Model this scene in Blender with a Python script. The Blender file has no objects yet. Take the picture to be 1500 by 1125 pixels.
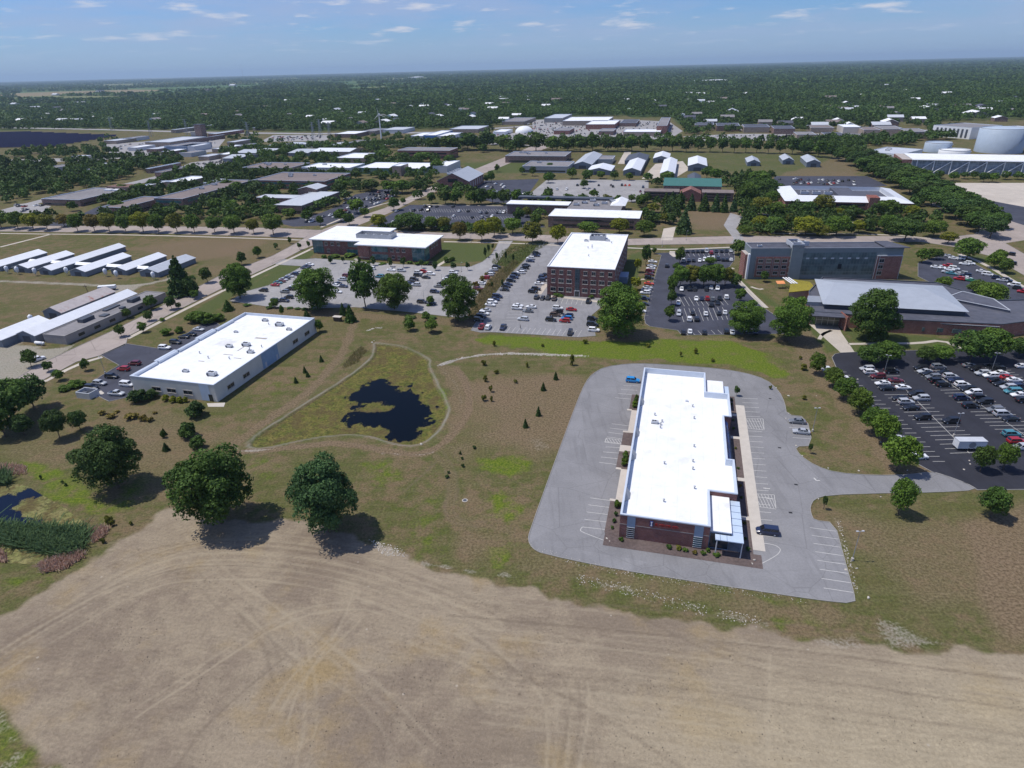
import bpy, bmesh, math, random
import numpy as np
from mathutils import Vector, Matrix
R = math.radians
S = bpy.context.scene
COL = S.collection

# ---------------------------------------------------------------- camera
cam_data = bpy.data.cameras.new('camera')
cam_data.sensor_width = 36.0
cam_data.lens = 22.32
cam_data.clip_start = 1.0
cam_data.clip_end = 90000.0
cam = bpy.data.objects.new('camera', cam_data)
COL.objects.link(cam)
_m = Matrix(((0.999690,0.024892,-0.000000),(-0.011110,0.446195,-0.894867),(-0.022275,0.894590,0.446333))).to_4x4()
_m.translation = (0, 0, 96.0)
cam.matrix_world = _m
S.camera = cam

# ---------------------------------------------------------------- light
SUN_EL, SUN_AZ = R(65.0), R(172.0)          # azimuth measured from +X, anticlockwise
sd = Vector((math.cos(SUN_EL) * math.cos(SUN_AZ), math.cos(SUN_EL) * math.sin(SUN_AZ), math.sin(SUN_EL)))
sl = bpy.data.lights.new('sun', 'SUN')
sl.energy = 3.95
sl.angle = R(0.53)
sl.color = (1.0, 0.95, 0.87)
sun = bpy.data.objects.new('sun', sl)
sun.rotation_euler = sd.to_track_quat('Z', 'Y').to_euler()
sun.location = sd * 500
COL.objects.link(sun)

W = bpy.data.worlds.new('World')
S.world = W
W.use_nodes = True
nt = W.node_tree
nt.nodes.clear()
def _n(tree, t, **kw):
    n = tree.nodes.new(t)
    for k, v in kw.items():
        setattr(n, k, v)
    return n
wo = _n(nt, 'ShaderNodeOutputWorld')
bg = _n(nt, 'ShaderNodeBackground')
bg.inputs[1].default_value = 0.078
sky = _n(nt, 'ShaderNodeTexSky', sky_type='NISHITA')
sky.sun_disc = False
sky.sun_elevation = SUN_EL
sky.sun_rotation = math.atan2(sd.x, sd.y)
sky.altitude = 0
sky.air_density = 1.0
sky.dust_density = 0.35
sky.ozone_density = 3.0
# clouds: a fractal on the plane of the cloud base, seen in the direction of view
tc = _n(nt, 'ShaderNodeTexCoord')
sep = _n(nt, 'ShaderNodeSeparateXYZ')
nt.links.new(tc.outputs['Generated'], sep.inputs[0])
def wmath(op, a, b=None, clamp=False):
    n = _n(nt, 'ShaderNodeMath', operation=op, use_clamp=clamp)
    for i, v in enumerate((a, b)):
        if v is None:
            continue
        if isinstance(v, (int, float)):
            n.inputs[i].default_value = v
        else:
            nt.links.new(v, n.inputs[i])
    return n.outputs[0]
zz = wmath('ADD', wmath('MAXIMUM', sep.outputs[2], 0.0), 0.11)
cx = wmath('DIVIDE', sep.outputs[0], zz)
cy = wmath('DIVIDE', sep.outputs[1], zz)
cmb = _n(nt, 'ShaderNodeCombineXYZ')
nt.links.new(cx, cmb.inputs[0]); nt.links.new(cy, cmb.inputs[1])
def wnoise(scale, detail, rough, off):
    mp = _n(nt, 'ShaderNodeMapping')
    mp.inputs['Location'].default_value = off
    nt.links.new(cmb.outputs[0], mp.inputs[0])
    n = _n(nt, 'ShaderNodeTexNoise')
    n.inputs['Scale'].default_value = scale
    n.inputs['Detail'].default_value = detail
    n.inputs['Roughness'].default_value = rough
    nt.links.new(mp.outputs[0], n.inputs['Vector'])
    return n.outputs[0]
def wramp(v, a, b):
    n = _n(nt, 'ShaderNodeMapRange', interpolation_type='SMOOTHSTEP')
    n.inputs[1].default_value = a; n.inputs[2].default_value = b
    nt.links.new(v, n.inputs[0])
    return n.outputs[0]
puff = wramp(wnoise(2.3, 8, 0.56, (5.3, 2.2, 0)), 0.53, 0.72)
veil = wramp(wnoise(0.5, 7, 0.64, (7.3, 4.2, 0)), 0.38, 0.66)
low = wramp(sep.outputs[2], 0.01, 0.05)                       # clouds dissolve into the haze at the skyline
tint = _n(nt, 'ShaderNodeMix', data_type='RGBA', blend_type='MULTIPLY')
tint.inputs[0].default_value = 1.0; tint.inputs[7].default_value = (0.64, 0.95, 1.54, 1)     # the clear blue of the day
nt.links.new(sky.outputs[0], tint.inputs[6])
mixv = _n(nt, 'ShaderNodeMix', data_type='RGBA')
nt.links.new(wmath('MULTIPLY', wmath('MULTIPLY', veil, 0.6), low), mixv.inputs[0])
nt.links.new(tint.outputs[2], mixv.inputs[6]); mixv.inputs[7].default_value = (5.2, 6.1, 8.8, 1)
mixp = _n(nt, 'ShaderNodeMix', data_type='RGBA')
nt.links.new(wmath('MULTIPLY', wmath('MULTIPLY', puff, 0.85), low), mixp.inputs[0])
nt.links.new(mixv.outputs[2], mixp.inputs[6]); mixp.inputs[7].default_value = (9.4, 9.4, 10.2, 1)
hzb = _n(nt, 'ShaderNodeMix', data_type='RGBA')                 # the pale band low over the plain
nt.links.new(wmath('MULTIPLY', wmath('SUBTRACT', 1.0, wramp(sep.outputs[2], 0.0, 0.075)), 0.55), hzb.inputs[0])
nt.links.new(mixp.outputs[2], hzb.inputs[6]); hzb.inputs[7].default_value = (4.6, 6.3, 9.4, 1)
nt.links.new(hzb.outputs[2], bg.inputs[0])
nt.links.new(bg.outputs[0], wo.inputs[0])

S.view_settings.view_transform = 'Standard'
S.view_settings.look = 'None'
S.view_settings.exposure = 0.0
S.view_settings.gamma = 1.0
S.render.engine = 'CYCLES'
S.cycles.max_bounces = 6
S.cycles.diffuse_bounces = 2
S.cycles.glossy_bounces = 2
S.cycles.transmission_bounces = 3
S.cycles.transparent_max_bounces = 6
S.cycles.volume_bounces = 0
S.cycles.caustics_reflective = False
S.cycles.caustics_refractive = False
S.cycles.use_denoising = True

# ---------------------------------------------------------------- helpers
def link(o, parent=None):
    COL.objects.link(o)
    if parent is not None:
        o.parent = parent
    return o
def tag(o, label=None, cat=None, group=None, kind=None):
    if label: o['label'] = label
    if cat: o['category'] = cat
    if group: o['group'] = group
    if kind: o['kind'] = kind
    return o
def empty(name, x, y, ang=0.0, label=None, cat=None, group=None, z=0.0):
    o = bpy.data.objects.new(name, None)
    o.empty_display_size = 0.5
    o.location = (x, y, z); o.rotation_euler = (0, 0, R(ang))
    link(o)
    return tag(o, label, cat, group)

class MB:
    """collects simple solids and links them as one mesh object"""
    def __init__(self): self.v, self.f, self.m = [], [], []
    def add(self, vs, fs, mi=0):
        n = len(self.v)
        self.v += [tuple(p) for p in vs]
        self.f += [tuple(i + n for i in f) for f in fs]
        self.m += [mi] * len(fs)
        return self
    def box(self, x0, x1, y0, y1, z0, z1, mi=0):
        vs = [(x0,y0,z0),(x1,y0,z0),(x1,y1,z0),(x0,y1,z0),(x0,y0,z1),(x1,y0,z1),(x1,y1,z1),(x0,y1,z1)]
        return self.add(vs, [(0,3,2,1),(4,5,6,7),(0,1,5,4),(1,2,6,5),(2,3,7,6),(3,0,4,7)], mi)
    def obox(self, p, q, w, z0, z1, mi=0):
        """box along the line p-q on plan"""
        d = Vector((q[0]-p[0], q[1]-p[1])); d.normalize(); n = Vector((-d.y, d.x)) * w / 2
        c = [(p[0]-n.x,p[1]-n.y),(q[0]-n.x,q[1]-n.y),(q[0]+n.x,q[1]+n.y),(p[0]+n.x,p[1]+n.y)]
        return self.prism(c, z0, z1, mi)
    def prism(self, poly, z0, z1, mi=0, top=True, bottom=True):
        a = sum(poly[i-1][0]*poly[i][1]-poly[i][0]*poly[i-1][1] for i in range(len(poly)))
        if a < 0: poly = poly[::-1]
        n = len(poly)
        vs = [(p[0],p[1],z0) for p in poly] + [(p[0],p[1],z1) for p in poly]
        fs = [(i,(i+1)%n,n+(i+1)%n,n+i) for i in range(n)]
        if top: fs.append(tuple(range(n,2*n)))
        if bottom: fs.append(tuple(range(n-1,-1,-1)))
        return self.add(vs, fs, mi)
    def tube(self, p, q, r0, r1=None, n=8, mi=0, caps=True):
        r1 = r0 if r1 is None else r1
        p, q = Vector(p), Vector(q); d = (q-p).normalized()
        u = d.orthogonal().normalized(); w = d.cross(u)
        vs = []
        for c, r in ((p,r0),(q,r1)):
            for k in range(n):
                t = 2*math.pi*k/n; vs.append(c + u*math.cos(t)*r + w*math.sin(t)*r)
        fs = [(k,(k+1)%n,n+(k+1)%n,n+k) for k in range(n)]
        if caps: fs += [tuple(range(n-1,-1,-1)), tuple(range(n,2*n))]
        return self.add(vs, fs, mi)
    def lathe(self, c, prof, n=24, mi=0):
        vs = []
        for r, z in prof:
            for k in range(n):
                t = 2*math.pi*k/n; vs.append((c[0]+r*math.cos(t), c[1]+r*math.sin(t), c[2]+z))
        fs = []
        for j in range(len(prof)-1):
            for k in range(n):
                fs.append((j*n+k, j*n+(k+1)%n, (j+1)*n+(k+1)%n, (j+1)*n+k))
        fs.append(tuple(range((len(prof)-1)*n, len(prof)*n)))
        return self.add(vs, fs, mi)
    def mesh(self, name, mats, smooth=False):
        me = bpy.data.meshes.new(name)
        me.from_pydata(self.v, [], self.f)
        for m in (mats if isinstance(mats, (list, tuple)) else [mats]): me.materials.append(m)
        me.polygons.foreach_set('material_index', self.m)
        if smooth: me.polygons.foreach_set('use_smooth', [True]*len(self.f))
        me.update()
        return me
    def build(self, name, mats, parent=None, smooth=False):
        return link(bpy.data.objects.new(name, self.mesh(name, mats, smooth)), parent)

def offset_poly(poly, d):
    """offset outward by d (anticlockwise polygon)"""
    a = sum(poly[i-1][0]*poly[i][1]-poly[i][0]*poly[i-1][1] for i in range(len(poly)))
    if a < 0: poly = poly[::-1]
    n = len(poly); out = []
    for i in range(n):
        p0, p1, p2 = Vector(poly[i-1]), Vector(poly[i]), Vector(poly[(i+1)%n])
        e1 = (p1-p0).normalized(); e2 = (p2-p1).normalized()
        n1 = Vector((e1.y,-e1.x)); n2 = Vector((e2.y,-e2.x))
        b = n1 + n2
        if b.length < 1e-4: b = n1.copy()
        k = d / max(0.35, b.normalized().dot(n1))
        q = p1 + b.normalized()*k
        out.append((q.x,q.y))
    return out
def smooth_poly(poly, it=2, closed=True):
    for _ in range(it):
        q = []
        n = len(poly)
        for i in range(n if closed else n-1):
            a, b = poly[i], poly[(i+1)%n]
            q += [(a[0]*.75+b[0]*.25, a[1]*.75+b[1]*.25), (a[0]*.25+b[0]*.75, a[1]*.25+b[1]*.75)]
        if not closed: q = [poly[0]] + q + [poly[-1]]
        poly = q
    return poly
def strip_poly(line, w):
    L, Rr = [], []
    n = len(line)
    for i in range(n):
        a = Vector(line[max(0,i-1)]); b = Vector(line[min(n-1,i+1)])
        d = (b-a).normalized(); nn = Vector((-d.y,d.x))*w/2
        p = Vector(line[i]); L.append((p.x+nn.x,p.y+nn.y)); Rr.append((p.x-nn.x,p.y-nn.y))
    return L + Rr[::-1]

# ---------------------------------------------------------------- materials
def nodes(m):
    m.use_nodes = True
    t = m.node_tree
    return t, t.nodes['Principled BSDF']
class NT:
    """a few shorthands for node graphs"""
    def __init__(self, tree): self.t = tree
    def n(self, ty, **kw): return _n(self.t, ty, **kw)
    def lk(self, a, b): self.t.links.new(a, b)
    def put(self, inp, v):
        if isinstance(v, bpy.types.NodeSocket): self.lk(v, inp)
        elif isinstance(v, (tuple, list)) and len(v) == 3 and inp.type == 'RGBA': inp.default_value = (*v, 1)
        else: inp.default_value = v
    def math(self, op, a, b=0.0, clamp=False):
        n = self.n('ShaderNodeMath', operation=op, use_clamp=clamp)
        self.put(n.inputs[0], a); self.put(n.inputs[1], b)
        return n.outputs[0]
    def mix(self, f, a, b, mode='MIX'):
        n = self.n('ShaderNodeMix', data_type='RGBA', blend_type=mode)
        self.put(n.inputs[0], f); self.put(n.inputs[6], a); self.put(n.inputs[7], b)
        return n.outputs[2]
    def ramp(self, v, a, b, lo=0.0, hi=1.0):
        n = self.n('ShaderNodeMapRange', interpolation_type='SMOOTHSTEP')
        self.put(n.inputs[0], v)
        for i, k in ((1,a),(2,b),(3,lo),(4,hi)): n.inputs[i].default_value = k
        return n.outputs[0]
    def pos(self): return self.n('ShaderNodeNewGeometry').outputs['Position']
    def noise(self, vec, scale, detail=4, rough=0.55, map_scale=None, rot=0.0, loc=(0,0,0), dist=0.0):
        mp = self.n('ShaderNodeMapping')
        mp.inputs['Location'].default_value = loc
        mp.inputs['Rotation'].default_value = (0,0,rot)
        if map_scale: mp.inputs['Scale'].default_value = map_scale
        self.lk(vec, mp.inputs[0])
        n = self.n('ShaderNodeTexNoise')
        n.inputs['Scale'].default_value = scale; n.inputs['Detail'].default_value = detail
        n.inputs['Roughness'].default_value = rough; n.inputs['Distortion'].default_value = dist
        self.lk(mp.outputs[0], n.inputs['Vector'])
        return n.outputs[0]
    def attr(self, name):
        n = self.n('ShaderNodeAttribute', attribute_name=name)
        return n
    def bump(self, h, strength=0.3, dist=0.1):
        n = self.n('ShaderNodeBump'); n.inputs['Strength'].default_value = strength; n.inputs['Distance'].default_value = dist
        self.lk(h, n.inputs['Height'])
        return n.outputs[0]

_MATS = {}
def mat(name, col, rough=0.8, var=0.12, scale=0.8, metal=0.0, spec=0.3, bump=0.0, streak=0.0, stain=None):
    """painted or mineral surface with uneven tone; stain = (colour, amount) for weathered patches"""
    if name in _MATS: return _MATS[name]
    m = bpy.data.materials.new(name); t, b = nodes(m); g = NT(t)
    P = g.pos()
    n1 = g.noise(P, scale, 6, 0.6); n2 = g.noise(P, scale*0.08, 3, 0.5)
    k = g.math('ADD', g.math('MULTIPLY', n1, 0.6), g.math('MULTIPLY', n2, 0.4))
    k = g.ramp(k, 0.3, 0.7, 1-var, 1+var)
    c = g.mix(1.0, col, k, 'MULTIPLY')
    if streak:
        s = g.noise(P, 1.0, 4, 0.6, map_scale=(2.5,2.5,0.12))
        c = g.mix(g.ramp(s, 0.5, 0.75, 0, streak), c, tuple(x*0.45 for x in col))
    if stain:
        s = g.noise(P, 0.22, 6, 0.65, loc=(11,3,0))
        c = g.mix(g.ramp(s, 0.55, 0.7, 0, stain[1]), c, stain[0])
    g.lk(c, b.inputs['Base Color'])
    b.inputs['Roughness'].default_value = rough; b.inputs['Metallic'].default_value = metal
    b.inputs['Specular IOR Level'].default_value = spec
    if bump: g.lk(g.bump(n1, bump, 0.05), b.inputs['Normal'])
    _MATS[name] = m
    return m
def brick(name, col, mortar=(0.42,0.38,0.35), band=None):
    if name in _MATS: return _MATS[name]
    m = bpy.data.materials.new(name); t, b = nodes(m); g = NT(t)
    tc = g.n('ShaderNodeTexCoord'); sp = g.n('ShaderNodeSeparateXYZ'); g.lk(tc.outputs['Object'], sp.inputs[0])
    cb = g.n('ShaderNodeCombineXYZ'); g.lk(g.math('ADD', sp.outputs[0], sp.outputs[1]), cb.inputs[0]); g.lk(sp.outputs[2], cb.inputs[1])
    bt = g.n('ShaderNodeTexBrick'); g.lk(cb.outputs[0], bt.inputs['Vector'])
    bt.inputs['Color1'].default_value = (*col,1); bt.inputs['Color2'].default_value = (*[x*0.72 for x in col],1)
    bt.inputs['Mortar'].default_value = (*mortar,1)
    bt.inputs['Scale'].default_value = 1.0; bt.inputs['Mortar Size'].default_value = 0.007
    bt.inputs['Brick Width'].default_value = 0.22; bt.inputs['Row Height'].default_value = 0.075
    P = g.pos(); n1 = g.noise(P, 0.5, 5, 0.6)
    c = g.mix(1.0, bt.outputs[0], g.ramp(n1, 0.3, 0.7, 0.82, 1.14), 'MULTIPLY')
    g.lk(c, b.inputs['Base Color']); b.inputs['Roughness'].default_value = 0.9
    b.inputs['Specular IOR Level'].default_value = 0.2
    _MATS[name] = m
    return m
def glass(name, col, rough=0.08, spec=0.7, grid=None):
    """dark glazing that mirrors the sky; grid = mullion spacing (across, up)"""
    if name in _MATS: return _MATS[name]
    m = bpy.data.materials.new(name); t, b = nodes(m); g = NT(t)
    c = g.mix(g.ramp(g.noise(g.pos(), 0.35, 3, 0.5), 0.35, 0.65), tuple(x*0.6 for x in col), col)
    if grid:
        tc = g.n('ShaderNodeTexCoord'); sp = g.n('ShaderNodeSeparateXYZ'); g.lk(tc.outputs['Object'], sp.inputs[0])
        u = g.math('ADD', sp.outputs[0], sp.outputs[1])
        fu = g.math('FRACT', g.math('DIVIDE', u, grid[0])); fv = g.math('FRACT', g.math('DIVIDE', sp.outputs[2], grid[1]))
        k = g.math('MAXIMUM', g.math('LESS_THAN', fu, 0.07), g.math('LESS_THAN', fv, 0.07))
        c = g.mix(k, c, grid[2] if len(grid) > 2 else (0.25,0.28,0.28))
    g.lk(c, b.inputs['Base Color'])
    b.inputs['Roughness'].default_value = rough; b.inputs['Specular IOR Level'].default_value = spec
    _MATS[name] = m
    return m

def membrane(name, col, dirt):
    m = bpy.data.materials.new(name); t, b = nodes(m); g = NT(t); P = g.pos()
    tc = g.n('ShaderNodeTexCoord'); sp = g.n('ShaderNodeSeparateXYZ'); g.lk(tc.outputs['Object'], sp.inputs[0])
    k = g.math('MAXIMUM', g.math('LESS_THAN', g.math('FRACT', g.math('DIVIDE', sp.outputs[0], 3.05)), 0.035), g.math('LESS_THAN', g.math('FRACT', g.math('DIVIDE', sp.outputs[1], 15.2)), 0.007))
    c = g.mix(1.0, col, g.ramp(g.noise(P, 0.3, 5, 0.6), 0.3, 0.7, 0.94, 1.05), 'MULTIPLY')
    c = g.mix(g.math('MULTIPLY', k, 0.22), c, (0.45,0.46,0.47))
    pond = g.ramp(g.noise(P, 0.14, 5, 0.6, loc=(11,3,0)), 0.56, 0.68)
    c = g.mix(g.math('MULTIPLY', pond, dirt), c, (0.44,0.42,0.38))
    g.lk(c, b.inputs['Base Color']); b.inputs['Roughness'].default_value = 0.65; b.inputs['Specular IOR Level'].default_value = 0.3
    return m
M_WHITE_ROOF = membrane('white_membrane', (0.79,0.80,0.81), 0.20)
M_WHITE_DIRTY = membrane('white_membrane_worn', (0.78,0.79,0.80), 0.38)
M_PARAPET = mat('parapet_metal', (0.62,0.68,0.76), 0.45, 0.06, 0.4, metal=0.2)
M_WHITE = mat('white_paint', (0.78,0.79,0.80), 0.55, 0.06, 0.7)
M_CREAM = mat('cream_panel', (0.60,0.59,0.54), 0.8, 0.07, 0.4, streak=0.10)
M_PALEBLUE = mat('pale_blue_metal', (0.52,0.62,0.75), 0.4, 0.06, 0.6, metal=0.1)
M_BLUEPANEL = mat('blue_panel', (0.20,0.27,0.38), 0.45, 0.08, 0.6)
M_GREY = mat('grey_metal', (0.34,0.36,0.39), 0.5, 0.1, 0.6, metal=0.3)
M_LTGREY = mat('pale_grey_metal', (0.55,0.57,0.60), 0.5, 0.08, 0.5, metal=0.15)
M_DKGREY = mat('dark_grey_metal', (0.09,0.10,0.12), 0.55, 0.15, 0.6, metal=0.2)
M_BLACK = mat('black_rubber', (0.02,0.02,0.022), 0.7, 0.2, 2)
M_ROOFDK = mat('dark_roof_felt', (0.085,0.09,0.115), 0.9, 0.22, 0.35, stain=((0.16,0.15,0.16),0.4))
M_ROOFMID = mat('grey_roof_felt', (0.22,0.21,0.215), 0.9, 0.18, 0.35, stain=((0.12,0.12,0.13),0.4))
M_ROOFBRN = mat('brown_roof_gravel', (0.20,0.165,0.155), 0.95, 0.18, 0.35, stain=((0.12,0.10,0.10),0.4))
M_BRICK = brick('dark_red_brick', (0.225,0.075,0.060), (0.34,0.28,0.26))
M_BRICKRED = brick('red_brick', (0.27,0.085,0.06))
M_BRICKBRN = brick('brown_brick', (0.19,0.105,0.085))
M_BRICKTAN = brick('tan_brick', (0.36,0.28,0.22))
M_GLASS = glass('dark_glazing', (0.03,0.04,0.05))
M_GLASSTEAL = glass('teal_glazing', (0.06,0.16,0.18), grid=(1.5,1.6,(0.16,0.22,0.23)))
M_GLASSGREY = glass('grey_glazing', (0.13,0.19,0.20), 0.2, 0.6, grid=(1.4,3.4,(0.2,0.24,0.25)))
M_GLASSGREEN = glass('green_glazing', (0.12,0.24,0.20), 0.15, 0.6, grid=(2.0,3.2,(0.35,0.4,0.38)))
M_CONC = mat('pale_concrete', (0.50,0.46,0.41), 0.9, 0.08, 0.5, stain=((0.38,0.35,0.32),0.3))
M_CONCDK = mat('grey_concrete', (0.30,0.29,0.28), 0.9, 0.12, 0.5, stain=((0.2,0.19,0.18),0.4))
M_BARNROOF = mat('barn_roof_metal', (0.74,0.76,0.79), 0.5, 0.06, 0.5, metal=0.1, stain=((0.55,0.54,0.52),0.2))
M_BARNGREY = mat('barn_roof_dull', (0.46,0.49,0.53), 0.55, 0.08, 0.5, metal=0.2)
M_BARNWALL = mat('barn_wall_metal', (0.20,0.225,0.26), 0.6, 0.1, 0.5, streak=0.2)
M_GREENROOF = mat('green_roof_metal', (0.055,0.16,0.135), 0.5, 0.1, 0.5)
M_WOOD = mat('weathered_wood', (0.10,0.075,0.055), 0.9, 0.2, 2)
M_YELLOWGREEN = mat('sedum_planting', (0.26,0.22,0.03), 0.95, 0.3, 1.2)
M_MULCH = mat('mulch', (0.115,0.088,0.082), 0.95, 0.3, 1.5, stain=((0.2,0.16,0.14),0.4))
M_ROCK = mat('pale_rock', (0.50,0.46,0.40), 0.9, 0.15, 1.5, bump=0.4)
M_BARK = mat('bark', (0.11,0.085,0.065), 0.95, 0.25, 3)
M_RUST = mat('rusty_roof_metal', (0.42,0.38,0.37), 0.7, 0.12, 0.5, stain=((0.30,0.085,0.05),0.9))
M_ORANGE = mat('orange_awning', (0.75,0.30,0.12), 0.7, 0.08)
M_RED = mat('red_letters', (0.36,0.025,0.025), 0.5, 0.05)
M_BLUE = mat('blue_sign', (0.02,0.04,0.22), 0.4, 0.05)
M_BLUESHED = mat('blue_shed_metal', (0.06,0.17,0.42), 0.5, 0.08)
M_NAVY = glass('solar_cells', (0.008,0.011,0.045), 0.7, 0.02, grid=(2.0,1.3,(0.03,0.03,0.05)))

# ---------------------------------------------------------------- ground: one sheet out to the skyline
rng = np.random.default_rng(7)
def geo_axis(lo, hi, bands, growth=1.09, far=42000.0):
    """bands: [(until, step)] from lo upwards, then geometric growth on both sides"""
    a = [lo]
    for until, step in bands:
        k = max(1, int(round((until-a[-1])/step))); s = (until-a[-1])/k
        a += [a[-1]+s*(i+1) for i in range(k)]
    s = a[-1]-a[-2]
    up = []; x = a[-1]
    while x < hi+far:
        s *= growth; x += s; up.append(x)
    s = a[1]-a[0]; dn = []; x = a[0]
    while x > lo-far*(0.05 if lo == 52 else 1):
        s *= growth; x -= s; dn.append(x)
    return np.array(dn[::-1]+a+up)
gx = geo_axis(-140, 190, [(-75,0.8),(105,0.42),(190,0.8)], far=40000)
gy = geo_axis(52, 520, [(128,0.38),(270,0.75),(520,1.7)], far=40000)
GX, GY = np.meshgrid(gx, gy); PX, PY = GX.ravel(), GY.ravel()

def sdist(poly, margin=30.0):
    """signed distance to a polygon (negative inside); beyond the margin just a large number"""
    P = np.array(poly, float); out = np.full(PX.shape, 1e3)
    sel = np.where((PX > P[:,0].min()-margin)&(PX < P[:,0].max()+margin)&(PY > P[:,1].min()-margin)&(PY < P[:,1].max()+margin))[0]
    x, y = PX[sel], PY[sel]; d = np.full(x.shape, 1e9); ins = np.zeros(x.shape, bool)
    for i in range(len(P)):
        ax, ay = P[i-1]; bx, by = P[i]
        ex, ey = bx-ax, by-ay; L = ex*ex+ey*ey+1e-9
        t = np.clip(((x-ax)*ex+(y-ay)*ey)/L, 0, 1)
        d = np.minimum(d, (x-ax-t*ex)**2+(y-ay-t*ey)**2)
        if abs(ey) > 1e-9:
            ins ^= ((ay > y) != (by > y)) & (x < ex*(y-ay)/ey+ax)
    out[sel] = np.sqrt(d)*np.where(ins,-1,1)
    return out
def ldist(line, margin=12.0):
    P = np.array(line, float); out = np.full(PX.shape, 1e3)
    sel = np.where((PX > P[:,0].min()-margin)&(PX < P[:,0].max()+margin)&(PY > P[:,1].min()-margin)&(PY < P[:,1].max()+margin))[0]
    x, y = PX[sel], PY[sel]; d = np.full(x.shape, 1e9)
    for i in range(1,len(P)):
        ax, ay = P[i-1]; bx, by = P[i]; ex, ey = bx-ax, by-ay; L = ex*ex+ey*ey+1e-9
        t = np.clip(((x-ax)*ex+(y-ay)*ey)/L, 0, 1)
        d = np.minimum(d, (x-ax-t*ex)**2+(y-ay-t*ey)**2)
    out[sel] = np.sqrt(d)
    return out
OPEN = [np.array(P) for P in ([(-51.7,1004.2),(47.5,1379.7),(147.2,1485.3),(330.9,1357.6),(303.4,1168),(254.9,930.2)], [(-156.6,1029.5),(-174.5,1196.3),(-50.5,1245.1),(-21.2,996.8)], [(-1886.7,1671.5),(-1091.2,1483.5),(-697.5,1371.9),(-349.1,1244.7),(-123.1,1222.9),(78.1,1316.4),(70.1,1181.1),(-110.8,1092.9),(-316.4,1122.6),(-586.1,1144.2),(-670.7,1131.5),(-744.7,996.1),(-1168,1015.6)], [(-388.3,1054.6),(-425.2,1211.8),(-308.3,1180.7),(-264.5,1025.5)], [(-606.8,1018.7),(-646.9,1218.7),(-506.4,1233.4),(-395.9,990.4),(-407.4,911.1),(-493.3,898.8)], [(-358.9,750.6),(-371,889),(-310.3,774.9),(-333.4,735.9)], [(244.2,932.8),(322.1,1035.2),(396.1,1037.9),(444.2,980.4),(534.6,1022.4),(640.8,1027.7),(570.7,907.5),(385.2,864.7),(248.7,913.8)], [(451.1,749.1),(517.3,850.1),(576.2,861.2),(715,1030.4),(813.4,1065.4),(848.8,933.3),(588.65,633.56),(498.5,739.3)], [(651.5,1036.8),(783.4,1133.1),(797.4,1043.6),(677.6,880.1),(669.5,962)], [(-88.8,860.6),(382.7,750.4),(313.54,570.16),(240.33,596.91),(-68.41,645.85)], [(-865.3,1021),(-1048.1,1422.9),(-767.8,1303),(-663.3,1108.6),(-687.7,1001.1),(-693,923.4)], [(-11689.9,9756.5),(-11617.2,16292.8),(-7915.1,15219),(-4394.9,14281.4),(-3019.5,14299.8),(-1184.1,10314),(-633.2,6606),(-1403.3,6054.7),(-2315.1,7496.2),(-1624.1,4076.3),(-1691.3,3543.9),(-2059.8,3299.7),(-2278.9,3154.6),(-3139.9,2584)], [(-1403.3,6054.7),(-698.9,6058.7),(-398.8,5198.1),(-519.4,3829.2),(-862.4,3862)], [(-1853.7,2556.3),(-1809,2718.2),(-1674.7,2807.2),(-1730.4,3002.6),(-2007.9,3022.8),(-2044.4,2824.6)], [(-638.37,588.11),(-423.36,560.47),(-393.6,588.26),(-391.19,662.21),(-399.6,779.4),(-393.9,838.7),(-364.9,873.5),(-334.1,827.4),(-349.8,690.45),(-336.01,561.35),(-366.22,553.12),(-353.44,497.29),(-573.29,523)])]
def sstep(v, a, b):
    t = np.clip((v-a)/(b-a), 0, 1); return t*t*(3-2*t)
def vnoise(scale, seed):
    """cheap smooth value noise over the ground points"""
    r = np.random.default_rng(seed).random((256,256)); x = PX/scale; y = PY/scale
    xi = np.floor(x).astype(int); yi = np.floor(y).astype(int); fx = x-xi; fy = y-yi
    fx = fx*fx*(3-2*fx); fy = fy*fy*(3-2*fy); q = lambda a,b: r[a%256,b%256]
    return (q(xi,yi)*(1-fx)+q(xi+1,yi)*fx)*(1-fy)+(q(xi,yi+1)*(1-fx)+q(xi+1,yi+1)*fx)*fy

POND = smooth_poly([(-54.38,232.72),(-52.43,226.46),(-51.79,218.64),(-53.98,209.06),(-59.26,197.63),(-65.59,184.36),(-71.86,171.63),(-76.33,162.09),(-76.84,156.81),(-72.33,155.14),(-64.04,158.82),(-56.17,161.51),(-46.65,162.23),(-41.05,160.4),(-35,156.33),(-28.48,154.55),(-24.17,158.07),(-21.14,166.6),(-20.22,175.98),(-22.15,183.48),(-25.13,191.55),(-27.37,200.15),(-30.27,209.42),(-30.03,214.21),(-35.64,220.83),(-42.07,227.82),(-49.66,230.34)], 2)
POND2 = smooth_poly([(-161.6,144.46),(-143.39,139.92),(-137.29,141.52),(-130.81,142.18),(-121.89,136.31),(-113.69,131.64),(-105.94,125.88),(-100.97,123.34),(-100.83,120.55),(-99.93,117.1),(-98,113.3),(-100.9,110.72),(-104.63,108.25),(-114.5,109.46),(-133.23,110.12)], 2)
DIRT = smooth_poly([(-142.68,79.89),(-103.29,93.68),(-99.73,100.75),(-94.14,108.3),(-89.88,120.38),(-86.63,128.88),(-77.65,125.82),(-66.18,121.99),(-53.73,124.08),(-46.17,120.45),(-33.49,113.45),(-20.23,106.1),(-9.61,100.82),(0.36,98.14),(16.54,93.16),(26.7,89.85),(43.96,86.13),(55.43,82.91),(65.78,81.06),(79.17,80.65),(90.74,79.55),(133.58,73.99),(113.73,29.56),(-1.98,14.02),(-131.96,34.1)], 1)
dirt_d = sdist(DIRT, 40)
dn = (vnoise(3.5,1)-.5)*3.0+(vnoise(1.3,2)-.5)*1.2
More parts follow.
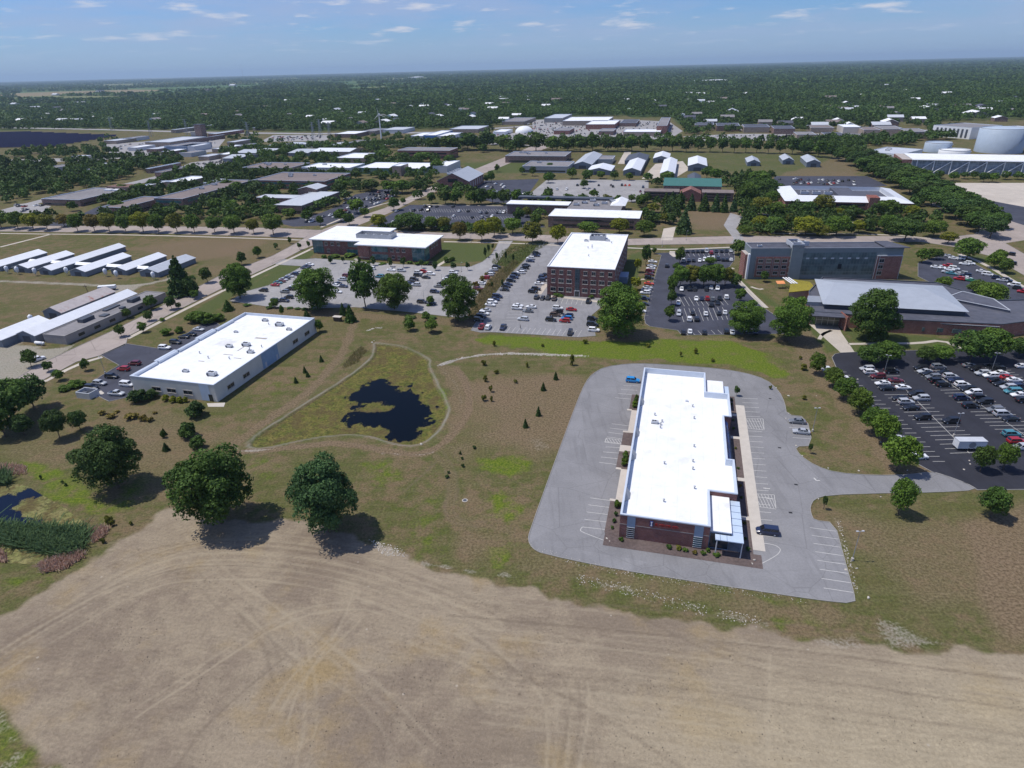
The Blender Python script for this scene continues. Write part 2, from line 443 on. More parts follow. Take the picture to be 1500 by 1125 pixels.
dirt = sstep(-(dirt_d+dn), -0.6, 0.8)
lush = np.zeros(PX.shape); tan = np.zeros(PX.shape); rim = np.zeros(PX.shape); track = np.zeros(PX.shape); pale = np.zeros(PX.shape); darktrack = np.zeros(PX.shape); lawn = np.zeros(PX.shape)
def paint(arr, poly, amt=1.0, soft=3.0, nz=4.0, seed=3):
    d = sdist(poly, 30)
    arr[:] = np.maximum(arr, amt*sstep(-(d+(vnoise(nz*1.3,seed)-.5)*nz), -soft, soft))
def line(arr, pts, w, amt=1.0, soft=0.4, wob=0.5, seed=5, it=2):
    d = ldist(smooth_poly(pts, it, False))+(vnoise(2.5,seed)-.5)*wob
    arr[:] = np.maximum(arr, amt*sstep(-d, -(w/2+soft), -(w/2-soft) if w > 2*soft else 0))
# bright green patches
paint(lush, [(34.59,225.64),(56.09,227.67),(82.3,226.66),(94.86,210.9),(93.48,194.85),(88.94,190.34),(82.96,198.19),(72.83,203.88),(52.16,209.25),(37.17,208.36),(22.75,212.24),(-13.04,232.15),(-7.71,236.07),(13.86,231.11)], 1.0, 2.5, 5)
paint(lush, [(61.51,222.58),(81.06,222.67),(91.98,209.85),(90.05,195.05),(83.92,200.94),(71.96,209.25),(62.97,212.86)], 1.0, 2, 3, 8)
paint(lush, [(-9.88,147),(6.99,146.92),(4.86,140.43),(-1.53,133.05),(-0.47,120.7),(-6.51,122.22),(-8.32,127.64),(-3.28,136.11)], 0.85, 2, 5, 4)
paint(lush, [(-6.63,127.57),(-1.56,128.76),(1.73,124.52),(-1.62,119.48),(-5.99,120.92)], 0.6, 2, 4, 8)
paint(lush, [(-6.26,111.3),(-1.66,112.27),(-0.97,105.63),(-5.36,103.7)], 0.7, 1.5, 3, 4)
paint(lush, [(-27.28,124.35),(-20.32,138.38),(-16.69,126.61),(-17.8,111.72),(-22.63,107.47)], 0.4, 3, 6, 9)
paint(lush, [(-41.52,145.73),(-33.34,147.04),(-30.02,137.25),(-37.81,136.07)], 0.45, 2, 5, 9)
paint(lush, [(-75.63,152.42),(-62.3,146.66),(-63.45,138.68),(-71.56,143.77)], 0.35, 2, 5, 9)
paint(lush, [(-138.82,151.78),(-131.73,149.75),(-116.9,140.96),(-100.95,128.63),(-99.62,123.28),(-105.09,125.58),(-114.04,131.94),(-124.19,138.2),(-131.47,143.16)], 0.8, 1.5, 4, 11)
paint(lush, [(-119.76,142.66),(-98.67,124.54),(-95.48,131.19),(-93.54,141.53),(-99.86,145.01),(-102.53,131.47)], 0.5, 2, 5, 12)
paint(lush, [(-111.14,104.72),(-102.53,105.03),(-97.82,106.95),(-100.52,101.95),(-104.58,95.5)], 0.4, 2, 4, 12)
paint(lush, [(-85.33,198.56),(-72.3,211.91),(-64.31,220.67),(-65.05,202.86),(-80.83,178.66),(-88.47,170.35)], 0.3, 3, 6, 13)
paint(lush, [(-67.55,177.98),(-55.28,202.3),(-51.95,216.77),(-52.18,204.92),(-62.15,182.29),(-72.84,167.51),(-76.65,157.92)], 0.35, 1, 2, 13)
paint(lush, [(-26.94,200.68),(-20.06,182.42),(-20.62,175.55),(-23.84,187.46)], 0.7, 0.8, 1.5, 13)
paint(lush, [(110.94,219.43),(124.82,236.02),(121.47,209.27),(115.45,209.63)], 0.25, 2, 3, 14)
paint(lush, [(40.73,84.14),(50.46,89.6),(65.16,92.63),(64.44,85.81),(51.39,82.26)], 0.35, 4, 8, 15)
paint(lush, [(3.12,116.82),(2.15,110.99),(20.6,101.77),(65.46,90.5),(63.09,88.34),(17.2,97.95),(-1.67,111.13)], 0.3, 2, 3, 15)
paint(lush, [(79.04,148.83),(83.05,149.35),(81.63,141.88),(78.46,138.78),(77.62,145.42)], 0.4, 1, 2, 15)
# mown lawns by the offices and the verges
for P in ([(-40.9,391.26),(-9.5,383.04),(-11.2,346.68),(-39.53,341.03),(-46.42,352.73),(-41.42,382.91)], [(-106.44,358.25),(-86.16,368.22),(-76.73,349.86),(-109.64,358.54),(-117.59,352.16)], [(-134.97,297.09),(-127.61,335.65),(-115.57,345.11),(-112.08,339.48),(-120.59,308.81)],
          [(-133.3,261.66),(-134.08,299.1),(-128.65,333.19),(-116.37,347.9),(-114.54,377.13),(-122.95,377.94),(-132.06,349.31),(-141.4,305),(-144.5,266.67)], [(34.48,373.78),(86.16,368.68),(84.53,361.04),(33.79,365.95)], [(139.9,361.81),(85.5,365.59),(84.53,361.04),(136.83,352.98)], [(43.81,270.77),(45.02,290.21),(69.4,353.49),(76.22,358.8),(71.62,335.06),(55.23,274.58)],
          [(115.71,312.2),(114.86,289.85),(121.34,243.91),(131.44,235.57),(127.77,211.96),(116.83,212.64),(115.03,256.66),(112.16,306.62)], [(131.44,235.57),(184.77,214.73),(180.46,208.69),(129.31,215.03)], [(241.98,319.66),(242.47,337.1),(253.76,331.87),(241.23,284.85),(232.12,272.43)], [(-9.6,342.4),(19.07,390.34),(22.47,376.58),(5.39,341.05),(-2.12,322.32),(-8.45,316.81)], [(-64,764.6),(60.2,753.1),(53.72,670.51),(-15.31,663.59)]):
    paint(lawn, P, 1.0, 1.0, 1.5, 21)
# worn and bare ground
line(tan, [(-67.13,258.7),(-64.91,237.66),(-64.31,220.67),(-66.55,197.51),(-71.15,182.76),(-76.72,169.77),(-80.68,158.11)], 4.5, 0.8, 1.2, 1.5)
line(tan, [(-78,153.59),(-63.03,155.43),(-49.79,157.4),(-37.08,152.43),(-27.03,149.15),(-20.78,153.47),(-15.11,165.89),(-13.29,179.72),(-15.62,194.65),(-19.88,205.9)], 3.2, 1.0, 0.9, 1.0)
line(tan, [(-21.32,148.89),(-16.96,141.38),(-15.4,132.18),(-16.58,125.26),(-14.54,119.98),(-8.85,119.01),(-3.22,117.06),(3,113.25)], 3.0, 0.6, 0.8, 1.0)
paint(tan, [(-25.79,209.16),(-19.09,208.76),(-13.98,194.56),(-12,175.11),(-16.29,158.83),(-19.97,155.26),(-19.11,175.48),(-21.57,187.34)], 0.7, 1.5, 4, 31)
paint(tan, [(-11.64,194.43),(12.25,204.01),(29.22,200.21),(25.29,187.26),(11.92,150.17),(6.67,140.35),(-2.38,148.03),(-10.04,151.18),(-13.3,158.69),(-12,175.11),(-13.98,194.56)], 0.8, 7, 16, 32)
paint(tan, [(-19.66,151.62),(-12.13,154.89),(-5.97,137.76),(-8.92,121.03),(-5.5,111.27),(-9.8,104.89),(-14.22,105.05),(-16.65,116.36),(-16.27,132.21)], 0.7, 6, 12, 30)
paint(tan, [(-132.5,181.33),(-107.64,180.05),(-85.24,162.13),(-78.13,144.06),(-86.02,129.41),(-104.61,145.22),(-117.97,145.8)], 0.6, 4, 7, 29)
paint(tan, [(-151.72,239.7),(-143.92,246.53),(-124.11,261.02),(-81.72,258.06),(-68.22,263.84),(-56.43,233.55),(-74.77,241.96),(-126.19,274.17),(-144.75,254.31)], 0.5, 3, 6, 29)
paint(tan, [(-107.19,199.79),(-112.14,180.28),(-135.22,186.14),(-136.11,172.71),(-110.15,159.49),(-91.81,158.63)], 0.35, 4, 8, 33)
paint(tan, [(-154.29,165.43),(-156.21,187.24),(-137.05,181.56),(-120,149.22),(-129.48,146.3),(-146.06,153.85)], 0.55, 5, 8, 34)
paint(tan, [(-110.15,159.49),(-95.56,162.62),(-80.01,144.14),(-87.76,129.48),(-96.74,137.05)], 0.6, 4, 7, 35)
paint(tan, [(104.7,223.16),(119.51,236.38),(115.45,209.63),(105.19,169.06),(100.39,136.25),(96.12,134.89),(100.09,169.32),(102.14,198.74)], 0.75, 2, 3, 36)
paint(tan, [(80.03,140.32),(92.67,153.63),(96.93,136.4),(83.47,136.05)], 0.3, 3, 5, 36)
paint(tan, [(100.39,136.25),(109.15,139.02),(108.32,135.28),(100.93,134.07)], 0.9, 0.6, 1, 36)
paint(tan, [(71.62,123.05),(124.04,124.98),(102.11,78.47),(64.56,81.09),(67.37,94.38)], 0.62, 8, 18, 37)
paint(tan, [(2.15,110.99),(20.6,101.77),(65.38,90.32),(64.04,85.01),(44.94,88.92),(19.93,97.48),(0.49,104.53)], 0.55, 2, 5, 28)
paint(tan, [(102.12,116.69),(121.16,121.05),(98.5,80.06),(88.17,81.13),(92.57,97.3)], 0.9, 6, 14, 38)
paint(tan, [(8.56,232.86),(32.94,233.4),(57.46,240.59),(65.26,232.7),(66.7,227.68),(29.61,228.01)], 0.7, 1.5, 2, 39)
paint(tan, [(67.39,230.43),(111.16,226.16),(107.7,220.96),(79.1,224.82)], 0.7, 0.8, 2, 39)
paint(tan, [(-294.88,515.93),(-138.63,410.07),(-116.95,411.49),(-141.4,305),(-145.62,262.51),(-176.8,364.72)], 0.55, 5, 10, 40)
paint(tan, [(-244.76,394.58),(-198.54,416.23),(-151.09,407.72),(-150.78,369.75),(-189.91,358.7)], 0.8, 8, 16, 40)
paint(tan, [(-18.67,295.27),(-11.05,323.09),(-3.97,341.89),(-0.34,322.17),(-11.01,279.6),(-15.01,247.06),(-19.64,253.73)], 0.9, 1, 2, 41)
paint(tan, [(-131,286.74),(-95.32,274.65),(-22.83,258.08),(-7.77,239),(-43.08,255.37),(-95.02,263.18),(-127.57,269.81)], 0.7, 1.5, 3, 42)
paint(tan, [(126.28,464.35),(177.66,470.32),(171.09,425.26),(135.83,399.62),(110.66,402.31)], 0.8, 6, 12, 43)
paint(lawn, [(92.4,837.3),(213.8,811.8),(370.4,740.5),(326.21,633.39),(246.09,612.18),(214.11,652.57),(156.7,734.9)], 0.6, 8, 10, 43)
paint(tan, [(224.63,587.72),(385.5,756.2),(317.89,584.62),(247.68,584.13)], 0.7, 3, 6, 44)
paint(tan, [(-287.99,353.54),(-200.07,333),(-185.82,292.85),(-215.29,251.25)], 0.45, 6, 10, 45)
# pale gravelly patches
paint(pale, [(-34.5,114.66),(-27.07,112.06),(-23.52,108.59),(-29.7,109.47)], 0.6, 0.8, 2, 51)
paint(pale, [(44.78,84.81),(51.41,85.41),(62.01,83.49),(64.17,80.35),(48.91,82.33)], 0.6, 2, 5, 52)
paint(pale, [(69.1,87.31),(74.09,84.7),(80.61,82.91),(78.7,79.91),(66.6,80.28)], 0.62, 3, 6, 53)
paint(pale, [(86.02,107.89),(82.14,93.88),(81.1,83.68),(76.9,83.03),(77.11,92.23)], 0.45, 4, 8, 53)
paint(pale, [(3.58,157.88),(9.5,157.6),(10.13,152.03),(6.14,148.68)], 0.5, 2, 3, 54)
line(pale, [(11.89,101.07),(24,96.77),(33.86,91.88),(46.93,87.18)], 1.2, 0.55, 0.7, 2.0)
line(pale, [(-20.25,106.31),(-8.26,103.18),(4.68,100.32)], 1.0, 0.6, 0.6, 2.0)
line(pale, [(3.07,110.95),(15.15,104.42),(34.28,98.91),(47.33,95.8)], 0.6, 0.5, 0.5, 1.2)
line(pale, [(85.46,188.98),(83.7,170.17)], 0.6, 0.5, 0.5, 1.2)
line(pale, [(74.9,117.75),(70.99,106.25),(67.78,94.36)], 0.7, 0.5, 0.6, 1.6)
line(pale, [(-26.98,208.64),(-15.03,217.02),(-2.27,218.76),(12.99,216.55),(25.5,214.54)], 1.6, 0.9, 0.6, 1.6)
line(pale, [(-80.97,156.27),(-76.03,153.5),(-68.75,154.97)], 1.5, 0.8, 0.6, 1.0)
line(pale, [(-36.83,151),(-25.13,149.07),(-19.81,153.42)], 1.0, 0.6, 0.6, 1.0)
line(pale, [(-24.06,203.29),(-19.13,194.85),(-16.36,179.88)], 0.9, 0.5, 0.5, 1.0)
# gravel yards by the barns
YARD = [(-246.63,269.55),(-200.94,242.87),(-182.2,233.25),(-176.19,241.28),(-166.58,203.12),(-173.94,193.08),(-196.88,204.82)]
paint(pale, YARD, 0.8, 1.5, 2, 61)
line(pale, [(-296.87,334.93),(-246.8,325.96),(-213.77,318.6),(-190.45,314.44),(-179.18,327.56),(-178.27,337.45)], 5.0, 0.8, 1.2, 1.0)
paint(pale, [(-208.72,315.91),(-189.86,320.12),(-187.45,308.65),(-190.96,293.24),(-187.61,278.63),(-192.88,261.64),(-192.74,249.76),(-200.94,242.87),(-209.25,250.85),(-203.68,259.93),(-200.76,279.59),(-199.11,298.94)], 0.8, 1.5, 2, 62)
paint(pale, [(-170.49,291.69),(-164.31,306.81),(-155.47,306.11),(-160.6,281.29)], 0.7, 1.5, 2, 62)
paint(pale, [(163.9,490.32),(171.36,489.35),(168.89,459.13),(152.43,438.13)], 0.5, 2, 4, 63)
# pond banks
pd, pd2 = sdist(POND, 20), sdist(POND2, 20)
rim = np.maximum(rim, sstep(-np.abs(pd-0.4+(vnoise(4,71)-.5)*0.5), -0.62, -0.15)*(0.35+0.75*vnoise(5,72)))
damp = sstep(-pd, -0.4, 0.6)
tan = tan*(1-damp)
# wheel tracks and grading marks over the bare soil
trk = [[(-87.49,128.92),(-79.89,116.35),(-70.39,103.92),(-58.1,93.1),(-41.82,79.83)], [(-85.41,128.83),(-78.51,117.5),(-68.61,104.88),(-55.69,93.91),(-38.3,80.45)], [(-32.14,92.26),(-36.35,84.94),(-40.36,79.06),(-42.2,71.7)], [(-34.66,91.48),(-38.72,84.23),(-41.99,78.4)], [(-13.36,64.91),(-26.84,78.67),(-45.76,92.7),(-62.65,104.67),(-80.09,123.81)],
       [(3.76,60.63),(4.75,67.94),(3.39,74.34),(-2.48,81.61),(-13.21,91.65),(-21.11,101.21)], [(7.72,60.53),(9.75,67.81),(10.43,74.14),(9.06,78.33)], [(8.76,60.51),(11.08,67.77),(11.99,75.45)], [(6.88,60.55),(8.08,67.85),(8.09,74.2)],
       [(-92.9,103.68),(-83.53,114.15),(-67.05,115.87),(-45.72,112.75),(-22.82,103.28),(-7.96,95.05),(11.52,84.26)], [(-93.22,90.78),(-83.19,107.49),(-65.66,112.35),(-41.76,109.24),(-16.6,99.1)], [(-94.8,89.16),(-83.98,103.38),(-68.75,108.69),(-45.14,105.1),(-21.78,95.51)], [(-96.72,84.44),(-87.93,97.7),(-73.58,106.09)], [(-90.51,99.67),(-68.01,118.31),(-40.02,114.86),(-8.1,98.81),(18.86,90.62)],
       [(-64.3,71.04),(-45.49,91.82),(-32.51,94.05),(-26.71,92.09)], [(-53.31,62.07),(-52.2,69.48),(-42.73,82.82)], [(-33.06,61.56),(-33.84,72.75),(-42.78,91.74)], [(37.39,59.78),(41.08,69.41),(45.34,80.17)], [(22.84,90.49),(40.68,76.7),(62.48,72.66),(82.47,68.27)], [(18.09,85.64),(42.98,83.29),(87.14,74.65)], [(-7.16,73.31),(15.87,71.37),(47.24,64.46)], [(-8.94,86.48),(2.27,75.73),(12.28,70.2),(24.51,60.11)], [(-20.41,85.24),(-7.36,78.81),(4.19,67.96)],
       [(-47.82,82.97),(-31.26,76.69),(-22.69,68.68),(-19.31,61.21)], [(-55.35,93.01),(-47.07,84.49),(-43.37,77.04)], [(-33.7,99.68),(-34.07,88.91),(-38.52,76.9),(-38.53,69.11)]]
for k in range(9):                                                 # parallel passes of the grader at the right
    trk.append([(-15+k*1.5, 96-k*4.6), (20+k, 91-k*4.6), (60, 83.5-k*4.5+0.4*(k%3)), (120, 71-k*4.4)])
for k in range(7):                                                 # and round the left corner along the grass edge
    trk.append([tuple(q) for q in np.array([(-98.08,90.09),(-89.98,101.2),(-81.37,112.92),(-70.25,115.99),(-55.73,114.98),(-39.22,111.38),(-19.78,102.17),(-5.19,94.05)])+np.array([[0.4*k,-2.1*k-0.35*(k%2)]]*8)])
for i, p in enumerate(trk):
    tgt = track if i % 3 else darktrack
    line(tgt, p, 0.42, 0.35+0.5*((i*37)%10)/10, 0.24, 0.25, 80+i)
    P = np.array(smooth_poly(p, 2, False)); d = np.gradient(P, axis=0); d /= np.linalg.norm(d, axis=1)[:,None]+1e-9
    if i % 2 == 0: line(tgt, [tuple(q) for q in P+np.stack([-d[:,1], d[:,0]],1)*1.9], 0.42, 0.5, 0.24, 0.25, 180+i, 0)
for p in ([(-20.04,151.64),(-15.5,141.32),(-14.19,132.13),(-15.41,125.21),(-13.45,120.7),(-7.26,119.7)], [(-18.43,141.45),(-16.79,132.23),(-17.41,125.29),(-15.65,119.77),(-8.81,118.01)], [(-28.39,132.14),(-21.06,146.16)], [(-64.31,220.67),(-66.55,197.51),(-71.15,182.76),(-77.06,167.71)], [(-62.21,220.55),(-63.89,196.3),(-68.62,181.7),(-74.67,166.78)], [(-13.29,179.72),(-14.91,194.61),(-18.72,202.99)], [(-76.3,154.23),(-63.37,156.55),(-49.96,158.16),(-37.2,153.15)]):
    line(track, p, 0.5, 0.6, 0.35, 0.5, 99)
track = np.minimum(track, 1)
corner = sstep(-(sdist([(-101.61,80.85),(-86.66,71.9),(-79.26,66.86),(-70.36,60.91),(-70.72,50.52),(-101.2,66.05)], 30)+(vnoise(3,23)-.5)*2.5), -.5, .8); dirt *= 1-corner
pale = np.maximum(pale, .55*corner*sstep(vnoise(2.5,24), .45, .7)); lush = np.maximum(lush, .5*corner)
wooded = sstep(PY, 1110, 1180)*np.where(PX > -.27*PY, 1-sstep(PY, 14000, 22000), 1-sstep(PY, 4300, 4700))   # dark green woodland floor, the far trees' shade put into its colour
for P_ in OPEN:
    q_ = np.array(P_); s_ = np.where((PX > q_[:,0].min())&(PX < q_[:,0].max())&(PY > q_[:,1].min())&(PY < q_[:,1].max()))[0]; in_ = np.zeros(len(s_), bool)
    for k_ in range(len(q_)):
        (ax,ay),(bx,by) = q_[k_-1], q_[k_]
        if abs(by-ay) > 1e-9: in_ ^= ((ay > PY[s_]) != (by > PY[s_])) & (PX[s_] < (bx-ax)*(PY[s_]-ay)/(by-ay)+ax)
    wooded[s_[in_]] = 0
dy = sstep(PX, -20, 60)*sstep(-(PY), -95, -60)                      # yellower, paler soil towards the near right
patch = np.clip(vnoise(22,91)*0.6+vnoise(9,92)*0.4, 0, 1)
PZ = np.zeros(PX.shape)
PZ += dirt*sstep(-dirt_d, 2, 12)*((vnoise(6,101)-.5)*0.35+(vnoise(1.6,102)-.5)*0.10-0.06*track)
PZ -= 1.1*sstep(-pd, -0.3, 2.2)
PZ -= 1.0*sstep(-pd2, -0.3, 2.5)
ny, nx = GX.shape
idx = np.arange(nx*ny).reshape(ny, nx)
quads = np.stack([idx[:-1,:-1], idx[:-1,1:], idx[1:,1:], idx[1:,:-1]], -1).reshape(-1,4)
def np_mesh(name, V, Q):
    me = bpy.data.meshes.new(name)
    me.vertices.add(len(V)); me.vertices.foreach_set('co', np.ascontiguousarray(V, np.float32).ravel())
    k = Q.shape[1]
    me.loops.add(Q.size); me.loops.foreach_set('vertex_index', np.ascontiguousarray(Q, np.int32).ravel())
    me.polygons.add(len(Q)); me.polygons.foreach_set('loop_start', np.arange(0, Q.size, k, dtype=np.int32))
    me.update(calc_edges=True)
    return me
gme = np_mesh('ground', np.stack([PX,PY,PZ],1), quads)
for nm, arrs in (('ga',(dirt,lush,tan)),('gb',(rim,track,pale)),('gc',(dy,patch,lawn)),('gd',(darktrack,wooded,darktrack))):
    at = gme.attributes.new(nm, 'FLOAT_COLOR', 'POINT')
    at.data.foreach_set('color', np.stack(list(arrs)+[np.ones(PX.shape)],1).astype(np.float32).ravel())
gme.polygons.foreach_set('use_smooth', np.ones(len(quads), bool))
ground = link(bpy.data.objects.new('ground', gme)); tag(ground, 'bare graded soil, dry grass and green patches reaching the skyline', 'ground', kind='structure')

m = bpy.data.materials.new('ground_soil_and_grass'); t, b = nodes(m); g = NT(t)
P = g.pos()
def sepc(nm):
    s = g.n('ShaderNodeSeparateColor'); g.lk(g.attr(nm).outputs['Color'], s.inputs[0]); return s.outputs
a_d, a_l, a_t = sepc('ga'); a_r, a_k, a_p = sepc('gb'); a_y, a_q, a_w = sepc('gc'); a_x, a_o = sepc('gd')[:2]
nf = g.noise(P, 1.7, 6, 0.65); nm_ = g.noise(P, 0.25, 6, 0.62, loc=(5,9,0)); nl = g.noise(P, 0.045, 5, 0.6, loc=(1,2,0)); nvf = g.noise(P, 6.0, 3, 0.6)
grain = g.math('ADD', g.math('MULTIPLY', nf, 0.6), g.math('MULTIPLY', nvf, 0.4))
# dry grass <-> olive grass
c_grass = g.mix(g.ramp(g.math('ADD', g.math('MULTIPLY', nm_, 0.55), g.math('MULTIPLY', nl, 0.45)), 0.40, 0.58), (0.152,0.112,0.064), (0.080,0.088,0.027))
c_grass = g.mix(g.ramp(nl, 0.55, 0.75), c_grass, (0.112,0.096,0.042))
# rows left by the mower
mow = g.noise(P, 1.0, 3, 0.6, map_scale=(0.06,0.55,1), rot=R(15))
c_grass = g.mix(g.math('MULTIPLY', g.ramp(mow, 0.4, 0.65), 0.35), c_grass, (0.14,0.125,0.06))
c_grass = g.mix(g.math('MULTIPLY', a_w, 0.85), c_grass, g.mix(nm_, (0.055,0.085,0.022), (0.085,0.10,0.035)))
lm = g.math('ADD', g.math('MULTIPLY', a_l, 1.1), g.math('MULTIPLY', g.math('SUBTRACT', nm_, 0.5), 2.2))
c_grass = g.mix(g.math('MULTIPLY', g.ramp(lm, 0.2, 1.15), 0.92), c_grass, g.mix(g.ramp(nf, 0.35, 0.65), (0.076,0.130,0.009), (0.125,0.148,0.020)))
tm = g.math('ADD', a_t, g.math('MULTIPLY', g.math('SUBTRACT', nm_, 0.5), 0.9))
c_tan = g.mix(g.ramp(nf, 0.3, 0.7), (0.140,0.098,0.060), (0.192,0.142,0.092))
c_grass = g.mix(g.math('MULTIPLY', g.ramp(tm, 0.3, 0.95), 0.88), c_grass, c_tan)
c_grass = g.mix(1.0, c_grass, g.ramp(grain, 0.28, 0.72, 0.50, 1.52), 'MULTIPLY')
tuft = g.ramp(g.noise(P, 0.9, 3, 0.55, loc=(3,8,0)), 0.60, 0.72)
c_grass = g.mix(g.math('MULTIPLY', tuft, 0.35), c_grass, (0.05,0.055,0.02))
# far country: fields in large patches
vor = g.n('ShaderNodeTexVoronoi'); vor.inputs['Scale'].default_value = 0.0011
mpv = g.n('ShaderNodeMapping'); mpv.inputs['Scale'].default_value = (1.0,0.55,0.0); mpv.inputs['Rotation'].default_value = (0,0,R(-15)); g.lk(P, mpv.inputs[0]); g.lk(mpv.outputs[0], vor.inputs['Vector'])
fs = g.n('ShaderNodeSeparateColor'); g.lk(vor.outputs['Color'], fs.inputs[0])
c_field = g.mix(g.ramp(fs.outputs[0], 0.3, 0.7), (0.070,0.125,0.040), (0.150,0.165,0.065))
c_field = g.mix(g.ramp(fs.outputs[1], 0.82, 0.9), c_field, (0.22,0.18,0.10))
spp = g.n('ShaderNodeSeparateXYZ'); g.lk(P, spp.inputs[0])
far = g.ramp(spp.outputs[1], 1300, 2200)
c_grass = g.mix(far, c_grass, c_field)
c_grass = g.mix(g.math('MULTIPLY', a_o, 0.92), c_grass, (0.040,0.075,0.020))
# bare soil
st1 = g.noise(P, 1.0, 5, 0.65, map_scale=(0.035,0.55,1), rot=R(14), dist=1.4)
c_soil = g.mix(g.ramp(g.math('ADD', g.math('MULTIPLY', nm_, 0.6), g.math('MULTIPLY', a_q, 0.4)), 0.38, 0.62), (0.202,0.160,0.118), (0.272,0.222,0.158))
c_soil = g.mix(g.ramp(nl, 0.5, 0.68), c_soil, (0.268,0.200,0.108))
c_soil = g.mix(g.math('MULTIPLY', a_y, 0.85), c_soil, g.mix(nm_, (0.300,0.252,0.170), (0.375,0.318,0.222)))
c_soil = g.mix(1.0, c_soil, g.ramp(st1, 0.35, 0.65, 0.965, 1.045), 'MULTIPLY')
c_soil = g.mix(1.0, c_soil, g.ramp(grain, 0.25, 0.75, 0.76, 1.24), 'MULTIPLY')
wv = g.n('ShaderNodeTexWave', wave_type='BANDS', bands_direction='Y'); wv.inputs['Scale'].default_value = 0.30; wv.inputs['Distortion'].default_value = 5.0; wv.inputs['Detail'].default_value = 3.0; wv.inputs['Detail Scale'].default_value = 0.35
mw_ = g.n('ShaderNodeMapping'); mw_.inputs['Rotation'].default_value = (0,0,R(13)); g.lk(P, mw_.inputs[0]); g.lk(mw_.outputs[0], wv.inputs['Vector'])
c_soil = g.mix(1.0, c_soil, g.ramp(wv.outputs['Fac'], 0.2, 0.9, 0.98, 1.02), 'MULTIPLY')
fine_ = g.noise(P, 14.0, 2, 0.6)
c_soil = g.mix(1.0, c_soil, g.ramp(fine_, 0.3, 0.7, 0.84, 1.16), 'MULTIPLY')
spot = g.ramp(g.noise(P, 0.8, 4, 0.6, loc=(20,7,0)), 0.70, 0.78)
c_soil = g.mix(g.math('MULTIPLY', spot, 0.45), c_soil, (0.13,0.085,0.06))
clod = g.n('ShaderNodeTexVoronoi'); clod.inputs['Scale'].default_value = 0.55; g.lk(P, clod.inputs['Vector'])
sc2 = g.n('ShaderNodeSeparateColor'); g.lk(clod.outputs['Color'], sc2.inputs[0])
cl = g.math('MULTIPLY', g.math('LESS_THAN', clod.outputs['Distance'], 0.13), g.math('GREATER_THAN', sc2.outputs[0], 0.95))
c_soil = g.mix(g.math('MULTIPLY', cl, 0.6), c_soil, g.mix(g.math('GREATER_THAN', sc2.outputs[1], 0.45), (0.10,0.08,0.06), (0.42,0.37,0.30)))
c_soil = g.mix(g.math('MULTIPLY', a_k, 0.62), c_soil, (0.375,0.318,0.225))
c_soil = g.mix(g.math('MULTIPLY', a_x, 0.6), c_soil, (0.125,0.095,0.07))
c = g.mix(a_d, c_grass, c_soil)
trk_g = g.math('MULTIPLY', g.math('MULTIPLY', a_k, 0.6), g.math('SUBTRACT', 1.0, a_d))
c = g.mix(trk_g, c, (0.16,0.12,0.085))
pm = g.math('ADD', a_p, g.math('MULTIPLY', g.math('SUBTRACT', nf, 0.5), 1.1))
c = g.mix(g.math('MULTIPLY', g.ramp(pm, 0.4, 0.9), 0.85), c, g.mix(nvf, (0.24,0.22,0.185), (0.42,0.385,0.33)))
c = g.mix(g.math('MULTIPLY', a_r, 0.7), c, g.mix(nf, (0.20,0.19,0.155), (0.33,0.31,0.26)))
g.lk(c, b.inputs['Base Color']); b.inputs['Roughness'].default_value = 0.95; b.inputs['Specular IOR Level'].default_value = 0.1
g.lk(g.bump(grain, 0.7, 0.14), b.inputs['Normal'])
gme.materials.append(m)

# ---------------------------------------------------------------- paved areas
def paving(name, base, var=0.10, dark=0.6, patchc=None, crack=0.25):
    m = bpy.data.materials.new(name); t, b = nodes(m); g = NT(t); P = g.pos()
    n1 = g.noise(P, 0.12, 6, 0.6); n2 = g.noise(P, 2.2, 4, 0.6); n3 = g.noise(P, 0.5, 5, 0.6, loc=(3,3,0))
    s = g.noise(P, 1.0, 4, 0.6, map_scale=(0.5,0.05,1), rot=R(15))
    s2 = g.noise(P, 1.0, 4, 0.6, map_scale=(0.04,0.45,1), rot=R(15), loc=(9,2,0))
    c = g.mix(1.0, base, g.ramp(n1, 0.3, 0.7, 1-var, 1+var), 'MULTIPLY')
    c = g.mix(1.0, c, g.ramp(n2, 0.3, 0.7, 0.93, 1.07), 'MULTIPLY')
    c = g.mix(g.math('MULTIPLY', g.ramp(s, 0.50, 0.68), 0.42), c, tuple(x*dark for x in base))
    c = g.mix(g.math('MULTIPLY', g.ramp(s2, 0.55, 0.72), 0.20), c, tuple(x*dark for x in base))
    if patchc: c = g.mix(g.math('MULTIPLY', g.ramp(n3, 0.5, 0.65), 0.6), c, patchc)
    vo = g.n('ShaderNodeTexVoronoi', feature='DISTANCE_TO_EDGE'); vo.inputs['Scale'].default_value = 0.09; g.lk(P, vo.inputs['Vector'])
    c = g.mix(g.math('MULTIPLY', g.math('LESS_THAN', vo.outputs['Distance'], 0.008), crack), c, tuple(x*0.4 for x in base))
    oil = g.ramp(g.noise(P, 0.7, 3, 0.5, loc=(8,1,0)), 0.68, 0.78); c = g.mix(g.math('MULTIPLY', oil, 0.35), c, tuple(x*0.45 for x in base))
    pt_ = g.n('ShaderNodeTexVoronoi'); pt_.inputs['Scale'].default_value = 0.045; g.lk(P, pt_.inputs['Vector']); pc = g.n('ShaderNodeSeparateColor'); g.lk(pt_.outputs['Color'], pc.inputs[0])
    c = g.mix(1.0, c, g.ramp(pc.outputs[0], 0.0, 1.0, 0.95, 1.05), 'MULTIPLY')
    g.lk(c, b.inputs['Base Color']); b.inputs['Roughness'].default_value = 0.88; b.inputs['Specular IOR Level'].default_value = 0.25
    g.lk(g.bump(n2, 0.2, 0.03), b.inputs['Normal'])
    return m
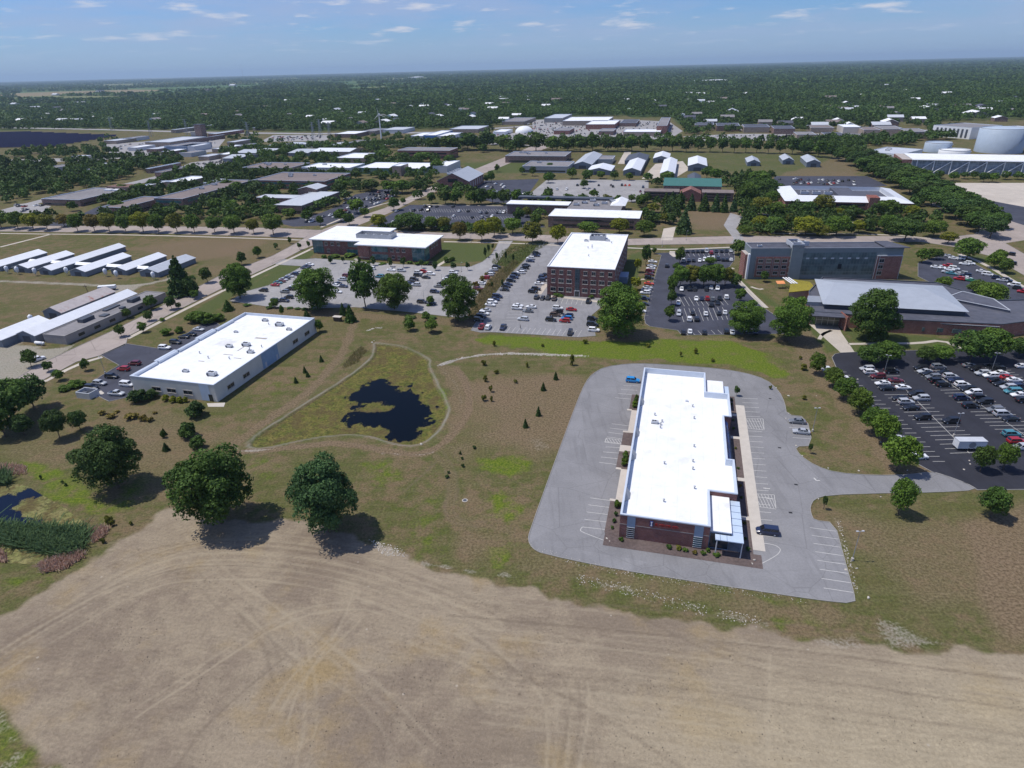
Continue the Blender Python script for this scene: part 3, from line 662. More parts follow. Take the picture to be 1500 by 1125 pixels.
M_LOT = paving('grey_lot_asphalt', (0.222,0.220,0.226), 0.08, 0.72)
M_LOTLT = paving('pale_lot_asphalt', (0.305,0.295,0.292), 0.08, 0.75)
M_LOTMID = paving('mid_lot_asphalt', (0.240,0.236,0.244), 0.08, 0.72)
M_ASPH = paving('new_black_asphalt', (0.030,0.031,0.041), 0.14, 0.7, crack=0.0)
M_ASPHOLD = paving('worn_black_asphalt', (0.055,0.058,0.078), 0.15, 0.7)
M_STREET = paving('concrete_street', (0.335,0.285,0.255), 0.07, 0.75, crack=0.35)
M_WALK = paving('concrete_walk', (0.47,0.42,0.36), 0.06, 0.85, crack=0.1)
M_KERB = mat('kerb_concrete', (0.28,0.272,0.26), 0.9, 0.1, 1.0)
M_LINE = mat('white_road_paint', (0.52,0.51,0.48), 0.8, 0.2, 1.2)
PAVED = []
def sheet(name, poly, z, m, label=None, kerb=None, sm=0):
    PAVED.append(poly)
    if sm: poly = smooth_poly(poly, sm)
    a = sum(poly[i-1][0]*poly[i][1]-poly[i][0]*poly[i-1][1] for i in range(len(poly)))
    if a < 0: poly = poly[::-1]
    me = bpy.data.meshes.new(name); me.from_pydata([(x,y,z) for x,y in poly], [], [tuple(range(len(poly)))]); me.materials.append(m)
    o = link(bpy.data.objects.new(name, me)); tag(o, label, kind='structure')
    if kerb:
        out = offset_poly(poly, kerb); n = len(poly); k = MB()
        vs = [(x,y,z-.05) for x,y in poly]+[(x,y,0.13) for x,y in poly]+[(x,y,0.13) for x,y in out]+[(x,y,-0.05) for x,y in out]
        fs = []
        for i in range(n):
            j = (i+1)%n
            fs += [(i,j,n+j,n+i),(n+i,n+j,2*n+j,2*n+i),(2*n+i,2*n+j,3*n+j,3*n+i)]
        k.add(vs, fs); tag(k.build('kerb', M_KERB), kind='structure')
    return o
LOT_MAIN = [(2.83,113.03),(3.65,110.25),(5.83,108.4),(20.82,103.19),(34.43,99.5),(47.46,96.17),(59.91,92.98),(66.41,91.87),(67.55,94.74),(70.49,105.19),(73.75,116.31),(69.4,117.22),(69.8,119.98),(70.75,122.55),(72.99,125.43),(77,126.92),(91.93,127.14),(104.42,126.9),(114.39,127.48),(113.33,130.26),(110.31,133.66),(108.06,135.45),(101.1,134.37),(92.36,134.44),(83.47,136.05),(79.61,139.37),(77.57,144.4),(77.88,149.23),(83.05,149.35),(88.12,165.26),(82.78,166.79),(85.22,174.53),(86.56,182.43),(85.54,191.05),(80.09,196.71),(71.82,200.52),(60.6,203.46),(49.24,205.87),(41.75,206.32),(32.85,203.95),(28.06,198.62),(24.97,192.38),(20.49,177.94),(10.39,141.79),(3.24,115.61)]
sheet('parking_lot', LOT_MAIN, 0.020, M_LOT, 'grey asphalt lot wrapping the long white roofed building', 0.16, 1)
LOT_OFFICE = [(-12.22,240.03),(-7.79,240.11),(8.7,236.44),(26.61,232.39),(33.48,233.36),(34.7,256.51),(42.16,269.98),(49.09,275.04),(55.88,317.34),(50.69,343.79),(43.21,379.43),(22.96,384.81),(18.57,380.24),(9.34,347.6),(-0.38,316.13),(-9.12,279.46),(-13.38,257.41),(-16.22,242.54)]
sheet('parking_lot', LOT_OFFICE, 0.020, M_LOTMID, 'grey asphalt lot west of the three storey brick office', 0.16)
LOT_GLASS = [(-132.39,287.82),(-130.11,301.96),(-121.7,311.14),(-114.4,345.01),(-128.13,348.96),(-133.78,352.23),(-131,360.51),(-117.68,359.28),(-111.44,360.89),(-84.04,351.92),(-62.51,344.44),(-49.66,341.26),(-36.57,337.17),(-20.58,336.02),(-14.56,344.91),(-9.91,359.51),(-7.35,376.28),(-5.82,391.15),(2.62,390.29),(-2.45,363.31),(-9.69,326.7),(-12.23,301.17),(-15.46,288.82),(-17.75,275.37),(-18.69,257.79),(-23.42,258.12),(-44.56,266.48),(-70.49,274.66),(-92.15,274.42),(-111.55,278.61)]
sheet('parking_lot', LOT_GLASS, 0.020, M_LOTLT, 'pale lot in front of the long glass and brick office', 0.16)
LOT_DARK = [(82.96,353.68),(85.41,349.07),(68.5,293.59),(56.59,251.65),(55.9,245.31),(56.94,242.15),(67.11,236.95),(67.48,231.84),(86.16,231.32),(91.92,231.65),(108.95,230.52),(113.59,235.3),(110.25,259.59),(112.1,304.33),(113.23,319.74),(122.44,337.19),(129.13,359.01),(99.9,359.55),(94.64,354.04)]
sheet('parking_lot', LOT_DARK, 0.024, M_ASPHOLD, 'dark asphalt lot between the brick office and the grey slab building', 0.16)
LOT_EAST = [(115.32,207.22),(117.65,210.11),(120.39,211.18),(126.26,211.43),(145.02,211.51),(163.99,211.9),(188.25,212.58),(224.15,213.51),(157.32,124.98),(125.63,127.15),(114.39,127.48),(113.33,130.26),(110.31,133.66),(108.06,135.45),(106.52,139.14),(106.07,143.1),(107.29,155.56),(110.61,177.79),(113.05,199.22)]
sheet('parking_lot', LOT_EAST, 0.024, M_ASPH, 'fresh black asphalt lot at the right with pale stall lines', 0.16)
LOT_FAR = [(212.7,321.02),(237.64,338.27),(239.71,317.32),(234.85,276.15),(232.85,236.14),(216.14,215.98),(207.93,239.42),(206,252.58),(204.52,272.65),(200.05,282.99),(199.96,299.21)]
sheet('parking_lot', LOT_FAR, 0.024, M_ASPHOLD, 'dark lot behind the low auditorium building', 0.16)
LOT_WHITE = [(-158.59,226.47),(-154.93,237.42),(-136.17,230.37),(-135.05,240.78),(-133.47,255.14),(-130.24,261.44),(-124.53,256.13),(-126.43,245.38),(-130.85,224.76),(-131.11,209.5),(-132.98,201.24),(-127.41,190.58),(-133.45,187),(-141.03,192.31),(-148.17,195.75),(-147.37,207.58),(-145.94,216.28)]
sheet('parking_lot', LOT_WHITE, 0.024, M_ASPHOLD, 'dark lot beside the cream panel warehouse', 0.16)
# streets
sheet('street', [(-553.55,503.25),(-369.96,468.86),(-332.86,469.17),(-266.83,461.82),(-162.87,443.88),(-129.52,434.07),(-84.62,429.19),(-44.04,416.98),(2.42,410.13),(36.72,399.13),(73.95,388.17),(137.86,388.54),(188.84,383.21),(228.11,379.1),(256.04,371.09),(276.37,377.49),(290.05,379.53),(283.48,358.51),(277.12,333.82),(256.32,250.58),(215.46,203.49),(250.28,297.21),(257.19,331.54),(251.23,350.87),(239.32,364.58),(181.71,367.16),(132.06,370.53),(71.34,373.35),(35.2,381.9),(2.22,392.06),(-42.7,401.98),(-80.3,404.06),(-123.27,410.31),(-154.19,417.22),(-255.29,439.54),(-319.63,448.46),(-360.02,454.88),(-540.27,489.96)], 0.020, M_STREET, 'pale concrete street running across the scene', 0.16)
sheet('street', [(-181.66,159.09),(-177.69,201.04),(-177.19,219.36),(-173.63,233.4),(-168.78,250.47),(-164.05,272.43),(-160.56,294.96),(-154.53,329.16),(-138.6,369.37),(-132.49,404.04),(-131.67,416.75),(-116.98,415.21),(-120.28,394.1),(-125.52,379.78),(-132.06,349.31),(-143.63,310.67),(-153,272.52),(-158.25,245.23),(-154.35,236.33),(-158.04,226.43),(-164.47,220.46),(-167.6,202.09),(-169.24,158.52)], 0.024, M_STREET, 'pale concrete street running from the left corner to the junction', 0.16)
sheet('street', [(-127.55,431.84),(-118.35,456.13),(-95.98,504.65),(-82.68,552.47),(-68.64,602.08),(-58.27,644.24),(-37.34,695.59),(16,853.3),(58.6,987.2),(87.9,980.1),(-15.81,691.9),(-47.83,618.1),(-61.79,576),(-76,536.13),(-87.38,490.52),(-102.56,449.95),(-110.04,429.95)], 0.024, M_STREET, 'pale street running up beyond the junction')
sheet('street', [(270.13,367.97),(300.16,400.58),(309.22,441.94),(305.24,466.8),(326.54,485.25),(324.09,397.91),(320.12,332.54),(297.68,361.87),(276.77,354.47)], 0.026, M_STREET)
sheet('street', [(130.89,370.65),(136.5,381.73),(141.62,418.32),(158.03,455.69),(162.87,441.34),(146.3,407.94),(142.49,381.12)], 0.028, M_LOTLT)
sheet('street', [(92.49,382.84),(100.91,412.91),(110.08,417.82),(99.37,382.13)], 0.028, M_WALK)
sheet('street', [(-418.07,536.55),(-415.72,584.64),(-398.19,605.98),(-380.93,681.97),(-363.9,808.1),(-359,858.5),(-339.4,841.4),(-366.18,666.77),(-386.93,587.36),(-404.33,567.19),(-401.36,513.04)], 0.026, M_LOTLT)
sheet('street', [(-342.49,472.49),(-334.07,499.98),(-340.74,543.96),(-324.72,530.54),(-322.13,488.78),(-312.75,464.73)], 0.026, M_ASPHOLD)
sheet('street', [(-681.2,906.8),(-571,906.8),(-510.6,932.1),(-412.3,994),(-250.5,1032),(-41.5,1001.7),(44.8,909.4),(-39.8,954.5),(-239.1,982.1),(-394,947.5),(-489.2,890.8),(-547.7,867.7),(-653.4,867.6)], 0.03, M_LOTLT)
sheet('street', [(-1946.6,1726.2),(-1154.4,1572.5),(-838.7,1428.1),(-567.7,1291),(-337.5,1201.3),(-117.8,1167.5),(75.3,1268.1),(73.9,1245.2),(-115.4,1141.6),(-330.1,1173.9),(-554.5,1259.6),(-821.3,1397.5),(-1128.3,1535.7),(-1886.7,1671.5)], 0.05, M_LOTLT)
# other lots further off
for poly, mm, lb in (([(-77.82,516.04),(8.68,499.48),(21.33,435.97),(25.35,425.19),(-20.29,428.2),(-86.77,441.76),(-95.99,440.68),(-86.57,485.37)], M_ASPHOLD, 'dark lot behind the glass office'),
                 ([(-142.2,492.12),(-133.75,523.24),(-132.39,569.05),(-107.79,600.45),(-91.44,573.37),(-105.78,505.88),(-111.35,468.98),(-126.1,448.28),(-149.48,446.62),(-169.49,464.21)], M_ASPHOLD, 'dark lot by the grey roofed bar building'),
                 ([(-27.65,626.98),(30.97,630.1),(14.97,532.98),(6.23,510.79),(-12.74,518.94),(-30.79,554.94)], M_ASPHOLD, 'dark lot by the brick gabled hall'),
                 ([(18.29,548.12),(36.95,620.95),(75.35,618.98),(130.53,606.3),(112.91,519.73),(99.13,504.27),(63.82,520.43),(31.97,536.8)], M_LOTLT, 'pale lot with scattered cars'),
                 ([(125.93,615.05),(159.4,712.2),(192.7,728.1),(184.21,667.14),(158.56,618.03)], M_WALK, 'pale yard between the white barns'), ([(120.3,719.4),(145.8,826.1),(153.9,824.4),(129.6,717.6)], M_WALK, None),
                 ([(249.08,611.69),(328.2,598.83),(319.34,547.89),(291.68,538.48),(232.6,560.84),(214.76,536.52)], M_ASPHOLD, 'dark lot behind the white sloped roofs'),
                 ([(363.9,555.16),(431.76,544.78),(484.47,513.5),(411.5,429.41),(363.63,451.84),(354.78,481.47),(356.56,516.27)], M_WALK, 'bare pale concrete yard'),
                 ([(382.01,538.53),(427.19,538.55),(484.47,513.5),(278.93,276.64),(305.61,372.69),(300.16,400.58)], M_ASPHOLD, 'old dark lot at the right edge'),
                 ([(-158.1,1040),(-43.8,1064.5),(44.6,1135.4),(54.3,1377.4),(141.2,1424.6),(301.6,1260.7),(278.9,1070.4),(230.4,954.8),(58.6,987.2)], M_LOTLT, 'wide pale lot of the shopping centre'),
                 ([(-386.4,1064.2),(-278,1058.8),(-301.7,1154.2),(-402.9,1180.6)], M_LOTLT, None), ([(-643.6,1083.7),(-579.9,1131.6),(-464,1125.5),(-423.3,996.4),(-501.8,915.2),(-563,958.6)], M_LOTLT, None), ([(-387.8,824.8),(-359,858.5),(-314.6,775.7),(-338.1,747),(-374.8,727.7)], M_LOTLT, None), ([(-423.36,560.47),(-414.06,568.46),(-384.15,549.49),(-373.64,520.2),(-397.52,523.09)], M_LOTLT, None), ([(367.3,959.5),(524.5,1002.3),(622.7,997.4),(569.1,907.9),(391.6,879.9)], M_LOTLT, None), ([(258,987.4),(344.1,1007.1),(435.4,982.8),(373.4,901.6),(261.9,928.5)], M_LOTLT, None), ([(363.7,1135.8),(428.7,1158.3),(404,1059.5),(338.3,1053.9)], M_LOTLT, None)):
    sheet('parking_lot', poly, 0.028 if mm is not M_ASPHOLD else 0.024, mm, lb)
# walks
def walk(pts, w, z=0.032, m=None, name='footpath'):
    return sheet(name, strip_poly(smooth_poly(pts, 1, False), w), z, m or M_WALK)
sheet('footpath', [(121.14,240.81),(131.93,237.78),(129.54,229.87),(125.53,211.48),(120.39,211.18)], 0.032, M_WALK, 'broad concrete walk from the glazed entrance to the black lot')
for pts, w in (([(126.97,219.07),(141.47,218.8),(152.61,218.09),(163.2,220.73),(164.91,212.15)], 1.8), ([(173.82,213.5),(184.77,214.73),(192.82,218.81)], 1.8), ([(126.94,232.93),(121.96,229.66),(118.26,224.33)], 1.4), ([(116.72,320.68),(112.2,319.83),(112.46,305.44),(111.4,279.93),(111.14,260.4)], 2.4), ([(114.86,289.85),(117.2,285.51),(119.44,286.36)], 1.5),
               ([(-220.79,193.59),(-166.13,199.87),(-162.93,217.9),(-156.9,224.42)], 2.0), ([(-157.04,242.94),(-151.29,268.88),(-141.84,306.12),(-130.7,345.11),(-122.04,374.71),(-116.79,393.75)], 2.2), ([(-355.25,448.17),(-315.45,441.92),(-252.02,433.23),(-152.32,411.47),(-129.42,405.51)], 2.0), ([(-326.45,407.65),(-320.61,425.04),(-315.45,441.92)], 2.5), ([(-40.2,392.91),(2.14,385.22),(34.62,375.38),(70.24,367.08),(94.15,360.11),(130.35,362.75),(140.43,363.32)], 2.0), ([(93.44,357.15),(91.69,351.38),(92.58,345.54)], 3.0),
               ([(-129.32,442.28),(-112.35,498.75),(-96.35,529.91),(-76.01,545.29)], 2.0), ([(-66.81,514.63),(8.68,499.48)], 1.6), ([(-86.19,349.32),(-85.53,359.22),(-80.63,360.23)], 2.2), ([(-39.27,338.34),(-36.22,346.19),(-33.05,354.36)], 2.2), ([(60.73,305.2),(67.64,305.77)], 2.0), ([(163.48,392.99),(230.79,384.06),(251.3,369.91)], 2.2), ([(244.22,336.94),(245.31,319.36),(236.94,279)], 2.4), ([(168.89,459.13),(197.04,432.92),(243.17,406.96)], 1.8)):
    walk(pts, w)
walk([(17.9,283.23),(26.28,280.62),(42.55,272.72)], 2.4)
walk([(13.6,286.55),(18.06,302.01)], 2.6, 0.036)
# strip along the main building
# ---------------------------------------------------------------- naming many alike things apart
REG = []
def ordinal(k):
    names = 'first second third fourth fifth sixth seventh eighth ninth tenth eleventh twelfth'.split()
    if k < 12: return names[k]
    k += 1
    return '%d%s' % (k, 'th' if 10 <= k % 100 <= 20 else {1:'st',2:'nd',3:'rd'}.get(k % 10, 'th'))
def reg(o, one, many, where, cat, group=None):
    """labels are written at the end, when it is known how many read alike"""
    o['category'] = cat
    if group: o['group'] = group
    REG.append((o, one, many, where))
    return o
def write_labels():
    _write_labels()
    for o,*_ in REG:
        if len(o['label'].split()) > 16: print('LONG', o.name, o['label'])
def _write_labels():
    by = {}
    for o, one, many, where in REG: by.setdefault((one, where), []).append((o, many))
    for (one, where), L in by.items():
        if len(L) == 1:
            w = (one+' '+where).split()
            L[0][0]['label'] = ' '.join(w if len(w) > 3 else w+['in','the','open'])
            continue
        L.sort(key=lambda e: e[0].location.x / max(40.0, e[0].location.y))
        for k, (o, many) in enumerate(L):
            if len(L) == 2: s = ('left' if k == 0 else 'right')+' one of the two %s %s' % (many, where)
            elif k == 0: s = 'leftmost of the %d %s %s' % (len(L), many, where)
            elif k == len(L)-1: s = 'rightmost of the %d %s %s' % (len(L), many, where)
            elif k < len(L)/2: s = '%s from left of %d %s %s' % (ordinal(k), len(L), many, where)
            else: s = '%s from right of %d %s %s' % (ordinal(len(L)-1-k), len(L), many, where)
            o['label'] = s

# ---------------------------------------------------------------- buildings
def shell(poly, h, par=0.6, th=0.3, drop=None):
    """walls with a parapet; returns the mesh builder and the roof outline"""
    b = MB(); a = sum(poly[i-1][0]*poly[i][1]-poly[i][0]*poly[i-1][1] for i in range(len(poly)))
    if a < 0: poly = poly[::-1]
    inn = offset_poly(poly, -th); n = len(poly)
    vs = [(x,y,-0.3) for x,y in poly]+[(x,y,h) for x,y in poly]+[(x,y,h) for x,y in inn]+[(x,y,h-par) for x,y in inn]
    fs = []
    for i in range(n):
        j = (i+1)%n
        fs.append((i,j,n+j,n+i))
    b.add(vs, fs, 0)
    return b, poly, inn
def flat_building(root, poly, h, wall, roof, par=0.6, th=0.35, cap=None):
    """wall, parapet and roof as three parts"""
    b, poly, inn = shell(poly, h, par, th)
    w = b.build('wall', wall, root)
    n = len(poly); c = MB(); out = offset_poly(poly, 0.06)
    vs = [(x,y,h-0.25) for x,y in out]+[(x,y,h+0.04) for x,y in out]+[(x,y,h+0.04) for x,y in inn]+[(x,y,h-par-.02) for x,y in inn]
    fs = []
    for i in range(n):
        j = (i+1)%n
        fs += [(i,j,n+j,n+i),(n+i,n+j,2*n+j,2*n+i),(2*n+i,2*n+j,3*n+j,3*n+i)]
    c.add(vs, fs); c.build('parapet', cap or M_PARAPET, root)
    r = MB(); r.add([(x,y,h-par) for x,y in offset_poly(inn, .05)], [tuple(range(n))]); r.build('roof', roof, root)
    return w
_WIN = {}
def window(root, w, h, x, y, z, ang, gm=None, fm=None, sill=True):
    """a window in a wall whose outward normal is local -y turned by ang; pane is a sub-part"""
    key = (round(w,2), round(h,2), sill)
    if key not in _WIN:
        f = MB(); t = 0.09
        for a in ((-w/2,-w/2+t,0,h),(w/2-t,w/2,0,h),(-w/2+t,w/2-t,0,t),(-w/2+t,w/2-t,h-t,h)): f.box(a[0],a[1],-0.08,0.02,a[2],a[3])
        f.box(-.03,.03,-0.07,0.02,t,h-t)
        if sill: f.box(-w/2-.12,w/2+.12,-0.16,0.02,-0.24,0.0); f.box(-w/2-.1,w/2+.1,-0.06,0.02,h,h+0.16)
        p = MB(); p.box(-w/2+.05,w/2-.05,-0.03,0.015,.05,h-.05)
        _WIN[key] = (f.mesh('window', M_CONC), p.mesh('pane', M_GLASS))
    a, b = _WIN[key]
    o = link(bpy.data.objects.new('window', a), root); o.location = (x,y,z); o.rotation_euler = (0,0,R(ang))
    link(bpy.data.objects.new('pane', b), o)
    return o
def band(root, x0, x1, y, z0, z1, face, w=0, d=0, gm=None, name='window_band'):
    """a ribbon of glazing set proud of one face of a w x d box"""
    b = MB(); e = 0.05
    if face == 'f': b.box(x0,x1,y-e,y+.05,z0,z1)
    elif face == 'b': b.box(x0,x1,y-.05,y+e,z0,z1)
    elif face == 'r': b.box(y-.05,y+e,x0,x1,z0,z1)
    else: b.box(y-e,y+.05,x0,x1,z0,z1)
    return b.build(name, gm or M_GLASS, root)
_HV = {}
def hvac(root, x, y, z, s=1.0, k=0, m=None):
    """a packaged roof unit: curb, body, fan rings and a hood"""
    if k not in _HV:
        b = MB()
        b.box(-1.5,1.5,-0.9,0.9,0,0.25,1); b.box(-1.4,1.4,-0.85,0.85,0.25,1.35,0)
        b.box(1.4,1.75,-0.6,0.6,0.5,1.2,0)
        for q in (-0.75,0.3): b.lathe((q,0,1.35), [(0.5,0),(0.5,0.14),(0.42,0.14),(0.42,0.03)], 12, 1)
        if k: b.box(-1.4,-0.9,-1.15,-0.85,0.4,1.1,1)
        _HV[k] = b.mesh('rooftop_unit', [M_LTGREY, M_DKGREY])
    o = link(bpy.data.objects.new('rooftop_unit', _HV[k]), root); o.location = (x,y,z); o.scale = (s,s,s)
    return o
def vent(root, x, y, z, s=1.0):
    if 'v' not in _HV:
        b = MB(); b.tube((0,0,0),(0,0,0.7),0.16,n=10); b.lathe((0,0,0.7), [(0.28,0),(0.28,0.1),(0.05,0.25)], 10)
        _HV['v'] = b.mesh('roof_vent', M_GREY)
    o = link(bpy.data.objects.new('roof_vent', _HV['v']), root); o.location = (x,y,z); o.scale = (s,s,s)
    return o
def block(name, label, bx, wall, roof, par=0.6, floors=0, gm=None, cat='building', group=None, poly=None, units=0, cap=None, sides='fr', z0=1.0, wh=1.5, pitch=3.8, seed=1):
    X, Y, ang, w, d, h = bx
    o = empty(name, X, Y, ang, label, cat, group)
    flat_building(o, poly or [(0,0),(w,0),(w,d),(0,d)], h, wall, roof, par, cap=cap)
    for k in range(floors):
        z = z0+k*pitch
        if 'f' in sides: band(o, w*.06, w*.94, 0, z, z+wh, 'f', gm=gm)
        if 'r' in sides: band(o, d*.06, d*.94, w, z, z+wh, 'r', gm=gm)
        if 'l' in sides: band(o, d*.06, d*.94, 0, z, z+wh, 'l', gm=gm)
    rr = random.Random(seed)
    for k in range(units):
        hvac(o, w*rr.uniform(.15,.85), d*rr.uniform(.2,.8), h-par, rr.uniform(.9,1.6), k%2)
    return o
def gable(name, label, bx, rise, wall, roof, along='d', over=0.4, cat='building', group=None, door=True):
    """walls with a pitched roof; along = the side the ridge follows"""
    X, Y, ang, w, d, h = bx
    o = empty(name, X, Y, ang, label, cat, group)
    b = MB()
    if along == 'd':
        pr = [(0,0),(w,0),(w,h),(w/2,h+rise),(0,h)]
        vs = [(x,0,z-.3*(z==0)) for x,z in pr]+[(x,d,z-.3*(z==0)) for x,z in pr]
    else:
        pr = [(0,0),(d,0),(d,h),(d/2,h+rise),(0,h)]
        vs = [(0,x,z-.3*(z==0)) for x,z in pr]+[(w,x,z-.3*(z==0)) for x,z in pr]
    b.add(vs, [(4,3,2,1,0),(5,6,7,8,9)]+[(i,(i+1)%5,5+(i+1)%5,5+i) for i in range(5)]); b.build('wall', wall, o)
    r = MB(); t = 0.22; span = (w if along == 'd' else d); ln = (d if along == 'd' else w); sl = rise/(span/2); e = over
    prof = [(-e,h-sl*e+.03),(span/2,h+rise+.03),(span+e,h-sl*e+.03),(span+e,h-sl*e+.03+t),(span/2,h+rise+.03+t),(-e,h-sl*e+.03+t)]
    vs = []
    for q in (-e, ln+e): vs += [((x,q,z) if along == 'd' else (q,x,z)) for x,z in prof]
    r.add(vs, [(0,1,4,5),(1,2,3,4),(11,10,7,6),(10,9,8,7)]+[(i,(i+1)%6,6+(i+1)%6,6+i) for i in range(6)]); r.build('roof', roof, o)
    if door:
        q = MB()
        if along == 'd': q.box(w*.3,w*.7,-.06,.04,0,min(h*.85,3.6))
        else: q.box(w*.42,w*.58,-.06,.04,0,min(h*.8,3.0))
        q.build('door', M_DKGREY, o)
    return o

# ---- the long white roofed brick building
X0, Y0, A, BWD, BD, BH = (23.4,113.3,-15,19.5,80.7,6.5)
BWD, BD = 19.3, 78.5
long_b = empty('brick_office', X0, Y0, A, 'long single storey brick building with bright white roof inside its grey lot', 'building')
foot = [(0,0),(BWD,0),(BWD,13.4),(25.6,13.4),(25.6,28.0),(24.0,28.0),(24.0,50.6),(26.0,50.6),(26.0,64.8),(BWD,64.8),(BWD,BD),(0,BD)]
flat_building(long_b, foot, 6.5, M_BRICK, M_WHITE_ROOF, par=1.75, th=0.4)
for y in (9.5, 27.0, 38.5, 57.0):                      # raking braces behind the west parapet
    bu = MB(); bu.add([(0.42,y-2.6,4.77),(0.42,y+2.6,4.77),(0.42,y+1.2,6.5),(0.42,y-1.2,6.5),(1.5,y-1.2,4.77),(1.5,y+1.2,4.77)], [(0,4,3),(3,4,5,2),(2,5,1)])
    bu.build('parapet_brace', M_GREY, long_b)
for (x0,x1) in ((1.6,3.4),(16.1,18.0)):                # blue panels and slatted windows in the end wall
    p = MB(); p.box(x0,x1,-.06,.05,3.2,6.1); p.build('wall_panel', M_BLUEPANEL, long_b)
    wn = MB(); wn.box(x0,x1,-.05,.05,0.35,3.18); wp = wn.build('window', M_GLASSTEAL if x0 > 5 else M_GLASS, long_b)
    fr = MB()
    for k in range(6): fr.box(x0,x1,-.13,-.052,0.35+k*0.56,0.45+k*0.56)
    fr.build('frame', M_LTGREY, wp)
sc = MB()
for x0,x1 in ((0,1.55),(3.45,16.05),(18.05,BWD)): sc.box(x0,x1,-.035,.03,3.75,3.9)
sc.build('string_course', M_CONCDK, long_b)
low = MB(); low.prism([(BWD+.02,0.8),(23.6,0.8),(23.6,13.38),(BWD+.02,13.38)], -0.2, 4.9); low.build('entry_wing', M_BLUEPANEL, long_b)
lr = MB(); lr.box(BWD+.05,23.9,0.4,13.36,4.9,5.15); lr.build('entry_roof', M_WHITE_ROOF, long_b)
gl = MB(); gl.box(BWD+.3,23.5,.74,.84,0.3,4.2); gl.box(23.58,23.68,1.0,13.2,0.3,4.2); gl.build('entry_glazing', M_GLASS, long_b)
can = MB()
can.box(23.95,26.3,-1.5,13.3,4.2,4.4); can.box(BWD+1.2,23.95,-1.5,0.35,4.2,4.4); can.build('entry_canopy', M_PALEBLUE, long_b)
for y in (1.8,4.2,6.6,9.0,11.4): cr = MB(); cr.box(23.95,26.3,y-.04,y+.04,4.405,4.48); cr.build('canopy_rib', M_BLUEPANEL, long_b)
for x in (BWD+2.2,BWD+3.6): cr = MB(); cr.box(x-.04,x+.04,-1.5,.35,4.405,4.48); cr.build('canopy_rib', M_BLUEPANEL, long_b)
for x,y in ((26.1,-1.2),(26.1,6.0),(26.1,12.6),(BWD+1.6,-1.2)):
    c = MB(); c.tube((x,y,0),(x,y,4.2),0.13,n=10); c.build('column', M_LTGREY, long_b)
low2 = MB(); low2.prism([(BWD+.02,64.82),(24.6,64.82),(24.6,75.5),(BWD+.02,75.5)], -0.2, 4.9); low2.build('entry_wing', M_BRICK, long_b)
lr2 = MB(); lr2.box(BWD+.05,24.8,65.25,75.9,4.9,5.15); lr2.build('entry_roof', M_WHITE_ROOF, long_b)
cn2 = MB(); cn2.box(24.85,26.6,66.0,75.0,3.75,3.95); cn2.build('entry_canopy', M_PALEBLUE, long_b)
sk = MB(); sk.add([(24.05,28.05,5.6),(25.3,28.05,4.4),(25.3,50.55,4.4),(24.05,50.55,5.6),(24.05,28.05,5.5),(25.3,28.05,4.3),(25.3,50.55,4.3),(24.05,50.55,5.5)], [(0,1,2,3),(7,6,5,4),(0,4,5,1),(1,5,6,2),(2,6,7,3),(3,7,4,0)])
sk.build('glass_awning', glass('blue_awning_glass',(0.03,0.09,0.30),0.1,0.8,grid=(1.6,9,(0.2,0.3,0.5))), long_b)
for y in (15,19,23,30,34,38,42,46,53,57,61):
    w_ = 25.6 if y < 28 else (24.0 if y < 50.6 else 26.0)
    window(long_b, 2.4, 2.4, w_, y+1, 0.8, 90, sill=False)
for y in (6,15,21,30,35,44,50,61,68): window(long_b, 1.8, 2.2, 0, y, 0.9, -90, sill=False)
rt = lambda px: px
for x,y in ((15.6,57.5),(16.0,50.3),(16.0,34.9),(15.7,27.5),(15.7,24.0),(16.1,15.8),(8.7,25.0),(9.2,9.0),(5.0,50.0),(7.2,46.5),(6.9,44.8),(6.9,43.0)): vent(long_b, x, y, 4.74, 0.95)
hvac(long_b, 5.2, 45.4, 4.74, 0.62)
hv = MB(); hv.box(13.5,14.3,60.2,61.0,4.74,5.15); hv.build('roof_hatch', M_LTGREY, long_b)
for x,y in ((25.6,14.0),(26.0,51.2)):
    pass
# sign on the end wall
sgn = MB(); sgn.box(6.55,7.25,-.16,-.03,4.35,5.75); s1 = sgn.build('sign_plate', M_BLUE, long_b)
s2 = MB(); s2.box(6.78,7.02,-.2,-.165,4.6,5.5); s2.box(6.68,7.12,-.2,-.165,4.5,4.62); s2.box(6.68,7.12,-.2,-.165,5.48,5.6); s2.build('emblem', M_WHITE, s1)
lt = MB(); rr = random.Random(3); x = 7.7                # red raised letters, too small in the photo to read
for k in range(11):
    wv = 0.36; hh = 0.62; zb = 4.62
    lt.box(x,x+.1,-.14,-.03,zb,zb+hh)
    if k % 3 != 1: lt.box(x+.1,x+wv-.02,-.14,-.03,zb+hh-.1,zb+hh)
    if k % 2 == 0: lt.box(x+.1,x+wv-.06,-.14,-.03,zb+hh*.45,zb+hh*.6)
    if k % 4 != 2: lt.box(x+.1,x+wv-.02,-.14,-.03,zb,zb+.1)
    if k % 3 == 0: lt.box(x+wv-.12,x+wv-.02,-.14,-.03,zb+.1,zb+hh-.1)
    x += 0.47
lt.build('lettering', M_RED, long_b)
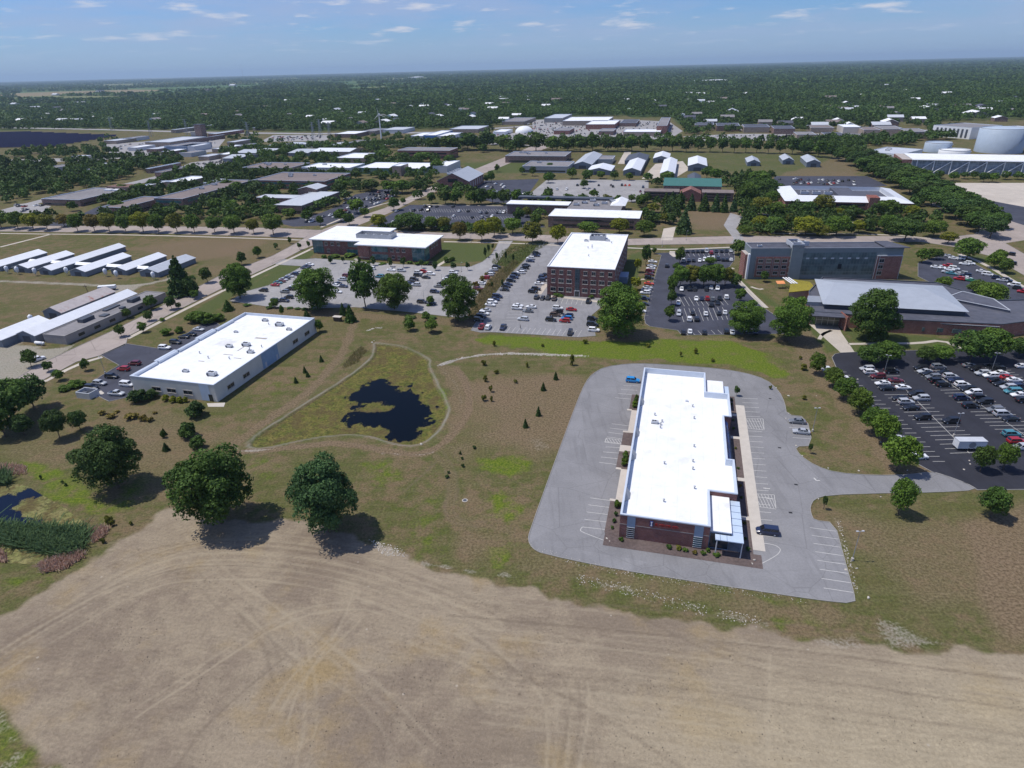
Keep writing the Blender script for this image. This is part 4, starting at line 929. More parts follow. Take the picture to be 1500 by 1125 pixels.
# beds, walks and paint round it (in the building's own axes)
CA, SA = math.cos(R(A)), math.sin(R(A))
def mb_pt(x, y): return (X0+x*CA-y*SA, Y0+x*SA+y*CA)
def mb_rect(x0,x1,y0,y1): return [mb_pt(x0,y0),mb_pt(x1,y0),mb_pt(x1,y1),mb_pt(x0,y1)]
for q,lb in (((-3.2,30.6,-3.6,0.75),'brown mulch bed along the end wall'),((-3.4,-0.02,0.8,13.0),None),((-3.6,-0.02,27.5,36.5),None),((-3.4,-0.02,39.5,46.5),None),((-3.0,-0.02,60.5,71.0),None),((26.6,29.0,0.8,76.0),None)):
    sheet('mulch_bed', mb_rect(*q), 0.052, M_MULCH, lb)
for q in ((-2.2,-0.05,13.0,27.4),(-3.6,-0.05,36.6,39.4),(-2.2,-0.05,46.6,60.4),(29.0,31.6,2.2,70.5)): sheet('footpath', mb_rect(*q), 0.06, M_CONC)
for y in (12.5,28.5,49.5,63.0): sheet('footpath', mb_rect(26.6,29.0,y,y+1.5), 0.06, M_CONC)
for y in (13.0,27.0,36.0,46.5,60.0): sheet('footpath', mb_rect(-3.6,-2.2,y,y+0.9), 0.064, M_CONC)

# ---- cream panel warehouse
WX, WY = (-96.5,184.53)
WA, WW, WD = -15.4, 32.8, 62.5
ox = WX - math.cos(R(WA))*WW; oy = WY - math.sin(R(WA))*WW
wh = empty('warehouse', ox, oy, WA, 'cream panel warehouse with stepped parapet and worn white roof left of the pond', 'warehouse')
flat_building(wh, [(0,0),(WW,0),(WW,WD-7),(WW-.02,WD),(0,WD)], 6.3, M_CREAM, M_WHITE_DIRTY, par=1.0, th=0.35)
for k,(y0,y1,dx) in enumerate(((0,12,.0),(12,22,.9),(22,33,.0),(33,43,.9),(43,54,.0))):
    if dx:
        q = MB(); q.box(-dx,-.02,y0,y1,-.2,6.3); q.build('wall_bay', M_CREAM, wh)
        q = MB(); q.box(-dx-.05,-.07,y0-.05,y1+.05,6.3,6.42); q.build('coping', M_PARAPET, wh)
    q = MB(); q.box(.36,.9,y0+.3,y1-.3,5.32,6.28); q.build('parapet_return', M_PARAPET, wh)
for x in (9.5,15.5,22.0): window(wh, 3.6, 1.5, x, 0, 1.6, 0)
for y in (7.5,16.0,47.0,55.5): window(wh, 3.6, 1.5, WW, y, 1.6, 90)
pb = MB(); pb.box(27.0,30.6,-.06,.05,0.2,6.0); pb.build('wall_panel', M_PALEBLUE, wh)
pb = MB(); pb.box(WW-.05,WW+.06,25.5,35.5,0.2,6.05); pb.build('wall_panel', mat('faded_blue_panel',(0.26,0.37,0.52),0.6,0.1,0.5,streak=.15), wh)
dr = MB(); dr.box(29.9,31.4,-.1,-.065,0.05,2.6); dr.build('door', M_GLASS, wh)
for y in (26.8,33.8): q = MB(); q.box(WW+.065,WW+.1,y,y+1.0,0.05,2.2); q.build('door', M_LTGREY, wh)
for x,y,s in ((26.0,8.0,1.25),(15.0,8.5,.8),(21.5,33.0,1.15),(16.0,30.5,.95),(27.2,27.5,.95),(22.0,54.0,1.25),(28.5,50.5,.8),(13.0,57.5,.9),(9.0,44,.6)): hvac(wh, x, y, 5.3, s*.8, 1)
for x,y in ((9,23),(15,20),(23,21),(25,30),(17,54),(28,33)): vent(wh, x, y, 5.35)
for x,y,a,b_ in ((18,24,4,.5),(21,28,.5,4),(24,22,3,.4),(13,17,2.5,.5),(20,40,5,1.2)): st = MB(); st.box(x,x+a,y,y+b_,5.312,5.322); st.build('roof_stain', mat('roof_dirt',(0.34,0.31,0.28),0.9,0.3,1.5), wh)
sheet('footpath', [(-99.78,183.8),(-93.82,183.96),(-93.15,181.13),(-98.33,181.4)], 0.05, M_CONC)

# ---- three storey brick office
o3 = (17.5,285.3,-15,30.5,65.8,13.8)
OX, OY, OA, OW, OD, OH = o3; OW, OD = 31.0, 67.0
of = empty('brick_office', OX, OY, OA, 'three storey dark brick office with plain white roof at the centre', 'office building')
flat_building(of, [(0,0),(OW,0),(OW,OD),(0,OD)], OH, M_BRICK, M_WHITE_ROOF, par=0.5, th=0.4, cap=M_WHITE)
for x in (2.9,6.6,10.3,17.7,21.5,25.3,29.0):
    window(of, 1.8, 1.9, x, 0, 10.3, 0)
    window(of, 2.5 if 4 < x < 26 else 1.8, 1.9, x, 0, 6.2, 0); window(of, 2.5, 1.9, x, 0, 2.1, 0)
for k in range(10):
    for z in (2.1,6.2,10.3): window(of, 2.2, 1.9, OW, 4+k*6.6, z, 90)
for k in range(10):
    for z in (2.1,6.2,10.3): window(of, 2.2, 1.9, 0, 4+k*6.6, z, -90)
q = MB(); q.box(13.0,15.2,-.07,.05,2.9,13.2); q.build('stair_glazing', glass('stair_glass',(0.05,0.08,0.10),.15,.6,grid=(1.1,1.3,(.12,.15,.17))), of)
q = MB(); q.box(13.1,15.1,-.09,.05,.05,2.7); q.build('door', M_GLASS, of)
q = MB(); q.box(12.9,13.05,-.2,.02,0,3.0); q.box(15.15,15.3,-.2,.02,0,3.0); q.box(12.9,15.3,-.2,.02,2.72,2.9); q.build('door_frame', M_WHITE, of)
pen = MB()
for a in ((12,20,53,53.3),(12,20,59.7,60),(12,12.3,53.3,59.7),(19.7,20,53.3,59.7)): pen.box(*a,13.25,15.4)
pen.build('plant_screen', M_GREY, of)
hvac(of, 16, 56.5, 13.25, 1.5); hvac(of, 21.5, 53, 13.25, .7); hvac(of, 10.5, 51, 13.25, .7)
for x,y in ((13.5,37.0),(15.5,37.5),(16.0,22.0),(15,41),(24,49)): vent(of, x, y, 13.25, 1.1)
q = MB(); q.box(OW+.02,OW+4,24,33,0,3.2); q.build('entry_wing', M_BLUEPANEL, of)

# ---- long glass and brick office
gX, gY, gA, gW, gD, gH = (-85.5,356.8,-15,40.5,26.5,8.9)
gl_o = empty('glass_office', gX, gY, gA, 'two storey glass and brick office with wide white overhanging roof', 'office building')
lw = 33.0
foot = [(-lw,9.0),(0,9.0),(0,0),(gW,0),(gW,gD),(-lw+6,gD+14),(-lw,gD+14)]
foot = [(-lw,7.5),(0,7.5),(0,0),(gW,0),(gW,gD),(5,gD),(5,gD+13),(-lw,gD+13)]
b, p_, inn = shell(foot, 8.2, 0.1, .2); b.build('wall', M_BRICK, gl_o)
rf = MB(); rf.prism(offset_poly(foot, 1.3), 8.2, 8.75); rf.build('roof', M_WHITE_ROOF, gl_o)
for x0,x1,z0,z1,y in ((-lw+.2,-lw+7,0.5,7.9,7.5),(-10,-1.5,4.8,7.8,7.5),(-11,-1.5,.5,3.4,7.5),(8.5,18.5,4.8,7.8,0),(8.5,18.5,.4,3.4,0),(gW-7.5,gW-.1,.6,7.9,0)): band(gl_o, x0, x1, y, z0, z1, 'f', gm=M_GLASSTEAL, name='curtain_wall')
band(gl_o, .1, 7, gW, .6, 7.9, 'r', gm=M_GLASSTEAL, name='curtain_wall')
for x in (-24,-20,-16): window(gl_o, 2, 1.8, x, 7.5, 5.2, 0)
for x in (21,24.5,28): window(gl_o, 2, 1.8, x, 0, 5.2, 0)
for x in (-23,21.5,25): window(gl_o, 1.8, 1.6, x, 7.5 if x < 0 else 0, 1.3, 0)
for y in (11,15,19): window(gl_o, 2, 1.8, gW, y, 5.0, 90)
q = MB(); q.box(.5,7,-.25,-.02,.8,8.1); q.build('brick_pier', M_BRICKRED, gl_o)
q = MB()
for k in range(8): q.box(.8+k*.75,1.2+k*.75,-.3,-.255,1.2,1.6)
q.build('porthole_row', M_CONC, gl_o)
q = MB()
for a in ((-7,15,13,13.3),(-7,15,21,21.3),(-7,-6.7,13.3,21),(14.7,15,13.3,21)): q.box(*a,8.75,11.2)
q.build('plant_screen', M_GREY, gl_o)
for x in (-4,1,6,11): hvac(gl_o, x, 17, 8.75, 1.1, 1)
q = MB(); q.box(-2.5,0.3,-1.6,-.05,0.05,0.2); q.build('entry_step', M_CONC, gl_o)

# ---- grey slab hotel with brick wings
hX, hY, hA, hW, hD, hH = (117.1,302.1,-4.5,71.1,11.1,15.3)
ho = empty('slab_building', hX, hY, hA, 'long grey five storey slab with brick bays and dark roof', 'building')
foot = [(0,0),(hW,0),(hW-4,hD),(0,hD)]
flat_building(ho, foot, hH, mat('grey_cladding',(0.20,0.235,0.25),0.6,0.1,0.4,streak=.15), M_ROOFDK, par=0.35, th=0.35, cap=M_GREY)
rf = MB(); rf.prism([(hW-9,-1.2),(hW+2.0,-1.2),(hW-3,hD+.6),(hW-9,hD+.6)], hH+.05, hH+.35); rf.build('roof_edge', M_ROOFDK, ho)
u = hW/246.5
q = MB(); q.box(10*u,71*u,-.5,-.02,1.2,11.0); bw = q.build('brick_bay', M_BRICKRED, ho)
for k,x in enumerate((18,31,44.5,57.5)):
    for z in (2.3,5.3,8.3): window(ho, 2.3, 1.7, x*u, -.5, z, 0)
for z in (3,6,9): window(ho, .8, .5, 66*u, -.5, z, 0)
q = MB()
for x in (10,24.5,38,51,71): q.box(x*u-.12,x*u+.12,-.56,-.502,1.2,11.0)
q.build('pilaster', M_CONCDK, ho)
q = MB(); q.box(66*u,85*u,-1.0,-.02,-.2,hH+1.6); q.build('stair_tower', mat('tower_cladding',(0.26,0.29,0.29),0.6,0.1,0.4), ho)
q = MB()
for a in ((66*u,85*u,-1.0,-.7),(66*u,85*u,9,9.3),(66*u,66*u+.3,-.7,9),(85*u-.3,85*u,-.7,9),(85*u,98*u,4,4.3)): q.box(*a,hH+.02,hH+2.2)
q.build('tower_parapet', M_LTGREY, ho)
hvac(ho, 74*u, 4, hH, 1.6); hvac(ho, 90*u, 7, hH, 1.2); hvac(ho, 17*u, 4, hH-.3, .7)
band(ho, 85.5*u, 204*u, 0, 2.2, 13.0, 'f', gm=M_GLASSGREY, name='curtain_wall')
for k in range(8):
    q = MB(); q.box((92+k*13.5)*u,(97+k*13.5)*u,-.12,-.06,9.9,10.6); q.build('vent_panel', M_LTGREY, ho)
q = MB(); q.box(146*u,152*u,-.12,-.06,5.0,7.4); q.build('window', M_GLASS, ho)
q = MB(); q.box(206*u,hW-.02,-.6,-.02,-.2,11.3); q.build('brick_bay', M_BRICKRED, ho)
for z in (2.2,5.2,8.2): window(ho, 2.4, 1.8, 214*u, -.6, z, 0)
q = MB()
for x in (206,210,hW/u-.5): q.box(x*u-.1,x*u+.1,-.7,-.602,0,11.3)
q.box(206*u,hW,-.75,-.02,11.3,11.7); q.build('pilaster', M_LTGREY, ho)
q = MB(); q.box(-2.0,-.02,1,9,-.2,12.0); q.build('brick_bay', M_BRICKRED, ho)
q = MB(); q.box(-.9,-.02,-.6,1,-.2,12.5); q.build('white_fin', M_WHITE, ho)

# ---- low auditorium with the big pale hipped roof in front of it
au = empty('auditorium', *(120.82,240.07), -3.0, 'low dark roofed auditorium with broad pale hipped metal roof', 'auditorium')
aO = Vector((120.82,240.07)); 
def au_l(p):
    dx, dy = p[0]-aO.x, p[1]-aO.y; c, s = math.cos(R(3)), math.sin(R(3))
    return (dx*c-dy*s, dx*s+dy*c)
foot = [au_l(q) for q in ((120.82,240.07),(131.59,237.05),(147.2,229.41),(184.83,221.35),(196.63,224.01),(217.98,231.16),(231.46,248.2),(200.79,247.83),(191.29,272.92),(145.69,285.11),(130.71,265.06))]
flat_building(au, foot, 5.6, M_BRICKRED, M_ROOFDK, par=0.4, th=0.4, cap=M_DKGREY)
e = [au_l(q) for q in ((128.14,244.18),(177.12,231.72),(186.03,262.02),(138.78,275.83))]
rg = [au_l(q) for q in ((140.56,263.9),(172.99,253.73))]
q = MB(); q.prism(e, 5.0, 7.2); q.build('clerestory', M_DKGREY, au)
q = MB(); ee = offset_poly(e, 1.0)
vs = [(x,y,7.25) for x,y in ee]+[(x,y,9.6) for x,y in rg]+[(x,y,7.2) for x,y in ee]
q.add(vs, [(0,1,5,4),(1,2,5),(2,3,4,5),(3,0,4),(9,8,7,6),(0,6,7,1),(1,7,8,2),(2,8,9,3),(3,9,6,0)]); q.build('hipped_roof', mat('pale_standing_seam',(0.40,0.43,0.47),0.45,0.07,0.3,metal=.15), au)
p0, p1 = au_l((131.59,237.05)), au_l((148.75,229.31))
band_l = MB(); band_l.obox((0.6, p0[1]*.02-.16), (p0[0]-.3, p0[1]-.16), .3, .2, 5.0); band_l.build('entrance_glazing', glass('entrance_glass',(0.16,0.17,0.14),.2,.5,grid=(1.6,2.4,(.45,.45,.40))), au)
q = MB(); q.obox((p0[0]+.4,p0[1]-5.5),(p0[0]+.4,p0[1]+1),.5,0,5.9); q.build('fin_wall', M_BRICKRED, au)
q = MB(); q.obox((-.5,-2.2),(p0[0]+.2,p0[1]-2.2),5.0,5.15,5.45); q.build('entrance_roof', M_ROOFDK, au)
fr = [au_l(q_) for q_ in ((147.23,231.51),(185.58,221.58),(184.72,225.94),(149.61,235.91))]
for pp in (((148.05,230.48),(183.55,221.53),5.0),):
    a_, b_ = au_l(pp[0]), au_l(pp[1])
    q = MB(); q.obox((a_[0],a_[1]+2.2),(b_[0],b_[1]+2.2),pp[2],-.2,4.3); q.build('front_wing', M_BRICKRED, au)
    q = MB(); q.obox((a_[0]-.2,a_[1]+2.2),(b_[0]+.2,b_[1]+2.2),pp[2]+.5,4.32,4.6); q.build('wing_roof', M_ROOFDK, au)
    q = MB(); q.obox((a_[0]-.2,a_[1]-.5),(b_[0]+.2,b_[1]-.5),.25,4.62,4.75); q.build('wing_coping', M_LTGREY, au)
    for k in range(7):
        t_ = (k+.5)/7; q = MB(); xx = a_[0]+(b_[0]-a_[0])*t_; yy = a_[1]+(b_[1]-a_[1])*t_
        q.box(xx-2,xx+2,yy-.6,yy-.2,1.2,2.8); q.build('window', M_GLASSGREY, au)
g1 = [au_l(q_) for q_ in ((123.65,268.24),(136.68,271.06),(138.64,281.99),(132.37,286.74))]
q = MB(); q.prism(g1, -.2, 4.0); q.build('garden_wing', M_BRICKTAN, au)
q = MB(); q.prism(offset_poly(g1,.2), 4.02, 4.25); q.build('planted_roof', M_YELLOWGREEN, au)
q = MB()
for p_a, p_b in (((129.15,289.28),(129.47,279.72)),((130.4,289.17),(130.68,279.62)),((131.65,289.07),(131.89,279.52))): q.obox(au_l(p_a), au_l(p_b), .6, 4.3, 4.5)
q.build('pergola_beam', M_WHITE, au)
bk = [au_l(q_) for q_ in ((181.25,250.48),(196.23,233.64),(199.01,247.38),(192.99,257.65))]
q = MB(); q.prism(bk, 5.0, 6.2); q.build('rear_wing', M_ROOFDK, au)
q = MB()
for i_ in range(4): q.obox(bk[i_-1], bk[i_], .35, 6.22, 6.4)
q.build('rear_coping', M_LTGREY, au)
q = MB(); q.prism([au_l(q_) for q_ in ((122.17,247.79),(129.43,246.41),(132.82,253.9),(125.95,255.31))], 5.2, 6.9); q.build('roof_box', M_GREY, au)
aw = empty('awning', *(127.31,286.77), 0, 'orange fabric awning over a small terrace beside the auditorium', 'awning')
q = MB(); q.add([(-1.9,-1.2,2.5),(1.9,-1.2,2.5),(1.9,1.2,3.2),(-1.9,1.2,3.2),(-1.9,-1.2,2.42),(1.9,-1.2,2.42),(1.9,1.2,3.12),(-1.9,1.2,3.12)], [(0,1,2,3),(7,6,5,4),(0,4,5,1),(1,5,6,2),(2,6,7,3),(3,7,4,0)]); q.build('canopy', M_ORANGE, aw)
for x,y in ((-1.7,-1.0),(1.7,-1.0),(1.7,1.0),(-1.7,1.0)):
    q = MB(); q.tube((x,y,0),(x,y,2.5 if y < 0 else 3.1),.06,n=6); q.build('post', M_GREY, aw)

# ---------------------------------------------------------------- the office park and beyond
o = block('brick_block', 'front half of the long brown roofed brick bar behind the left street trees', (-315.4,504.1,-15,21.4,45,6.5), M_BRICKBRN, M_ROOFBRN, floors=1, wh=1.4)
o = block('brick_block', 'rear half of the brown roofed brick bar with tall blue green glazing', (-284,526.1,-15,27,93.4,8.5), M_BRICKBRN, M_ROOFBRN, floors=2, gm=M_GLASSTEAL, pitch=3.9, wh=2.0, units=2)
o = block('brick_block', 'low grey roofed brick building with two white skylights at far left', (-394.1,554.5,-15,39.8,54.8,5.5), M_BRICKBRN, M_ROOFMID, floors=1, wh=1.2)
X,Y,a,w,d,h = (-394.1,554.5,-15,39.8,54.8,5.5)
for k in range(2): q = MB(); q.box(w*.55+k*9,w*.55+7+k*9,d*.8,d*.88,h-.55,h+.7); q.build('skylight', M_WHITE, o)
q = MB(); q.box(w*.5,w+8,d*.9,d+10,-.2,h+2.2); q.build('rear_wing', M_BRICKBRN, o)
block('brick_block', 'two storey red brick building with brown roof left of the grey bars', (-235.5,613.4,-15,74,49.6,8), M_BRICKRED, M_ROOFBRN, floors=2, gm=M_GLASSTEAL, pitch=3.6, wh=1.8, units=3)
o = block('bar_building', 'dark brick bar with pale grey sloped roof beside the dark lot', (-177.6,494.6,-15,23.6,58.9,6.5), M_BRICKBRN, M_LTGREY, par=.1, floors=1, wh=1.6, cap=M_LTGREY)
block('bar_building', 'low dark building with pale roof strip left of the grey bar', (-205,532.3,-15,34.7,14.3,6), M_BRICKBRN, M_LTGREY, par=.1, floors=1, cap=M_LTGREY)
block('bar_building', 'flat grey roofed link between the two grey bars', (-174.3,529.6,-15,21.1,29.4,5.2), M_BRICKBRN, M_ROOFMID, units=3)
gable('hip_tower', 'small square tower with pale pyramid roof above the grey bars', (-175.8,551.9,-15,17.3,18.1,8.5), 2.0, M_BRICKBRN, M_LTGREY, door=False)
block('tan_block', 'tan walled block with brown roof behind the red brick building', (-283.3,716.2,-15,56.9,41.2,6.5), M_BRICKTAN, M_ROOFBRN, units=4)
block('white_block', 'white roofed pale warehouse right of the tan block', (-216.9,704.4,-15,56.3,35.1,6.5), M_LTGREY, M_WHITE_ROOF, units=1)
block('green_glass_building', 'long low green glass building with white roof edge', (-153.6,690.7,-15,72.6,41.5,6.5), M_GLASSGREEN, M_WHITE_ROOF, par=.3)
block('green_glass_building', 'white roofed end block right of the green glass building', (-75.9,685.7,-15,15.3,42.8,7), M_LTGREY, M_WHITE_ROOF)
q = block('brick_tower', 'small brick tower in the middle of the green glass building', (-115.3,670.1,-15,9.3,20.2,10), M_BRICKTAN, M_WHITE_ROOF)
block('brick_block', 'three storey red brick block with thin white roof edge', (-130.6,808.7,-15,66,31.1,10), M_BRICKRED, M_ROOFMID, floors=2, cap=M_WHITE, z0=2)
gable('storage_shed', 'white roofed wide shed left of the flat white shed', (-249,864.4,-15,53.1,39.1,5), 2.2, M_BRICKTAN, M_BARNROOF, along='w')
block('storage_shed', 'flat white roofed tan shed right of the wide shed', (-202,789.1,-15,40.3,47.4,5.5), M_BRICKTAN, M_WHITE_ROOF)
for q, lb in (((-280,865,-15,28.4,45.2,4), 'grey pitched storage shed beside the white sheds'), ((-351.3,875.4,-15,29.9,37.9,4.5), 'grey blue pitched shed at the left edge of the sheds'), ((-345.8,819,-15,24.4,40.1,4.5), 'lower grey shed in front of the blue grey shed'), ((-328.3,885.5,-15,25.2,30.9,4.5), 'grey pitched shed between the dark conifers')):
    gable('storage_shed', lb, q, 2.2, M_BARNWALL, M_BARNGREY, along='w')
hl = gable('brick_hall', 'red brick hall with steep grey metal gable roof', (-61.6,580.4,-15,29.4,44.3,8), 6.5, M_BRICKRED, M_BARNGREY)
X,Y,a,w,d,h = (-61.6,580.4,-15,29.4,44.3,8)
for k in range(6): q = MB(); q.box(w-.02,w+.08,d*(.1+.15*k),d*(.1+.15*k)+2,2.0,6.8); q.build('window', M_CONC, hl)
q = MB(); q.box(w*.35,w*.65,-.1,.02,7.0,10.0); q.build('window', M_GLASS, hl)
for k in range(5): hvac(hl, w*.30, d*(.2+.15*k), h+4.2, 1.4)
c1 = block('courtyard_office', 'dark brick courtyard office with white sloped roof edges', (26.7,425.2,-15,59.6,24,7.6), M_BRICKBRN, M_WHITE_ROOF, par=.1, floors=2, cap=M_WHITE, z0=1.2, pitch=3.4, wh=1.3)
X,Y,a,w,d,h = (26.7,425.2,-15,59.6,24,7.6)
q = MB(); q.box(w*.12,w*.75,d+.1,d+45,-.2,6.3); q.build('courtyard_block', M_BRICKBRN, c1)
q = MB(); q.box(w*.12,w*.75,d+.1,d+45,6.32,6.6); q.build('courtyard_roof', M_ROOFMID, c1)
q = MB(); q.box(-38,w*.12-.1,d+14,d+26,-.2,7.0); q.build('west_wing', M_BRICKBRN, c1)
q = MB(); q.box(-38.8,w*.12-.1,d+13.2,d+26.8,7.02,7.5); q.build('west_roof', M_WHITE_ROOF, c1)
q = MB(); q.box(-36,w*.6,d+38,d+45,6.7,8.0); q.build('rear_parapet', M_DKGREY, c1)
q = MB(); q.add([(w*.6,d+20,6.7),(w*.78,d+20,6.7),(w*.78,d+46,6.7),(w*.6,d+46,6.7),(w*.69,d+22,9.0),(w*.69,d+44,9.0)], [(0,1,4),(1,2,5,4),(2,3,5),(3,0,4,5)]); q.build('monitor_roof', M_WHITE_ROOF, c1)
for k in range(6): hvac(c1, w*(.2+.08*k), d+18+(k%3)*8, 6.6, 1.3, k%2)
gr = gable('green_roof_hall', 'brick hall with long dull green metal roof', (124.5,521.2,-15,44.1,39.3,9), 3.0, M_BRICKBRN, M_GREENROOF, along='w', door=False)
X,Y,a,w,d,h = (124.5,521.2,-15,44.1,39.3,9)
for x0,x1 in ((-14,w*.28),(w*.68,w*1.2)):
    q = MB(); q.box(x0,x1,-14,-.5,-.2,6.5); q.build('front_wing', M_BRICKBRN, gr); q = MB(); q.box(x0-.4,x1+.4,-14.4,-.5,6.52,6.9); q.build('wing_roof', M_ROOFBRN, gr)
    for k in range(3): q = MB(); q.box(x0+2,x1-2,-14.1,-13.9,1+k*1.9,2+k*1.9); q.build('window_band', M_GLASS, gr)
q = MB(); q.add([(w*.30,-16,0),(w*.66,-16,0),(w*.66,-16,6),(w*.48,-16,9.5),(w*.30,-16,6),(w*.30,-.6,0),(w*.66,-.6,0),(w*.66,-.6,6),(w*.48,-.6,9.5),(w*.30,-.6,6)], [(0,1,2,3,4),(0,5,6,1),(1,6,7,2),(2,7,8,3),(3,8,9,4),(4,9,5,0)]); q.build('gable_porch', M_BRICK, gr)
block('dark_office', 'dark two storey office left of the grey sheds', (-1.3,751.3,-15,68,41.2,7.5), M_BRICKBRN, M_ROOFMID, floors=1, units=4)
block('dark_office', 'grey stepped block in front of the dark two storey office', (15.8,673,-15,46.9,39.3,6.5), M_GREY, M_ROOFMID, floors=1, units=1)
block('dark_office', 'low shed with dark roof between the dark office and white barns', (98.4,722.8,-15,16.1,30.1,5), M_GREY, M_ROOFMID)
gable('greenhouse', 'grey glass greenhouse with two pitched bays', (69.2,688.8,-15,18.9,86.2,4.5), 3.0, M_BARNWALL, M_BARNGREY)
for q,lb,mr in (((78.5,647.1,-15,23.2,35,4),'white gable barn nearest the scattered pale lot',M_BARNROOF),((112.3,637.7,-15,16.1,75.5,4.5),'long white barn with stepped gables',M_BARNROOF),((142.8,615,-15,13.2,97.1,4.5),'white barn behind the green roof trees',M_BARNROOF),((179.2,655.1,-15,18,58.4,5),'white gable barn with grey wall by the mown field',M_BARNROOF),((158.7,721,-15,16.7,42.7,4.5),'small white barn at the back of the pale yard',M_BARNROOF),
             ((126.4,712.7,-15,22.5,53.3,3.5),'dark blue shed beside the mown field',M_DKGREY),((246.5,679.5,-15,12.2,33.3,3.5),'grey pitched hut alone in the mown field',M_BARNGREY),((284.5,684.2,-15,10.6,34.1,4),'grey hut at the far corner of the mown field',M_BARNGREY),((299.5,661.8,-15,12.8,43.8,4.5),'grey hipped hut right of the mown field',M_BARNGREY),((152.8,555.6,-15,11.1,42.6,5),'dark pitched house behind the green roof',M_DKGREY)):
    gable('barn', lb, q, 2.6, M_BARNWALL, mr)
# brick complex with white sloping roofs
rX,rY,rA,rW,rD,rH = (197.8,459.8,-14.5,81.2,57.8,6.8)
rc = empty('courtyard_office', rX, rY, rA, 'red brick courtyard building ringed by white sloping roofs', 'building')
b, p_, inn = shell([(0,0),(rW,0),(rW,rD),(0,rD)], rH, .1, .3); b.build('wall', M_BRICKRED, rc)
outp = offset_poly([(0,0),(rW,0),(rW,rD),(0,rD)], .8); inp = offset_poly([(0,0),(rW,0),(rW,rD),(0,rD)], -9)
q = MB(); q.add([(x,y,rH) for x,y in outp]+[(x,y,rH+2.6) for x,y in inp]+[(x,y,rH-.5) for x,y in inp], [(i,(i+1)%4,4+(i+1)%4,4+i) for i in range(4)]+[(4+i,4+(i+1)%4,8+(i+1)%4,8+i) for i in range(4)]+[(8,9,10,11)])
q.build('ring_roof', M_BARNROOF, rc)
q = MB(); q.box(inp[0][0]+.5,inp[1][0]-.5,inp[0][1]+.5,inp[2][1]-.5,rH-.45,rH-.3); q.build('inner_roof', M_ROOFDK, rc)
q = MB(); q.box(rW*.46,rW*.62,9.5,rD-2,rH-.3,rH+1.8); q.build('rear_roof', M_ROOFDK, rc)
q = MB(); q.box(rW*.66,rW*.74,-1.5,10,-.2,rH+3.5); q.build('brick_tower', M_BRICKRED, rc)
for z in (1.0,4.0): band(rc, rW*.05, rW*.64, 0, z, z+1.6, 'f'); band(rc, rW*.76, rW*.96, 0, z, z+1.6, 'f')
for k in range(3): hvac(rc, rW*(.2+.1*k), rD*.5, rH-.3, 1.8)
# plant building with braced glass front
tX,tY,tA,tW,tD,tH = (372.5,608.9,-20.1,85.7,45.2,12.5)
tp = empty('plant_building', tX, tY, tA, 'long glass fronted plant building with white diagonal braces', 'building')
flat_building(tp, [(0,0),(tW*1.5,0),(tW*1.5,tD),(0,tD)], tH, glass('plant_glass',(0.30,0.36,0.43),.3,.5,grid=(4,4,(.42,.47,.52))), M_WHITE_ROOF, par=.2, cap=M_WHITE)
q = MB(); q.box(-8,-.05,1,tD,-.2,tH-.5); q.build('end_wall', M_BRICKRED, tp)
q = MB(); sp_ = tW/6.3
for k in range(10):
    x = 4+k*sp_
    q.tube((x,-1.2,0),(x,-1.2,tH-.3),.5,n=6); q.tube((x,-1.2,.5),(x+sp_,-1.2,tH-1.2),.45,n=6)
q.build('brace_frame', M_WHITE, tp)
q = MB(); q.box(-.5,tW*1.5,-2.2,-.08,tH-.6,tH-.25); q.build('eave', M_WHITE, tp)
def tank(label, x, y, r, h, m, dome=.4):
    o = empty('storage_tank', x, y, 0, label, 'tank', 'storage tanks behind the plant building')
    q = MB(); q.lathe((0,0,0), [(r,-.3),(r,h),(r*.98,h+.3),(r*.5,h+dome),(0.2,h+dome*1.3)], 48); q.build('shell', m, o, True).data.polygons.foreach_set('use_smooth', [True]*len(q.f))
    s = MB(); a0 = -2.0
    for k in range(26): a = a0+k*.05; s.obox((math.cos(a)*(r+.1),math.sin(a)*(r+.1)),(math.cos(a)*(r+1.0),math.sin(a)*(r+1.0)),.7,h*k/26,h*k/26+.15)
    s.build('stair', M_GREY, o)
    q = MB(); q.lathe((0,0,h+.3), [(r*.97,0),(r*.97,1.0)], 48); q.f.pop(); q.build('railing', M_LTGREY, o)
    return o
M_TANK = mat('tank_paint',(0.40,0.47,0.55),.5,.06,.2,streak=.1)
tank('tall broad pale blue storage tank at far right', *(546.6,741.9), 22.5, 23.5, M_TANK, 2)
tank('smaller pale grey tank left of the big tank', *(486.6,754.5), 13.5, 9, M_TANK, 1)
tank('low white tank just behind the plant building roof', *(489.6,728.7), 15, 4, M_WHITE, 1)
block('white_block', 'white boxy plant left of the tanks', (374,697.9,-50.7,36.1,55.3,9), M_WHITE, M_LTGREY, floors=1, units=2)
o = block('striped_hall', 'white hall with tall dark window slots beyond the tanks', (575.6,912.8,-68.6,52.5,57.3,14), M_WHITE, M_ROOFMID)
X,Y,a,w,d,h = (575.6,912.8,-68.6,52.5,57.3,14)
for k in range(8): q = MB(); q.box(w*(.1+.11*k),w*(.1+.11*k)+w*.05,-.3,.05,1.5,h-2.5); q.build('window', M_DKGREY, o)
o = block('striped_hall', 'white arena with small square windows behind the tall tank', (610.7,869.5,-83.6,60.9,50,14), M_WHITE, M_LTGREY)
X,Y,a,w,d,h = (610.7,869.5,-83.6,60.9,50,14)
for k in range(9): q = MB(); q.box(w*(.05+.1*k),w*(.05+.1*k)+w*.05,-.3,.05,h-5,h-2.5); q.build('window', M_DKGREY, o)
